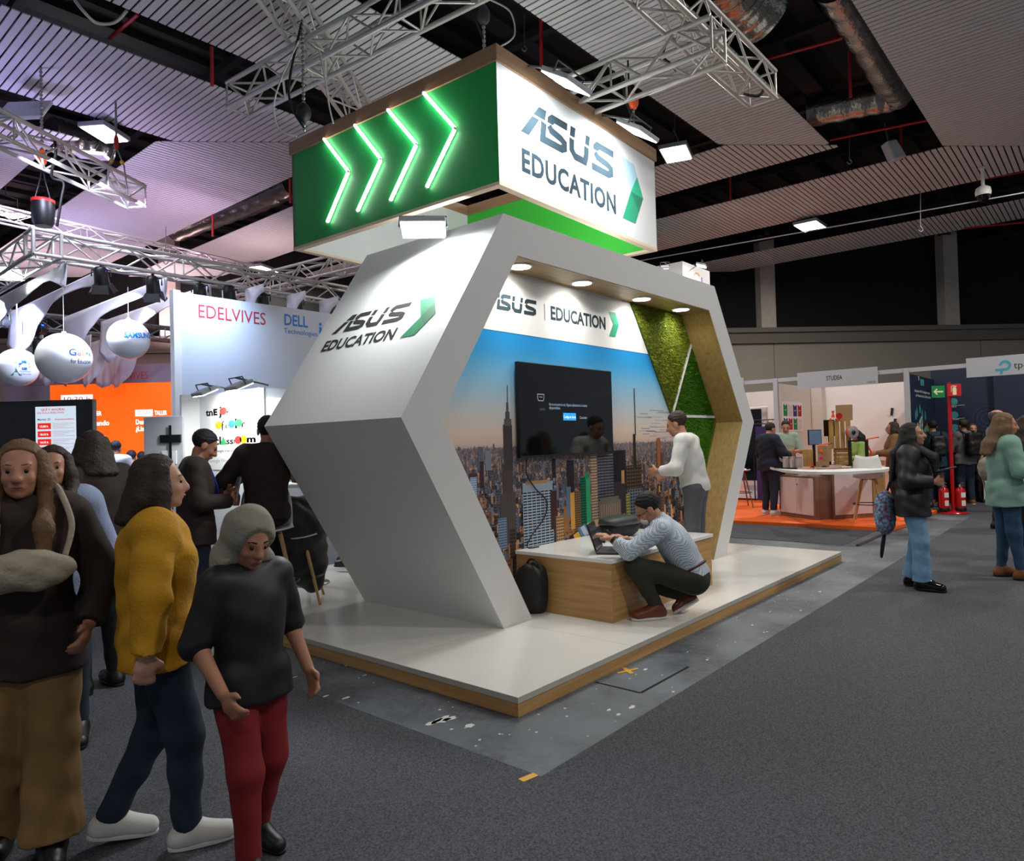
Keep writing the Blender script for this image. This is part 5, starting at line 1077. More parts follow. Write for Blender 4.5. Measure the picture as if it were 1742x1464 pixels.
for x0, y0, x1, y1 in ((104, 672, 158, 694), (230, 697, 260, 708)):
    a = onL_(x0, y1, .006); q.prism([(0, 0), ((x1-x0)*ppx, 0), ((x1-x0)*ppx, (y1-y0)*ppx), (0, (y1-y0)*ppx)], a, LU, UZ, LN*.001); q.obj('text_box', 'led_white', led); q = MB()
for s, px, py, h, w in (('TALLER', 145, 707, 7, 28), ('TALLER', 263, 705.5, 7, 21), ('nando', 158, 723.5, 8, 28), ('l.', 161, 734, 8, 6), ('onar', 158, 746.5, 8, 21), ('Des', 231, 721.5, 8, 14), ('¿Lis', 231, 733, 8, 14)): text('lettering', s, onL_(px, py, .006), LU, UZ, h*ppx, 'led_white', led, width=w*ppx, bold=.03)
text('lettering', '10:30 h', onL_(109, 684, .009), LU, UZ, 9*ppx, 'led_red', led, width=44*ppx, bold=.0); text('lettering', 'ZONA 8', onL_(234, 705.5, .009), LU, UZ, 6.5*ppx, 'led_red', led, width=22*ppx, bold=0)

# black info display in the left foreground
DK = 7.4; kp = dep(58, 690, DK); KU = RT*np.array([1, 1, 0]); KU /= np.linalg.norm(KU); KN = -FW*np.array([1, 1, 0]); KN /= np.linalg.norm(KN); k_ = DK/FPX
ko = np.array([kp[0], kp[1], .0065]); kd = thing('info_display', 'large black display with a lit schedule at the left edge', 'display', tuple(ko))
def onK(px, py, k=.0): p = onp(px, py, kp+KN*k, KN); return p-ko
zk1 = dep(60, 682, DK)[2]; xa, xb = onK(-70, 690)@KU, onK(157, 690)@KU
q = MB(); q.prism([(xa, .62), (xb, .62), (xb, zk1), (xa, zk1)], (0, 0, 0), KU, UZ, -KN*.08); q.obj('frame', 'dark_grey', kd, .006)
q = MB(); q.prism([(xa+.04, .68), (xb-.05, .68), (xb-.05, zk1-.04), (xa+.04, zk1-.04)], KN*.0005, KU, UZ, KN*.001); q.obj('screen', 'black_gloss', kd)
q = MB(); q.prism([(-.5, 0), (.5, 0), (.4, .1), (.1, .12), (.1, .615), (-.1, .615), (-.1, .12), (-.4, .1)], -KN*.02, KU, UZ, -KN*.3); q.obj('stand', 'black', kd)
q = MB(); a = onK(62, 800); W_ = 69*k_; H_ = 108*k_; k3 = .003
q.prism([(0, 0), (W_, 0), (W_, H_), (0, H_)], a+KN*k3, KU, UZ, KN*.0005, srgb('c3d2e0'))
for i in range(5):
    zz = H_*(.74-.125*i); q.prism([(W_*.05, zz-H_*.095), (W_*.38, zz-H_*.095), (W_*.38, zz), (W_*.05, zz)], a+KN*.0042, KU, UZ, KN*.0003, srgb('d8281e'))
    text_into(q, ('15:30 h', '16:15 h', '16:15 h', '17:00 h', '17:30 h')[i], a+KU*W_*.11+np.array([0, 0, zz-H_*.066])+KN*.005, KU, UZ, H_*.03, width=W_*.2, bold=.03, col=srgb('ffffff'))
    for j in range(4): q.prism([(W_*.42, zz-H_*(.012+.024*j)), (W_*(.95-.12*(j % 3)), zz-H_*(.012+.024*j)), (W_*(.95-.12*(j % 3)), zz-H_*(.005+.024*j)), (W_*.42, zz-H_*(.005+.024*j))], a+KN*.0042, KU, UZ, KN*.0003, srgb('b08a90'))
for s, u, v, h, w, c in (('QUÍ Y AHORA!', .14, .935, .034, .58, 'c01f2a'), ('EN AULA EDELVIVES', .05, .89, .026, .66, 'b84a58'), ('Martes 22', .05, .785, .030, .32, '2f4250'), ('Imprescindibles', .48, .785, .026, .47, 'c0304a')): text_into(q, s, a+KU*W_*u+np.array([0, 0, H_*v])+KN*.0045, KU, UZ, H_*h, width=W_*w, bold=.02, col=srgb(c))
q.obj('schedule', 'print_screen', kd)
# pale board with black bracket
DB = 9.0; bp_ = dep(275, 740, DB); bo = np.array([bp_[0], bp_[1], .0065]); bd = thing('mounted_screen', 'pale back of a display with black bracket before the LED wall', 'display', tuple(bo), math.atan2(KU[1], KU[0]))
z1, z0 = dep(275, 708, DB)[2]-.0065, dep(275, 796, DB)[2]-.0065; q = MB(); q.box((-.22, -.02, z0), (.28, .02, z1)); q.obj('panel', 'light_grey', bd, .008)
q = MB(); q.box((.0, -.05, z0+.32), (.26, -.0205, z0+.42)); q.box((.12, -.06, z0+.1), (.15, -.0505, z0+.54)); q.obj('bracket', 'black', bd); q = MB(); q.box((.02, -.045, z0+.05), (.2, -.0205, z0+.22)); q.obj('box', 'white', bd)
q = MB(); q.box((-.03, -.01, 0), (.03, .01, z0)); q.box((-.25, -.2, 0), (.25, .2, .02)); q.obj('stand', 'black', bd)

# ------------------------------------------------------------------ fabric sails
mat('sail', 'e6e4ea', .7, sheen=.2)
def sail(label, x, y0, y1, z, seed, drop=1.0, group='fabric sails under the stage truss'):
    prof = [(0, .36), (.05, .27), (.12, .17), (.2, .14), (.35, .145), (.47, .18), (.58, .26), (.68, .42), (.78, .68), (.86, .82), (.93, .80), (1, .58)] if group.startswith('fab') else [(0, .34), (.1, .3), (.25, .42), (.45, .70), (.7, .90), (.85, .92), (1, .78)]
    ns, nv = 40, 8; q = MB(); Vv = []; F = []; r_ = random.Random(seed); ph = r_.uniform(0, 6)
    for i in range(ns+1):
        s = i/ns
        for (a, ha), (b, hb) in zip(prof[:-1], prof[1:]):
            if a <= s <= b+1e-9: k = (s-a)/(b-a); k = k*k*(3-2*k) if 0 else k; h = ha+(hb-ha)*k
        h *= drop
        for j in range(nv+1):
            v = j/nv; fx = .035*v*math.sin(s*34+ph)*max(0, s-.35)+.04*v*v*math.sin(s*9+ph*2)
            Vv.append((x+fx, y0+(y1-y0)*s, z-h*v-.0*s))
    for i in range(ns):
        for j in range(nv): F.append((i*(nv+1)+j, i*(nv+1)+j+1, (i+1)*(nv+1)+j+1, (i+1)*(nv+1)+j))
    q.add(Vv, F, None, True); o = q.obj('fabric_sail', 'sail', recalc=False); md = o.modifiers.new('thick', 'SOLIDIFY'); md.thickness = .006
    return tag(o, label, 'sail', group)
SX = [(100, 452), (195, 447), (277, 474), (355, 484), (419, 491), (487, 503), (541, 512)]
SL = ['pale fabric sail below the truss corner cube', 'fabric sail from the first black spotlight to the blue-lit left', 'fabric sail behind the large white balloon', 'fabric sail behind the blue lettered balloon', 'fabric sail hanging over the crimson header lettering', 'fabric sail just left of the DELL lettering', 'fabric sail just right of the DELL lettering']
for i, ((px, py), lb) in enumerate(zip(SX, SL)):
    p = onz(px, py, 4.02); ye = 12.0 if i < 4 else YE-.08
    if ye-7.7 < .6: ye = 8.7
    if i < 4: sail(lb, p[0], 7.68, ye, 4.02, i, 1.0)
    else:
        # only the near corner of these hangs in front of the booth header
        q = MB(); yb_ = min(YE-.05, 9.0); n = 10; Vv = []
        for k in range(n+1):
            s = k/n; Vv += [(p[0]-.0, 7.68+(yb_-7.68)*s, 4.02), (p[0]+.02*math.sin(s*7), 7.68+(yb_-7.68)*s, 4.02-.55*(1-s)**1.6-.12)]
        q.add(Vv, [(2*k, 2*k+1, 2*k+3, 2*k+2) for k in range(n)], None, True); o = q.obj('fabric_sail', 'sail', recalc=False); md = o.modifiers.new('thick', 'SOLIDIFY'); md.thickness = .006; tag(o, lb, 'sail', 'fabric sails under the stage truss')
for i, (px, lb) in enumerate(((30, 'rear fabric sail lobe under the lettered A balloon'), (90, 'rear fabric sail lobe left of the LED wall'), (135, 'rear fabric sail lobe below the large white balloon'), (185, 'rear fabric sail lobe over the AULA lettering'), (228, 'rear pink-lit fabric sail lobe below the blue lettered balloon'), (262, 'rear fabric sail lobe at the end of the AULA EDELVIVES lettering'))):
    p = onz(px, 600, 3.75); y0 = 11.6; x = dep(px, 640, 13.6)[0]; sail(lb, x+.0, 11.9, 13.6, 3.75, 20+i, .95, 'rear fabric sails')

# balloons with lettering
def balloon(label, px, py, rpx, r=.3):
    D = r*FPX/rpx; c = dep(px, py, D); t = thing('balloon', label, 'balloon', tuple(c)); q = MB(); q.sphere((0, 0, 0), r, 36, 24); q.obj('ball', 'white_gloss', t)
    q = MB(); q.lathe([(.03, r-.002), (.03, r+.02), (.012, r+.03)], (0, 0, 0), 12); q.obj('cap', 'white', t)
    q = MB(); q.tube([(0, 0, r+.02), (0, 0, max(.3, 4.05-c[2]))], .004, 5); q.obj('wire', 'cable_white', t); return t, c, r
def btext(t, c, r, items, dx, dz):
    n0 = CAM_O-c; n0 /= np.linalg.norm(n0); U = np.cross(UZ, n0); U /= np.linalg.norm(U); Vv = np.cross(n0, U); q = MB()
    for s, u, v, h, w, col, bold in items:
        m = MB(); text_into(m, s, (0, 0, 0), XH, YH, h*r, width=w*r, bold=bold)
        P = np.array(m.v); a = (P[:, 0]/r+u); b = (P[:, 1]/r+v)
        pts = (np.cos(b)[:, None]*(np.sin(a)[:, None]*U+np.cos(a)[:, None]*n0)+np.sin(b)[:, None]*Vv)*r*1.006
        q.add(pts, m.f, srgb(col))
    q.obj('lettering', 'print', t, recalc=False)
b = balloon('white balloon lettered with a green A and blue plus at far left', 30, 625, 32); btext(*b, [('A', -.35, -.38, .62, .55, '2f7f7a', .05), ('+', .05, -.12, .5, .5, '1f68c0', .12), ('Accesibilidad', .1, -.22, .08, .5, '3a6fb0', 0), ('& Aprendizaje', .15, -.36, .08, .5, '3a6fb0', 0)], 0, 0)
b = balloon('largest white balloon with Google for Education lettering', 109, 609, 42.5, .37); btext(*b, [('G', .17, .13, .26, .27, '1d4a86', .02), ('o', .47, .13, .17, .15, 'a8283c', .02), ('o', .65, .13, .17, .15, 'c8841e', .02), ('gle', .83, .13, .2, .3, '1d4a86', .02), ('for Education', .22, -.18, .17, .9, '2c3a4a', .01)], 0, 0)
b = balloon('white balloon with blue SAMSUNG lettering', 219, 577, 33.5); btext(*b, [('SAMSUNG', -.21, .1, .26, 1.5, '1677c0', .04)], 0, 0)
balloon('plain grey-lit balloon in front of the orange LED wall', 200, 706, 20); balloon('pinkish balloon beside the white booth post', 292, 667, 16)

for lx, ly, tx in ((-.2, 7.0, .8), (.5, 7.4, 1.3), (1.1, 7.8, 2.2)): light('AREA', (lx, ly, 5.0), (tx, 10.0, 3.0), 24, .25, (.70, .74, 1), spot=150)  # added lavender fill on sails and balloons, no lamps hang here
# black spotlights under the truss
def stage_light(label, px, py, D=None, lit=False, aim=(.25, .35, -1)):
    p = ony(px, py, 7.72) if D is None else dep(px, py, D); t = thing('stage_light', label, 'spotlight', tuple(p), 0, 'black spotlights on the stage truss'); a = np.array(aim, float); a /= np.linalg.norm(a)
    q = MB(); q.lathe([(.05, -.13), (.085, -.10), (.09, .05), (.10, .11)], (0, 0, 0), 16, a); q.obj('body', 'black', t)
    q = MB(); q.lathe([(.001, .104), (.085, .104), (.085, .108)], (0, 0, 0), 16, a); q.obj('lens', 'spot_blue' if not lit else 'flood_on', t)
    s = np.cross(a, UZ); s /= np.linalg.norm(s); u2 = np.cross(s, a)
    for d_, e_ in ((s, u2), (-s, u2), (u2, s), (-u2, s)):
        q = MB(); c = a*.15+d_*.12; q.prism([(-.09, -.05), (.09, -.05), (.11, .06), (-.11, .06)], c, e_, a+d_*.55, d_*.003); q.obj('barn_door', 'black', t)
    q = MB(); top = max(.12, 4.04-p[2]) if D is None else .2
    q.tube([s*.115, s*.115+np.array([0, 0, top-.06]), -s*.115+np.array([0, 0, top-.06]), -s*.115], .011, 6); q.tube([(0, 0, top-.06), (0, 0, top)], .02, 6); q.obj('yoke', 'black', t)
    q = MB(); q.box((-.02, -.095, .05), (.03, -.088, .075)); q.obj('indicator', 'spot_blue', t)
for i, (px, py) in enumerate(((172, 470), (260, 485), (340, 497), (390, 499), (447, 512), (505, 519), (560, 527))):
    stage_light('black barn-door spotlight, %s from the truss corner cube' % ('first second third fourth fifth sixth seventh'.split()[i]), px, py)
stage_light('lit stage spotlight shining blue at the left picture edge', 4, 545, 11.5, True, tuple(-FW)); stage_light('small lit spotlight between two sails at left', 68, 560, 12, True, tuple(-FW))
stage_light('dark spotlight behind the lettered A balloon', 65, 590, 12.4)
flood('lit floodlight on the side stage truss at far left', onx(14, 466, .0), (-.35, -.5, -1), 30, .16, (.0, 9.6, 4.06))
# long low table with chairs' audience area
t = thing('stage_table', 'long dark table before the seated audience', 'table', tuple(dep(215, 800, 11.0)*[1, 1, 0]+[0, 0, .0065]), math.atan2(KU[1], KU[0])); q = MB(); q.box((-.9, -.3, .72), (.9, .3, .76)); q.obj('tabletop', 'dark_grey', t)
for i in (-.85, .85):
    for j in (-.25, .25): q = MB(); q.box((i-.02, j-.02, 0), (i+.02, j+.02, .7195)); q.obj('leg', 'black', t)
# ================================================================== people
def surface_nets(D, org, h):
    S = D < 0; nx, ny, nz = D.shape
    c = np.zeros((nx-1, ny-1, nz-1), np.uint8)
    for i in (0, 1):
        for j in (0, 1):
            for k in (0, 1): c += S[i:nx-1+i, j:ny-1+j, k:nz-1+k]
    M = (c > 0) & (c < 8); idx = -np.ones(M.shape, np.int64); I = np.argwhere(M); idx[M] = np.arange(len(I))
    acc = np.zeros((len(I), 3)); cnt = np.zeros(len(I))
    cor = [(i, j, k) for i in (0, 1) for j in (0, 1) for k in (0, 1)]
    vals = {q: D[I[:, 0]+q[0], I[:, 1]+q[1], I[:, 2]+q[2]] for q in cor}
    for a in cor:
        for ax in range(3):
            if a[ax] == 0:
                b = list(a); b[ax] = 1; b = tuple(b); va, vb = vals[a], vals[b]; m = (va < 0) != (vb < 0)
                t = np.where(m, va/(va-vb+1e-30), 0); p = np.array(a, float)[None, :].repeat(len(I), 0); p[:, ax] = t
                acc[m] += p[m]; cnt[m] += 1
    V = (I+acc/cnt[:, None])*h+org; F = []
    for ax in range(3):
        o1, o2 = [(1, 2), (2, 0), (0, 1)][ax]
        sl = [slice(None)]*3; sl2 = [slice(None)]*3; sl[ax] = slice(0, -1); sl2[ax] = slice(1, None)
        A, B = S[tuple(sl)], S[tuple(sl2)]; E = np.argwhere(A != B)
        E = E[(E[:, o1] > 0) & (E[:, o2] > 0) & (E[:, o1] < D.shape[o1]-1) & (E[:, o2] < D.shape[o2]-1)]
        inn = A[E[:, 0], E[:, 1], E[:, 2]]
        def cell(d1, d2): q = E.copy(); q[:, o1] -= d1; q[:, o2] -= d2; return idx[q[:, 0], q[:, 1], q[:, 2]]
        q = np.stack([cell(1, 1), cell(0, 1), cell(0, 0), cell(1, 0)], 1); q[~inn] = q[~inn][:, ::-1]; F.append(q)
    F = np.concatenate(F); return V, F[(F >= 0).all(1)]
def _n(v): v = np.array(v, float); return v/(np.linalg.norm(v)+1e-12)
class SDF:
    def __init__(s): s.g = []            # groups of (k, prims)
    def group(s, k): s.g.append((k, [])); return s
    def cap(s, a, b, ra, rb=None, cuta=0, cutb=0): s.g[-1][1].append(('c', np.array(a, float), np.array(b, float), ra, ra if rb is None else rb, cuta, cutb)); return s
    def ell(s, c, r, M=None, cut=None): s.g[-1][1].append(('e', np.array(c, float), np.array(r, float), np.eye(3) if M is None else np.array(M, float), cut)); return s
    def box(s, c, r, M=None, rd=.02): s.g[-1][1].append(('b', np.array(c, float), np.array(r, float), np.eye(3) if M is None else np.array(M, float), rd)); return s
    def mesh(s, h, cuts=(), noise=0, nf=30, sub=None, seed=0):
        lo = np.full(3, 9e9); hi = -lo; allb = []
        for k, P in s.g:
            for p in P:
                r = max(p[3], p[4]) if p[0] == 'c' else float(max(p[2]))*(1.75 if p[0] == 'b' else 1)
                pts = [p[1], p[2]] if p[0] == 'c' else [p[1]]
                a = np.min(pts, 0)-r; b = np.max(pts, 0)+r; allb.append((a, b)); lo = np.minimum(lo, a); hi = np.maximum(hi, b)
        lo = lo-3*h-.02; hi = hi+3*h+.02; n = np.ceil((hi-lo)/h).astype(int)+1; D = np.full(n, 1.0, np.float32); bi = 0
        ax = [lo[i]+h*np.arange(n[i]) for i in range(3)]
        for k, P in s.g:
            E = np.zeros(n, np.float32)
            for p in P:
                a, b = allb[bi]; bi += 1; m = 5*k+2*h; i0 = np.maximum(((a-m-lo)/h).astype(int), 0); i1 = np.minimum(((b+m-lo)/h).astype(int)+2, n)
                X, Y, Z = np.meshgrid(ax[0][i0[0]:i1[0]], ax[1][i0[1]:i1[1]], ax[2][i0[2]:i1[2]], indexing='ij')
                if p[0] == 'c':
                    A, B = p[1], p[2]; ba = B-A; L2 = ba@ba+1e-12; px, py, pz = X-A[0], Y-A[1], Z-A[2]
                    tr = (px*ba[0]+py*ba[1]+pz*ba[2])/L2; t = np.clip(tr, 0, 1)
                    d = np.sqrt((px-t*ba[0])**2+(py-t*ba[1])**2+(pz-t*ba[2])**2)-(p[3]+(p[4]-p[3])*t); L = math.sqrt(L2)
                    if p[5]: d = np.maximum(d, -tr*L)
                    if p[6]: d = np.maximum(d, (tr-1)*L)
                elif p[0] == 'e':
                    c, r, M = p[1], p[2], p[3]; q = [(X-c[0])*M[i][0]+(Y-c[1])*M[i][1]+(Z-c[2])*M[i][2] for i in range(3)]
                    k0 = np.sqrt(sum((q[i]/r[i])**2 for i in range(3))); k1 = np.sqrt(sum((q[i]/r[i]**2)**2 for i in range(3)))+1e-9; d = k0*(k0-1)/k1
                    if p[4] is not None: d = np.maximum(d, (X-p[4][0][0])*p[4][1][0]+(Y-p[4][0][1])*p[4][1][1]+(Z-p[4][0][2])*p[4][1][2])
                else:
                    c, r, M, rd = p[1], p[2], p[3], p[4]; q = [np.abs((X-c[0])*M[i][0]+(Y-c[1])*M[i][1]+(Z-c[2])*M[i][2])-(r[i]-rd) for i in range(3)]
                    d = np.sqrt(sum(np.maximum(v, 0)**2 for v in q))+np.minimum(np.maximum(np.maximum(q[0], q[1]), q[2]), 0)-rd
                E[i0[0]:i1[0], i0[1]:i1[1], i0[2]:i1[2]] += np.exp(np.clip(-d/k, -60, 60))
            with np.errstate(divide='ignore'): d = np.where(E > 1e-20, -k*np.log(np.maximum(E, 1e-30)), 1.0)
            hh = np.clip(.5+.5*(D-d)/.012, 0, 1); D = np.where((D > .9) | (d > .9), np.minimum(D, d), D+(d-D)*hh-.012*hh*(1-hh))
        X, Y, Z = np.meshgrid(*ax, indexing='ij', sparse=True)
        if noise:
            r_ = np.random.default_rng(seed); ph = r_.uniform(0, 6, 6)
            D = D+noise*(np.sin(nf*(X+.6*Z)+ph[0]+2*np.sin(9*Y+6*Z+ph[1]))*np.sin(nf*.7*(Z+.4*Y)+ph[2]+1.5*np.sin(11*X+ph[3]))+.5*np.sin(nf*1.9*(Z-.5*X)+ph[4]+2*np.sin(13*Y)))
        for c, nn in cuts: D = np.maximum(D, (X-c[0])*nn[0]+(Y-c[1])*nn[1]+(Z-c[2])*nn[2])
        D[0] = D[-1] = 1; D[:, 0] = D[:, -1] = 1; D[:, :, 0] = D[:, :, -1] = 1
        return surface_nets(D, lo, h)
def mesh_obj(name, VF, m, parent):
    V, F = VF; me = bpy.data.meshes.new(name); me.from_pydata(V.tolist(), [], F.tolist()); me.polygons.foreach_set('use_smooth', [True]*len(F)); me.update()
    o = bpy.data.objects.new(name, me); COL.objects.link(o); me.materials.append(MATS[m]); o.parent = parent; return o

STAND = dict(pel=(0, 0, .94), chest=(0, .0, 1.25), neck=(0, -.015, 1.445), head=(0, .02, 1.595), shL=(-.175, -.01, 1.41), shR=(.175, -.01, 1.41), elL=(-.225, -.03, 1.13), elR=(.225, -.03, 1.13), wrL=(-.235, .07, .90), wrR=(.235, .07, .90),
             hipL=(-.09, 0, .91), hipR=(.09, 0, .91), knL=(-.10, .02, .50), knR=(.10, .02, .50), anL=(-.105, -.02, .085), anR=(.105, -.02, .085), toL=(-.125, .15, .03), toR=(.125, .15, .03), face=(0, 1, 0), hup=(0, 0, 1))
SIT = dict(pel=(0, 0, .0), chest=(0, .03, .33), neck=(0, .03, .53), head=(0, .07, .675), shL=(-.18, .02, .49), shR=(.18, .02, .49), elL=(-.23, .06, .22), elR=(.23, .06, .22), wrL=(-.16, .26, .20), wrR=(.16, .26, .20),
           hipL=(-.09, .02, -.02), hipR=(.09, .02, -.02), knL=(-.13, .43, .0), knR=(.13, .43, .0), anL=(-.13, .36, -.40), anR=(.13, .36, -.40), toL=(-.14, .52, -.455), toR=(.14, .52, -.455), face=(0, 1, 0), hup=(0, 0, 1))
def hand_prims(s, wr, d, palmn, side, k=1.0, curl=.5):
    """palm and five fingers: d points from the wrist along the hand, palmn out of the palm, side = +1 when the thumb lies along cross(d, palmn)"""
    d = _n(d); palmn = _n(np.array(palmn)-d*(np.array(palmn)@d)); t = np.cross(d, palmn)*side
    wr = np.array(wr, float); s.ell(wr+d*.05*k, (.048*k, .016*k, .042*k), [d, palmn, t])
    for i, (o, L) in enumerate(((.030, .072), (.010, .080), (-.011, .074), (-.031, .058))):
        b = wr+d*.085*k+t*o*k*1.05; d1 = _n(d*math.cos(curl)+palmn*math.sin(curl)+t*o*3); d2 = _n(d*math.cos(curl*2.1)+palmn*math.sin(curl*2.1)); m = b+d1*L*.52*k; e = m+d2*L*.48*k
        s.cap(b-d*.02*k, m, .0092*k, .0085*k); s.cap(m, e, .0085*k, .0072*k)
    b = wr+d*.03*k+t*.034*k; m = b+_n(d*.6+t*.8+palmn*.3)*.036*k; e = m+_n(d*.9+t*.25+palmn*.35)*.03*k; s.cap(b, m, .0115*k, .010*k); s.cap(m, e, .010*k, .008*k)
def person(label, loc, rz, H=1.72, J=None, base=STAND, h=.010, skin='skin', hair='hair_brown', style='short', top='dark', topinf=.016, sleeve=1.0, hem=.03, bottom='jeans', botinf=.014, legflare=0., shoe='black', sole='black', extras=None, gender='m', curl=.5, palm=None, hd=None, name='person', glasses=False, collar=None, flat=True, headscale=1.0, hz=0.0, fold=.003):
    j = dict(base); j.update(J or {}); k = H/1.725
    if not hz:
        for sd, sg in (('L', -1), ('R', 1)):
            j['el'+sd] = np.array(j['el'+sd], float)+[sg*topinf*1.1, 0, 0]; j['wr'+sd] = np.array(j['wr'+sd], float)+[sg*topinf*.6, 0, 0]
    for a in list(j):
        if a not in ('face', 'hup'): j[a] = np.array(j[a], float)*(k if not hz else 1)
    root = thing(name, label, 'person', tuple(loc), rz)
    up = _n(j['neck']-j['pel']); rt = _n(j['shR']-j['shL']); rt = _n(rt-up*(rt@up)); fw = np.cross(up, rt); T3 = [rt, fw, up]
    hrt = _n(j['hipR']-j['hipL']); hfw = np.cross(_n(up-hrt*(up@hrt)), hrt); hup_ = np.cross(hrt, hfw); H3 = [hrt, hfw, hup_]
    hf = _n(j['face']); hu = _n(np.array(j['hup'])-hf*(np.array(j['hup'])@hf)); hr = np.cross(hf, hu); A3 = [hr, hf, hu]
    w = .93 if gender == 'f' else 1.0; kk = k*headscale
    def HP(x, y, z): return j['head']+(hr*x+hf*y+hu*z)*kk
    mid = (j['pel']+j['chest'])/2
    def torso(s, e, full=True):
        s.ell(j['pel'], np.array((.165*(1.02 if gender == 'f' else .98), .118, .125))*k+e, H3); s.ell(mid, np.array((.140*w, .108, .17))*k+e, T3); s.ell(j['chest'], np.array((.168*w, .118, .19))*k+e, T3)
        if gender == 'f':
            for q in (-1, 1): s.ell(j['chest']+(rt*.07*q+fw*.085-up*.01)*k, np.array((.06, .05, .06))*k+e*.7, T3)
        s.cap(j['shL']+rt*.02*k-up*e*.45, j['shR']-rt*.02*k-up*e*.45, .060*k+e)
        if e: s.cap(j['neck']-up*.045*k-fw*.01, j['shL']+rt*.03*k, .050*k+e*.7); s.cap(j['neck']-up*.045*k-fw*.01, j['shR']-rt*.03*k, .050*k+e*.7)
    def arm(s, sd, e, upto=1.0, cut=0):
        a, b, c = j['sh'+sd]-up*e*.3, j['el'+sd], j['wr'+sd]; s.cap(a, b, .052*k*w+e, .043*k*w+e)
        if upto > .5: s.cap(b, b+(c-b)*(upto-.5)*2, .043*k*w+e, (.043-.014*(upto-.5)*2)*k*w+e*.9, 0, cut)
    def leg(s, sd, e, cut=0, fl=0., upto=1.0):
        a, b, c = j['hip'+sd], j['kn'+sd], j['an'+sd]; s.cap(a, b, .088*k+e, .058*k+e); s.cap(b, b+(c-b)*upto, .057*k+e, .037*k+e+fl, 0, cut)
    # --- body, one continuous surface
    s = SDF().group(.018*k); torso(s, 0)
    for sd in 'LR': arm(s, sd, 0); leg(s, sd, 0)
    s.cap(j['neck']-up*.03*k, j['head']-hu*.05*kk-hf*.012*kk, .058*k*w, .052*k*w)
    s.group(.007*k)
    s.ell(HP(0, -.014, .045), np.array((.076, .096, .083))*kk, A3).ell(HP(0, .034, -.008), np.array((.060, .060, .092))*kk, A3).ell(HP(0, .04, -.062), np.array((.050, .046, .040))*kk, A3).ell(HP(0, .074, -.086), np.array((.020, .017, .017))*kk, A3)
    s.cap(HP(0, .096, .022), HP(0, .114, -.018), .008*kk, .0135*kk).ell(HP(.010, .104, -.020), np.array((.009, .010, .008))*kk, A3).ell(HP(-.010, .104, -.020), np.array((.009, .010, .008))*kk, A3)
    s.cap(HP(-.036, .080, .034), HP(.036, .080, .034), .011*kk)
    for q in (-1, 1): s.ell(HP(.036*q, .068, -.020), np.array((.022, .020, .022))*kk, A3).ell(HP(.078*q, -.006, -.004), np.array((.010, .022, .032))*kk, A3)
    s.cap(HP(-.016, .094, -.053), HP(.016, .094, -.053), .0085*kk)
    for sd in 'LR':
        d = _n(j['wr'+sd]-j['el'+sd]) if not hd or sd not in hd else _n(hd[sd]); pn = palm[sd] if palm else (np.cross(d, up)*(1 if sd == 'L' else -1)*.2+fw*.0+rt*(1 if sd == 'L' else -1))
        cr = np.cross(d, _n(np.array(pn)-d*(np.array(pn)@d))); sd_ = 1 if (cr@fw) > 0 else -1
        if abs(cr@fw) < .3: sd_ = 1 if cr@up > 0 else -1
        hand_prims(s, j['wr'+sd], d, pn, sd_, k*w, curl)
    body = mesh_obj('body', s.mesh(h), skin, root)
    if h < .013:
        for q in (-1, 1):
            e = MB(); e.sphere(HP(.031*q, .0845, .0125), .0098*kk, 10, 8); e.obj('eye', 'eye', body)
        e = MB(); e.tube([HP(-.019, .0995, -.0535), HP(0, .104, -.052), HP(.019, .0995, -.0535)], [.003*kk, .0056*kk, .003*kk], 8); e.obj('mouth', 'lips', body)
        for q in (-1, 1): e = MB(); e.tube([HP(.016*q, .092, .037), HP(.034*q, .089, .042), HP(.048*q, .078, .036)], .0035*kk, 6); e.obj('eyebrow', hair if hair != 'none' else 'hair_brown', body)
    if glasses:
        e = MB()
        for q in (-1, 1): e.tube([HP(.032*q+.022*math.cos(a), .103, .008+.017*math.sin(a)) for a in np.linspace(0, 2*PI, 17)], .0018*kk, 5, False); e.tube([HP(.054*q, .10, .012), HP(.08*q, 0, .012)], .0018*kk, 5)
        e.tube([HP(-.01, .105, .012), HP(.01, .105, .012)], .0018*kk, 5); e.obj('glasses', 'black', root)
    # --- hair
    s = SDF().group(.010*kk)
    s.ell(HP(0, -.020, .052), np.array((.084, .102, .090))*kk, A3)
    if style == 'hood':
        s = SDF().group(.02*kk); s.ell(HP(0, -.03, .045), np.array((.112, .125, .115))*kk, A3); s.cap(HP(-.05, -.06, -.08), HP(.05, -.06, -.08), .07*kk); s.cap(HP(-.09, -.02, -.11), HP(.09, -.02, -.11), .055*kk)
        ho = mesh_obj('hood', s.mesh(max(.007, h), [(HP(0, .062, .03), _n(hf*.97-hu*.25))], .003, 40), 'hood_grey', root)
    elif style in ('short', 'buzz', 'balding'):
        cuts = [(HP(0, .064, .092), _n(hf*.81-hu*.58)), (HP(0, 0, -.045), -hu)]
        if style == 'balding': cuts = [(HP(0, 0, -.03), -hu), (HP(0, .0, .10), hu), (HP(0, .01, .04), hf)]
        mesh_obj('hair', s.mesh(max(.005, h*.6), cuts, .0022, 130), hair, root)
    else:
        VF = s.mesh(max(.006, h*.7), [(HP(0, .058, .100), _n(hf*.80-hu*.60))], .0015, 110); ho = mesh_obj('hair', VF, hair, root)
        L = {'long': .44, 'mid': .26, 'bob': .16}[style]*k; s = SDF().group(.014*kk); ti = topinf*k
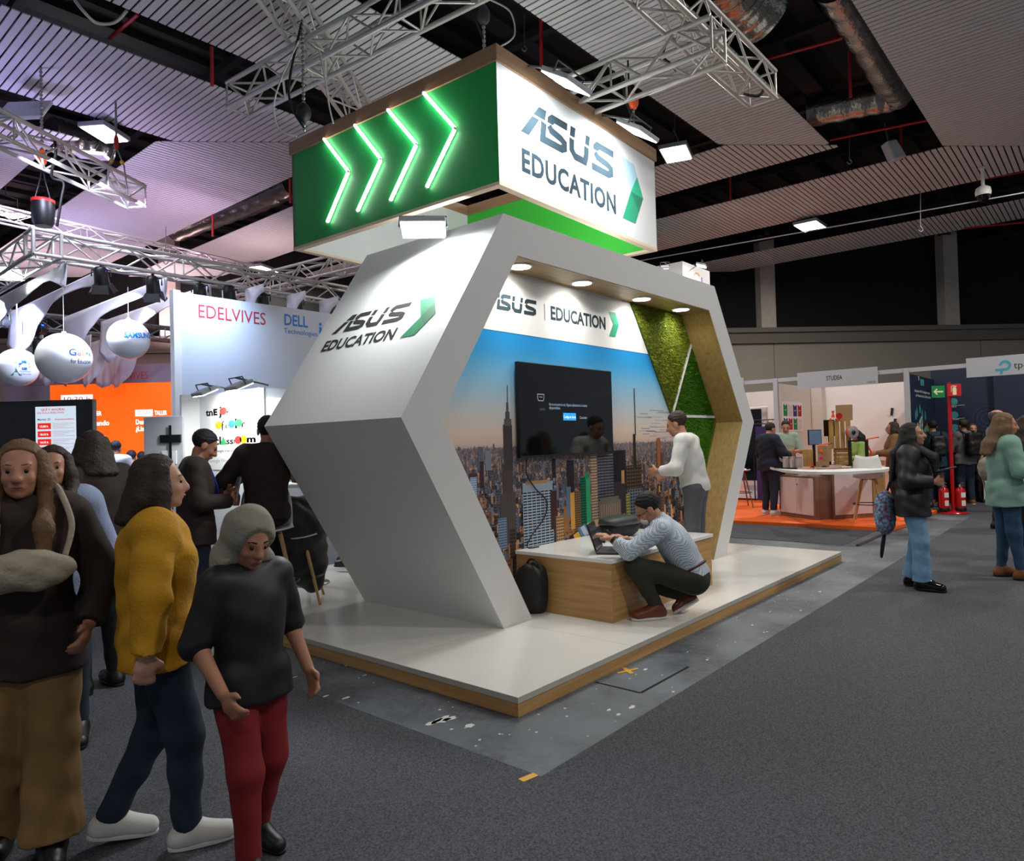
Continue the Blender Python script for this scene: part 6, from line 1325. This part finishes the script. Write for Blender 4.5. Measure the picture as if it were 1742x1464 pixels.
        for q in (-1, -.5, 0, .5, 1):
            a = HP(.066*q, -.06-.025*(1-abs(q)), .05); b = HP(.078*q, -.075-.03*(1-abs(q)), -.06); c = j['neck']-up*.03*k+rt*.085*q*k-fw*((.085+.02*(1-abs(q)))*k+ti); s.cap(a, b, .032*kk, .034*kk)
            if L < .2*k: s.cap(b, b+(c-b)*.7, .034*kk, .022*kk)
            else: s.cap(b, c, .034*kk, .030*kk); s.cap(c, c-up*(L-.16*k)-fw*.045*k+rt*.008*q, .030*kk, .017*kk)
        for q in (-1, 1):
            for z_, y_, rr in ((0, 0, 1), (.012, -.03, 1.25)):
                a = HP((.062+z_)*q, .026+y_, .075); b = HP((.080+z_)*q, .020+y_, -.03); b2 = HP((.088+z_)*q, .022+y_, -.11); s.cap(a, b, .015*kk*rr, .018*kk*rr); s.cap(b, b2, .018*kk*rr, .019*kk*rr)
                if L > .3*k: c = j['chest']+rt*(.085+z_)*q*k+fw*(.150*k+ti+.014)+up*(.13+y_)*k; s.cap(b2, c, .019*kk*rr, .020*kk*rr); s.cap(c, c-up*(.20+y_)*k+fw*.018*k, .020*kk*rr, .010*kk)
        mesh_obj('hair_length', s.mesh(max(.007, h*.8), (), .0012, 120), hair, ho)
    # --- clothes
    e = topinf*k; s = SDF().group(.020*k); torso(s, e)
    s.group(.012*k)
    for sd in 'LR': arm(s, sd, e*.85+.003, sleeve, 1)
    s.group(.018*k)
    if hem > .05:
        dn = -hup_
        if flat: dn = _n(dn*.4+np.array([0, 0, -1.])*.6)
        for q in (-1, 1): s.cap(j['pel']+hrt*.07*q*k, j['pel']+hrt*.075*q*k+dn*(.06+hem)*k, .112*k+e, .118*k+e, 0, 1)
    s.cap(j['neck']-up*.05*k, j['neck']+up*(.012 if not collar else collar)*k, .070*k+e*.8, (.058)*k+e*.6, 0, 1)
    cuts = []
    if hem <= .05: cuts = [(j['pel']-hup_*(.02+hem)*k, -hup_)]
    mesh_obj('top', s.mesh(h, cuts, fold*k*(1+topinf*8), 26, seed=len(label)), top, root)
    e = botinf*k; s = SDF().group(.016*k); s.ell(j['pel'], np.array((.165, .118, .125))*k+e*.8, H3, (j['pel']+hup_*.085*k, hup_))
    for sd in 'LR': leg(s, sd, e, 1, legflare*k)
    mesh_obj('trousers', s.mesh(h, (), fold*k, 24, seed=3+len(label)), bottom, root)
    # --- shoes
    for sd in 'LR':
        an, to = j['an'+sd], j['to'+sd]; d = to-an; Ld = np.linalg.norm(d); d = d/Ld; shin = _n(j['kn'+sd]-an); n0 = _n(shin-d*(shin@d)); al = math.asin(min(.8, .055*k/Ld))
        fl = d*math.cos(al)+n0*math.sin(al); n_ = n0*math.cos(al)-d*math.sin(al); lat = np.cross(fl, n_); heel = an-n_*.045*k-fl*.035*k; toe = an-n_*.050*k+fl*Ld*math.cos(al)
        s = SDF().group(.014*k); s.cap(heel, toe, .043*k, .038*k); s.cap(an+n_*.02*k, an-n_*.02*k, .046*k, .050*k, 1); s.cap(an-n_*.01*k+fl*.02*k, toe-fl*.03*k, .048*k, .036*k)
        so = mesh_obj('shoe', s.mesh(max(.006, h*.8), [(an-n_*.070*k, -n_), (an+n_*.045*k, n_)]), shoe, root)
        q = MB(); c0 = heel; Lf = np.linalg.norm(toe-heel); P = []
        for i in range(24):
            a = 2*PI*i/24; x = Lf/2+(Lf/2+.043*k)*math.copysign(abs(math.cos(a))**.75, math.cos(a)); yy = (.049*k-.004*k*(x/Lf))*math.copysign(abs(math.sin(a))**.7, math.sin(a)); P.append((x, yy))
        b0 = heel-n_*((heel-(an-n_*.070*k))@n_); q.prism(P, b0-n_*.014*k, fl, lat, n_*.02*k); q.obj('sole', sole, so, .004)
    return root, j, dict(rt=rt, fw=fw, up=up, HP=HP, k=k)
for n_, c_, kw in (('dark', '17181c', {}), ('black_coat', '121317', dict(rough=.55)), ('jeans', '2c4a68', dict(noise=.25, nscale=30)), ('light_jeans', '6f95b5', dict(noise=.25, nscale=25)), ('dark_jeans', '1c2a3c', dict(noise=.2)), ('olive_trousers', '2a2a20', {}), ('tan', '8a6a3e', dict(noise=.12)), ('red_trousers', '7a1018', {}), ('green_knit', '7fa596', dict(bump=.4, bscale=120)), ('white_knit', 'd3d3d3', dict(bump=.4, bscale=120)),
                   ('navy_hood', '141a2a', {}), ('tee_green', '93a898', {}), ('brown_knit', '7a5836', dict(bump=.4, bscale=100)), ('teal_jacket', '14313a', {}), ('grey_knit', '6a6a6c', dict(bump=.3, bscale=120)), ('white_shirt', 'd6d4ce', {}), ('mustard', 'c08a10', dict(bump=.3, bscale=80)), ('blue_sweater', '8d9ab8', dict(bump=.3, bscale=120)), ('brown_coat', '2c1f1a', {}), ('grey_trousers', '55565c', {}), ('boot', '7a4a1c', dict(rough=.7)), ('shoe_white', 'd5d2cc', {}), ('shoe_brown', '6b2f18', dict(rough=.35)), ('shoe_patent', '0a0a0b', dict(rough=.08)), ('sole_white', 'd8d6ce', {}), ('lime', '8fae5a', {})):
    mat('cl_'+n_, c_, kw.pop('rough', .85), **kw); MATS[n_] = MATS['cl_'+n_]
def striped(name, c1, c2, sc):
    m = bpy.data.materials.new(name); m.use_nodes = True; nt = m.node_tree; b = nt.nodes['Principled BSDF']; b.inputs['Roughness'].default_value = .8
    tc = nt.nodes.new('ShaderNodeTexCoord'); ck = nt.nodes.new('ShaderNodeTexChecker'); ck.inputs['Scale'].default_value = sc; ck.inputs['Color1'].default_value = srgb(c1); ck.inputs['Color2'].default_value = srgb(c2)
    nt.links.new(tc.outputs['Object'], ck.inputs['Vector']); nt.links.new(ck.outputs['Color'], b.inputs['Base Color']); MATS[name] = m
striped('check_shirt', 'd9e2ea', '7f8fa0', 105); striped('stripe_grey', '8a8a90', '55565e', 30)
speckle('woven', '1e2a44', '8a4a6a', 45, .8, .3, 38, '6fa8c0')
def yaw_of(v): return math.atan2(v[1], v[0])-PI/2
def RP(px): a = math.atan2(FW[1], FW[0])-math.atan((px-871)/FPX)-PI/2; return a-PI/2     # facing right, square to the line of sight
def TC(p): return yaw_of(CAM_O-np.array(p))                                                # facing the camera
YR = yaw_of(RT); YA = yaw_of(FW)         # facing the right of the picture / facing away from the camera

# ---- the crouching man: joints measured in the picture at their distance, body frame = hall frame
D0 = (onz(1105, 1052, PH)-CAM_O)@FW
def jd(px, py, dd=0.): return dep(px, py, D0+dd)
org = onz(1110, 1053, PH); org = np.array([org[0], org[1], PH]); g_ = lambda *a: jd(*a)-org
C = dict(pel=g_(1180, 982, .12), chest=g_(1148, 925, .12), neck=g_(1119, 884, .12), head=g_(1104, 866, .13),
         shL=g_(1122, 902, -.06), shR=g_(1124, 897, .30), elL=g_(1070, 938, -.08), elR=g_(1078, 930, .36), wrL=g_(1042, 917, .0), wrR=g_(1066, 917, .30),
         hipL=g_(1176, 988, .03), hipR=g_(1178, 985, .21), knL=g_(1080, 963, -.04), knR=g_(1088, 985, .30), anL=g_(1118, 1038, .0), anR=g_(1166, 1031, .20), toL=g_(1083, 1047, -.04), toR=g_(1152, 1049, .16),
         face=-RT*.8-np.array([0, 0, .62])+FW*.12, hup=np.array([0, 0, .8])-RT*.6)
C['toL'][2] = .032; C['anL'][2] = .088; C['toR'][2] = .032; C['anR'][2] = .125
m_, j_, fr = person('crouching man in checked shirt and dark trousers typing beside the bench', org, 0, 1.74, C, h=.006, hair='hair_black', top='check_shirt', topinf=.021, sleeve=.88, hem=.0, bottom='olive_trousers', botinf=.014, shoe='shoe_brown', sole='sole_white', palm=dict(L=(0, 0, -1), R=(0, 0, -1)), hd=dict(L=-RT*.8+UP*.35+FW*.3, R=-RT*.8+UP*.3), hz=1, glasses=True, collar=.03, skin='skin')
for f_ in range(1):
    q = MB(); a = j_['elL']+(j_['wrL']-j_['elL'])*.92; dd = _n(j_['wrL']-j_['elL']); q.tube([a-dd*.012, a+dd*.012], .034, 14); q.obj('wristwatch', 'black', m_)
    HPx = fr['HP']; s = SDF().group(.01); s.ell(HPx(0, .066, -.048), (.052, .05, .046), None); mesh_obj('face_mask', s.mesh(.006, [(HPx(0, .05, 0), -_n(C['face']))]), 'paper', m_)
    s = SDF().group(.01); up_, hrt = fr['up'], _n(j_['hipR']-j_['hipL']); hup2 = _n(fr['up']-hrt*(fr['up']@hrt)); hf2 = np.cross(hup2, hrt); c = j_['pel']+hup2*.07
    q = MB(); q.tube([c+hrt*.186*math.cos(a)+hf2*.142*math.sin(a) for a in np.linspace(0, 2*PI, 33)], .014, 6, False); mat('belt', '4a2218', .4); q.obj('belt', 'belt', m_)
# ---- the man in a white shirt behind him
p = onz(1188, 984, PH)
person('man in white shirt and grey trousers leaning to the moss wall behind the crouching man', p, YR+PI-.5, 1.70, dict(chest=(0, .06, 1.24), neck=(0, .11, 1.43), head=(.0, .17, 1.57), shL=(-.175, .08, 1.40), shR=(.175, .08, 1.40), elL=(-.23, .12, 1.13), elR=(.25, .10, 1.14), wrL=(-.17, .33, 1.10), wrR=(.18, .33, 1.06), face=(0, .9, -.3)), h=.009, hair='hair_brown', top='white_shirt', topinf=.026, sleeve=.9, hem=.05, bottom='grey_trousers', shoe='black', sole='black', fold=.003)
# ---- right: women in the aisle
P3 = onz(1558, 1000, .0065)
w3, j3, f3_ = person('woman in long black jacket and light jeans looking right in the aisle', (P3[0], P3[1], .0065), RP(1558)-.12, 1.60, dict(elL=(-.23, -.01, 1.13), elR=(.23, -.01, 1.13), wrL=(-.10, .20, 1.16), wrR=(.10, .21, 1.12), hipL=(-.085, 0, .91), knL=(-.09, .03, .5), anL=(-.09, -.05, .095), toL=(-.10, .13, .04), anR=(.10, .07, .095), toR=(.12, .25, .04), knR=(.10, .07, .5), face=(0, 1, .08)), h=.007, skin='skin', hair='hair_black', style='long', gender='f', top='black_coat', topinf=.042, sleeve=.95, hem=.12, bottom='light_jeans', botinf=.022, legflare=.03, shoe='shoe_patent', sole='black', collar=.06, fold=.004, curl=.9)
t = thing('drawstring_bag', 'woven multicoloured bag hanging behind the woman in the black jacket', 'bag', (P3[0], P3[1], .0065), RP(1558)-.12)
s = SDF().group(.03); s.ell((-.02, -.25, .74), (.15, .085, .16)); s.ell((-.02, -.25, .62), (.12, .08, .12)); s.ell((.0, -.24, .86), (.07, .06, .08)); mesh_obj('body', s.mesh(.009, (), .004, 40), 'woven', t)
q = MB(); q.tube(smooth_path([(-.08, -.26, .58), (-.12, -.28, .42), (-.06, -.30, .27), (.03, -.28, .40), (.02, -.25, .56)]), .011, 6); q.obj('strap', 'navy_hood', t); q = MB(); q.tube(smooth_path([(-.06, -.24, .9), (-.10, -.18, 1.1), (-.13, -.10, 1.3)]), .012, 6); q.obj('strap', 'navy_hood', t)
t = thing('tablet', 'dark tablet held by the woman in the black jacket', 'tablet', (P3[0], P3[1], .0065), RP(1558)-.12); q = MB(); q.obox((.0, .29, 1.155), (.11, 0, 0), (0, .075, .02), (0, -.002, .006)); q.obj('case', 'dark_grey', t, .004)
P4 = onz(1716, 983, .0065)
w4, j4, f4_ = person('woman in green knit sweater, jeans and brown ankle boots at right', (P4[0], P4[1], .0065), RP(1716)+.45, 1.68, dict(elL=(-.22, .02, 1.13), elR=(.22, .02, 1.13), wrL=(-.09, .21, 1.10), wrR=(.09, .21, 1.08), anR=(.11, .07, .085), toR=(.13, .24, .03), face=(.2, 1, -.1)), h=.007, hair='hair_blond', style='mid', gender='f', top='green_knit', topinf=.035, hem=.12, bottom='jeans', botinf=.008, shoe='boot', sole='black')
P5 = onz(1757, 962, .0065)
person('woman in white sweater cut by the right picture edge', (P5[0]+.35, P5[1]+.05, .0065), RP(1760)+.9, 1.66, dict(elL=(-.24, .0, 1.13), wrL=(-.14, .2, 1.12), elR=(.22, .02, 1.13), wrR=(.1, .22, 1.1), chest=(0, -.02, 1.25), face=(-.2, 1, -.25)), h=.008, hair='hair_brown', style='mid', gender='f', top='white_knit', topinf=.032, hem=.05, bottom='dark', shoe='black')
for sd, px, y in (('far', 1, 0),):
    t = thing('handbag', 'beige handbag with long strap hanging before the navy booth', 'bag', tuple(dep(1680, 800, 8.6))); s = SDF().group(.03); s.ell((0, 0, 0), (.14, .09, .13)); s.ell((0, 0, .08), (.11, .08, .07)); mat('canvas', '8d8272', .85); mesh_obj('body', s.mesh(.009, (), .004, 40), 'canvas', t)
    q = MB(); a_ = RT*np.array([1, 1, 0]); q.tube(smooth_path([a_*-.08+[0, 0, .1], a_*-.02+[0, 0, .24], a_*.2+[0, 0, .46], a_*.32+[0, 0, .62]]), .012, 6); q.obj('strap', 'canvas', t); q = MB(); q.tube(smooth_path([a_*-.06+[0, 0, -.1], a_*.0+[0, 0, -.34], a_*.1+[0, 0, -.42], a_*.15+[0, 0, -.3]]), .012, 6); q.obj('strap', 'canvas', t)
# ---- at the counter
def far(label, px, D, H, rz, z0, J=None, **kw):
    p = dep(px, 760, D); kw.setdefault('h', .011); return person(label, (p[0], p[1], z0), rz, H, J, **kw)
REACH = dict(elL=(-.24, .08, 1.13), elR=(.24, .08, 1.13), wrL=(-.13, .33, 1.12), wrR=(.13, .33, 1.10))
far('man in navy hoodie with his back turned at the left end of the counter', 1307, 13.15, 1.72, RP(1307)+.75, OZ, dict(REACH, head=(0, .06, 1.58), face=(0, .9, -.3)), hair='hair_brown', top='navy_hood', topinf=.05, hem=.06, bottom='dark_jeans', botinf=.02, shoe='shoe_white', sole='sole_white', collar=.05)
far('man in pale green t-shirt facing us behind the counter', 1338, 14.3, 1.76, TC(dep(1338, 760, 14.3)), OZ, dict(REACH, face=(0, .9, -.35)), hair='hair_black', top='tee_green', topinf=.022, sleeve=.45, bottom='dark', shoe='black', glasses=True)
far('woman in brown turtleneck and glasses at the right end of the counter', 1521, 13.3, 1.66, RP(1521)+PI+.15, OZ, REACH, hair='hair_brown', style='bob', gender='f', top='brown_knit', topinf=.035, hem=.06, bottom='dark', shoe='black', glasses=True, collar=.07)
far('dark-haired person in lime top bent low behind the black printer frame', 1460, 13.6, 1.52, YR+PI, OZ, dict(REACH, face=(0, .8, -.5)), hair='hair_black', style='mid', gender='f', top='lime', topinf=.025, bottom='dark', shoe='black')
# ---- in the navy booth
def pack(rootj, m, lb, s1=1.0, col='bag_black'):
    root, jj, f = rootj; t = thing('backpack', lb, 'backpack', root.location, root.rotation_euler.z); c = jj['chest']-f['fw']*(.25*f['k'])-f['up']*.02; s = SDF().group(.03); s.box(c, np.array((.155, .09, .24))*s1, [f['rt'], f['fw'], f['up']], .06); s.box(c-f['fw']*.07-f['up']*.08, np.array((.12, .05, .12))*s1, [f['rt'], f['fw'], f['up']], .03); mesh_obj('body', s.mesh(.011, (), .003, 30), col, t)
    q = MB()
    for sg in (-1, 1): sh = jj['sh'+('L' if sg < 0 else 'R')]-f['rt']*.05*sg; q.tube(smooth_path([c+f['rt']*.10*sg+f['up']*.2+f['fw']*.06, sh+f['up']*.085-f['fw']*.03, sh+f['fw']*.115-f['up']*.03, jj['chest']+f['rt']*.16*sg+f['fw']*.10-f['up']*.1]), .016, 6)
    q.obj('strap', col, t)
r_ = far('person in dark teal hooded jacket, back turned, before the navy side wall', 1588, 14.2, 1.74, YA-.2, .0065, REACH, hair='hair_black', top='teal_jacket', topinf=.04, hem=.08, bottom='dark_jeans', shoe='black', collar=.05)
pack(r_, 0, 'small dark backpack on the person in the teal jacket', .85)
r_ = far('man in grey jumper seen from behind right of the red pole', 1641, 14.6, 1.74, YA+.1, .0065, REACH, hair='hair_brown', style='short', top='grey_knit', topinf=.03, hem=.06, bottom='dark_jeans', botinf=.02, shoe='boot', sole='shoe_white')
pack(r_, 0, 'black backpack on the man in the grey jumper')
far('dark-haired woman facing us behind the man in the grey jumper', 1656, 15.0, 1.66, TC(dep(1656, 760, 15))+.2, .0065, None, hair='hair_brown', style='mid', gender='f', top='dark', bottom='dark', shoe='black')
far('older man with thin hair and striped shirt behind the green sweater woman', 1697, 10.8, 1.82, RP(1697)+.3, .0065, REACH, hair='hair_grey', style='balding', top='stripe_grey', topinf=.02, bottom='dark', shoe='black')
# ---- left: on the stand
p = dep(331, 760, 5.75)
PH_ = .112
m15, j15, f15 = person('man with blue lanyard reading papers at the left of the platform', (p[0], p[1], .0065), RP(331)+.1, 1.70, dict(head=(0, .07, 1.575), neck=(0, .02, 1.44), elL=(-.24, .0, 1.13), elR=(.24, .0, 1.13), wrL=(-.06, .24, 1.17), wrR=(.09, .24, 1.12), face=(0, .82, -.5), hup=(0, .5, .86)), h=.007, skin='skin2', hair='hair_black', top='brown_coat', topinf=.03, hem=.1, bottom='dark_jeans', shoe='black', collar=.03)
q = MB(); mat('lanyard', '2438a0', .6); q.tube(smooth_path([(-.07, .03, 1.44), (-.09, .10, 1.38), (-.04, .16, 1.22), (0.01, .17, 1.12)]), .008, 6); q.tube(smooth_path([(.07, .03, 1.44), (.07, .10, 1.38), (.04, .16, 1.22), (0.01, .17, 1.12)]), .008, 6); q.obj('lanyard', 'lanyard', m15)
t = thing('leaflet', 'grey papers held by the man with the blue lanyard', 'papers', m15.location, m15.rotation_euler.z); q = MB(); q.obox((.01, .315, 1.19), (.09, 0, .0), (0, .02, .10), (0, .006, -.001)); q.obj('sheets', 'grey', t)
sp_ = onz(500, 985, PH); SZ = .78+PH
p = dep(452, 770, 6.0); pz = PH
m16, j16, f16 = person('man in dark brown jacket sitting with his back to us left of the portal', (p[0], p[1], SZ+.10), YA+.35, 1.74, dict(head=(.02, .08, .675), wrL=(-.20, .36, .28), wrR=(.28, .34, .26), elR=(.33, .08, .26), elL=(-.30, .10, .26), anL=(-.12, .30, -.44), anR=(.12, .30, -.44), toL=(-.13, .46, -.49), toR=(.13, .46, -.49)), base=SIT, h=.007, skin='skin2', hair='hair_black', top='brown_coat', topinf=.03, hem=.04, bottom='dark', shoe='black', flat=False, collar=.03)
bar_stool('wooden-legged bar stool under the man in the dark brown jacket', (p[0], p[1]), SZ-.06, YA+.35, PH, spread=.24)
hb = (p[0]+.0, p[1]+.0)
c_ = dep(505, 900, 6.55); t = thing('coat', 'black coat hanging over the stool left of the portal', 'coat', (c_[0], c_[1], PH)); s = SDF().group(.04); s.ell((0, 0, .75), (.30, .16, .22)); s.ell((.05, .0, .5), (.26, .14, .3)); s.ell((.12, -.02, .28), (.13, .10, .2)); s.ell((-.12, 0, .45), (.16, .12, .25)); s.cap((.1, 0, .3), (.16, -.02, .14), .09, .05); mesh_obj('cloth', s.mesh(.012, (), .012, 22), 'black_coat', t)
bar_stool('wooden-legged bar stool carrying the black coat', (c_[0]-.02, c_[1]+.02), .70, YA+.2, PH, spread=.24)
p = onz(578, 972, PH); person('person in black shoes sitting behind the portal, only the feet in view', (p[0]+.35, p[1]-.33, SZ+.05), YR+PI-.15, 1.74, dict(anL=(-.12, .32, -.68), anR=(.12, .40, -.68), toL=(-.13, .48, -.735), toR=(.13, .56, -.735), knL=(-.12, .42, -.25), knR=(.12, .46, -.25)), base=SIT, h=.010, hair='hair_brown', top='dark', bottom='dark', shoe='black')
bar_stool('bar stool hidden behind the left foot of the portal', (p[0]+.35, p[1]-.33), SZ-.1, 0, PH, spread=.2)
pt = dep(520, 815, 7.4); t = thing('high_table', 'white high table behind the man in the brown jacket', 'table', (pt[0], pt[1], PH)); q = MB(); q.lathe([(.001, 1.02), (.40, 1.02), (.40, 1.05), (.001, 1.05)], (0, 0, 0), 32); q.obj('tabletop', 'white', t); q = MB(); q.lathe([(.22, 0.0006), (.22, .015), (.03, .03), (.03, 1.019)], (0, 0, 0), 20); q.obj('pedestal', 'steel', t)
bp3 = onz(321, 1017, PH); t = thing('shopping_bag', 'pale printed paper bag reading ACTION on the platform at left', 'bag', (max(bp3[0], .16), bp3[1], PH+.0008), math.atan2(RT[1], RT[0])); q = MB(); q.box((-.13, -.06, 0), (.13, .06, .36)); q.obj('body', 'grey', t, .006); text('lettering', 'ACTION', (.075, -.0625, .10), (0, 0, 1), (-1, 0, 0), .035, 'black', t)
q = MB(); q.tube(smooth_path([(-.06, 0, .355), (-.05, 0, .45), (.05, 0, .45), (.06, 0, .355)]), .006, 6); q.obj('handle', 'cardboard', t); 
q = MB()
for i in range(9): x, z = random.uniform(-.1, .02), random.uniform(.04, .3); q.lathe([(.001, 0), (.016, 0), (.016, .0008)], (x, -.0605, z), 10, (0, -1, 0))
q.obj('flower_print', 'dark_grey', t)
# ---- left foreground: passers-by
p = dep(36, 760, 2.75); person('long-haired woman in dark coat and wide tan trousers at the left edge', (p[0], p[1], .0065), TC(p)-.1, 1.57, dict(elL=(-.25, .0, 1.13), elR=(.25, .0, 1.13), wrL=(-.22, .16, .95), wrR=(.16, .2, 1.0), face=(.05, 1, -.08), knL=(-.10, .06, .5), anL=(-.1, .12, .085), toL=(-.11, .29, .03), anR=(.10, -.12, .085), toR=(.11, .05, .03)), h=.008, skin='skin', hair='hair_blond', style='long', gender='f', top='brown_coat', topinf=.04, hem=.13, bottom='tan', botinf=.04, legflare=.04, shoe='black', collar=.05, fold=.005)
t = thing('shoulder_bag', 'cream fluffy bag held against the chest of the long-haired woman in the dark coat', 'bag', (p[0], p[1], .0065), TC(p)-.1); s = SDF().group(.02); s.ell((-.04, .235, 1.10), (.15, .065, .075)); s.ell((.10, .22, 1.09), (.09, .06, .06)); mat('cream', 'a59a86', .9, bump=.5, bscale=60); mesh_obj('body', s.mesh(.008, (), .004, 50), 'cream', t); q = MB(); q.tube(smooth_path([(-.15, .2, 1.14), (-.17, .14, 1.25), (-.13, .06, 1.37), (-.10, -.02, 1.40)]), .012, 6); q.obj('strap', 'cream', t)
p = dep(90, 760, 3.75); person('woman in light blue sweater with long brown hair, second from the left edge', (p[0], p[1], .0065), TC(p)-.12, 1.56, dict(face=(.0, 1, -.05)), h=.008, skin='skin', hair='hair_brown', style='long', gender='f', top='blue_sweater', topinf=.03, hem=.06, bottom='dark_jeans', shoe='black')
p = dep(160, 760, 4.6); person('dark-haired person in dark coat, back turned, before the lit schedule display', (p[0], p[1], .0065), YA+1.0, 1.66, dict(face=(.4, 1, 0)), h=.008, hair='hair_brown', style='bob', top='brown_coat', topinf=.05, hem=.15, bottom='dark', shoe='black', collar=.04)
P20 = onz(282, 1428, .0065); person('passer-by in mustard yellow jacket, navy jeans and white trainers', (P20[0]-.02, P20[1]+.0, .0065), RP(285)+.05, 1.50, dict(anR=(.10, .10, .085), toR=(.115, .27, .03), knR=(.10, .10, .5), anL=(-.10, -.2, .12), toL=(-.115, -.04, .03), knL=(-.10, .0, .5), wrL=(-.27, .14, .95), wrR=(.27, -.05, .92)), h=.008, skin='skin3', hair='hair_brown', style='bob', gender='f', top='mustard', topinf=.04, hem=.07, bottom='dark_jeans', botinf=.02, shoe='shoe_white', sole='sole_white', fold=.005)
mat('hood_grey', '8a8578', .85, bump=.4, bscale=60)
p = dep(428, 1300, 2.62); person('short person in grey hood, black jacket and dark red trousers at the platform left corner', (p[0], p[1], .0065), TC(p)+.55, 1.27, dict(face=(.1, 1, -.4), hup=(0, .4, .9), anR=(.10, .12, .085), toR=(.115, .29, .03), knR=(.10, .11, .5), anL=(-.10, -.12, .10), toL=(-.115, .04, .03), wrL=(-.26, .10, .90), wrR=(.22, .16, .93)), h=.007, skin='skin2', hair='hair_black', style='hood', top='black_coat', topinf=.03, sleeve=.55, hem=.06, bottom='red_trousers', botinf=.02, shoe='black', headscale=1.12)
# ---- seated audience before the LED wall
for i, (px, py, D, lb) in enumerate(((195, 752, 11.9, 'seated person with dark hair in pale shirt, tallest of the audience'), (222, 768, 13.2, 'seated person in pale top, middle of the audience'), (240, 770, 13.8, 'seated person in pale top at the right of the audience'))):
    p = dep(px, py, D); zs = p[2]-.78; person(lb, (p[0], p[1], zs), YA+.2, 1.72, dict(wrL=(-.2, .32, .22), wrR=(.2, .32, .22)), base=SIT, h=.013, hair='hair_black', style='short', top='white_shirt', topinf=.025, bottom='dark', shoe='black', flat=False)
    t = thing('chair', 'dark chair under the %s audience member before the LED wall' % ('tallest', 'middle', 'rightmost')[i], 'chair', (p[0], p[1], .0065), YA+.2); q = MB(); q.box((-.22, -.2, zs-.20), (.22, .24, zs-.155)); q.obj('seat', 'dark_grey', t); q = MB(); q.box((-.22, -.26, zs-.15), (.22, -.22, zs+.25)); q.obj('backrest', 'dark_grey', t)
    for a in (-.2, .2):
        for b in (-.23, .2): q = MB(); q.box((a-.015, b-.015, 0), (a+.015, b+.015, zs-.2005 if b > 0 else zs-.1505)); q.obj('leg', 'black', t)
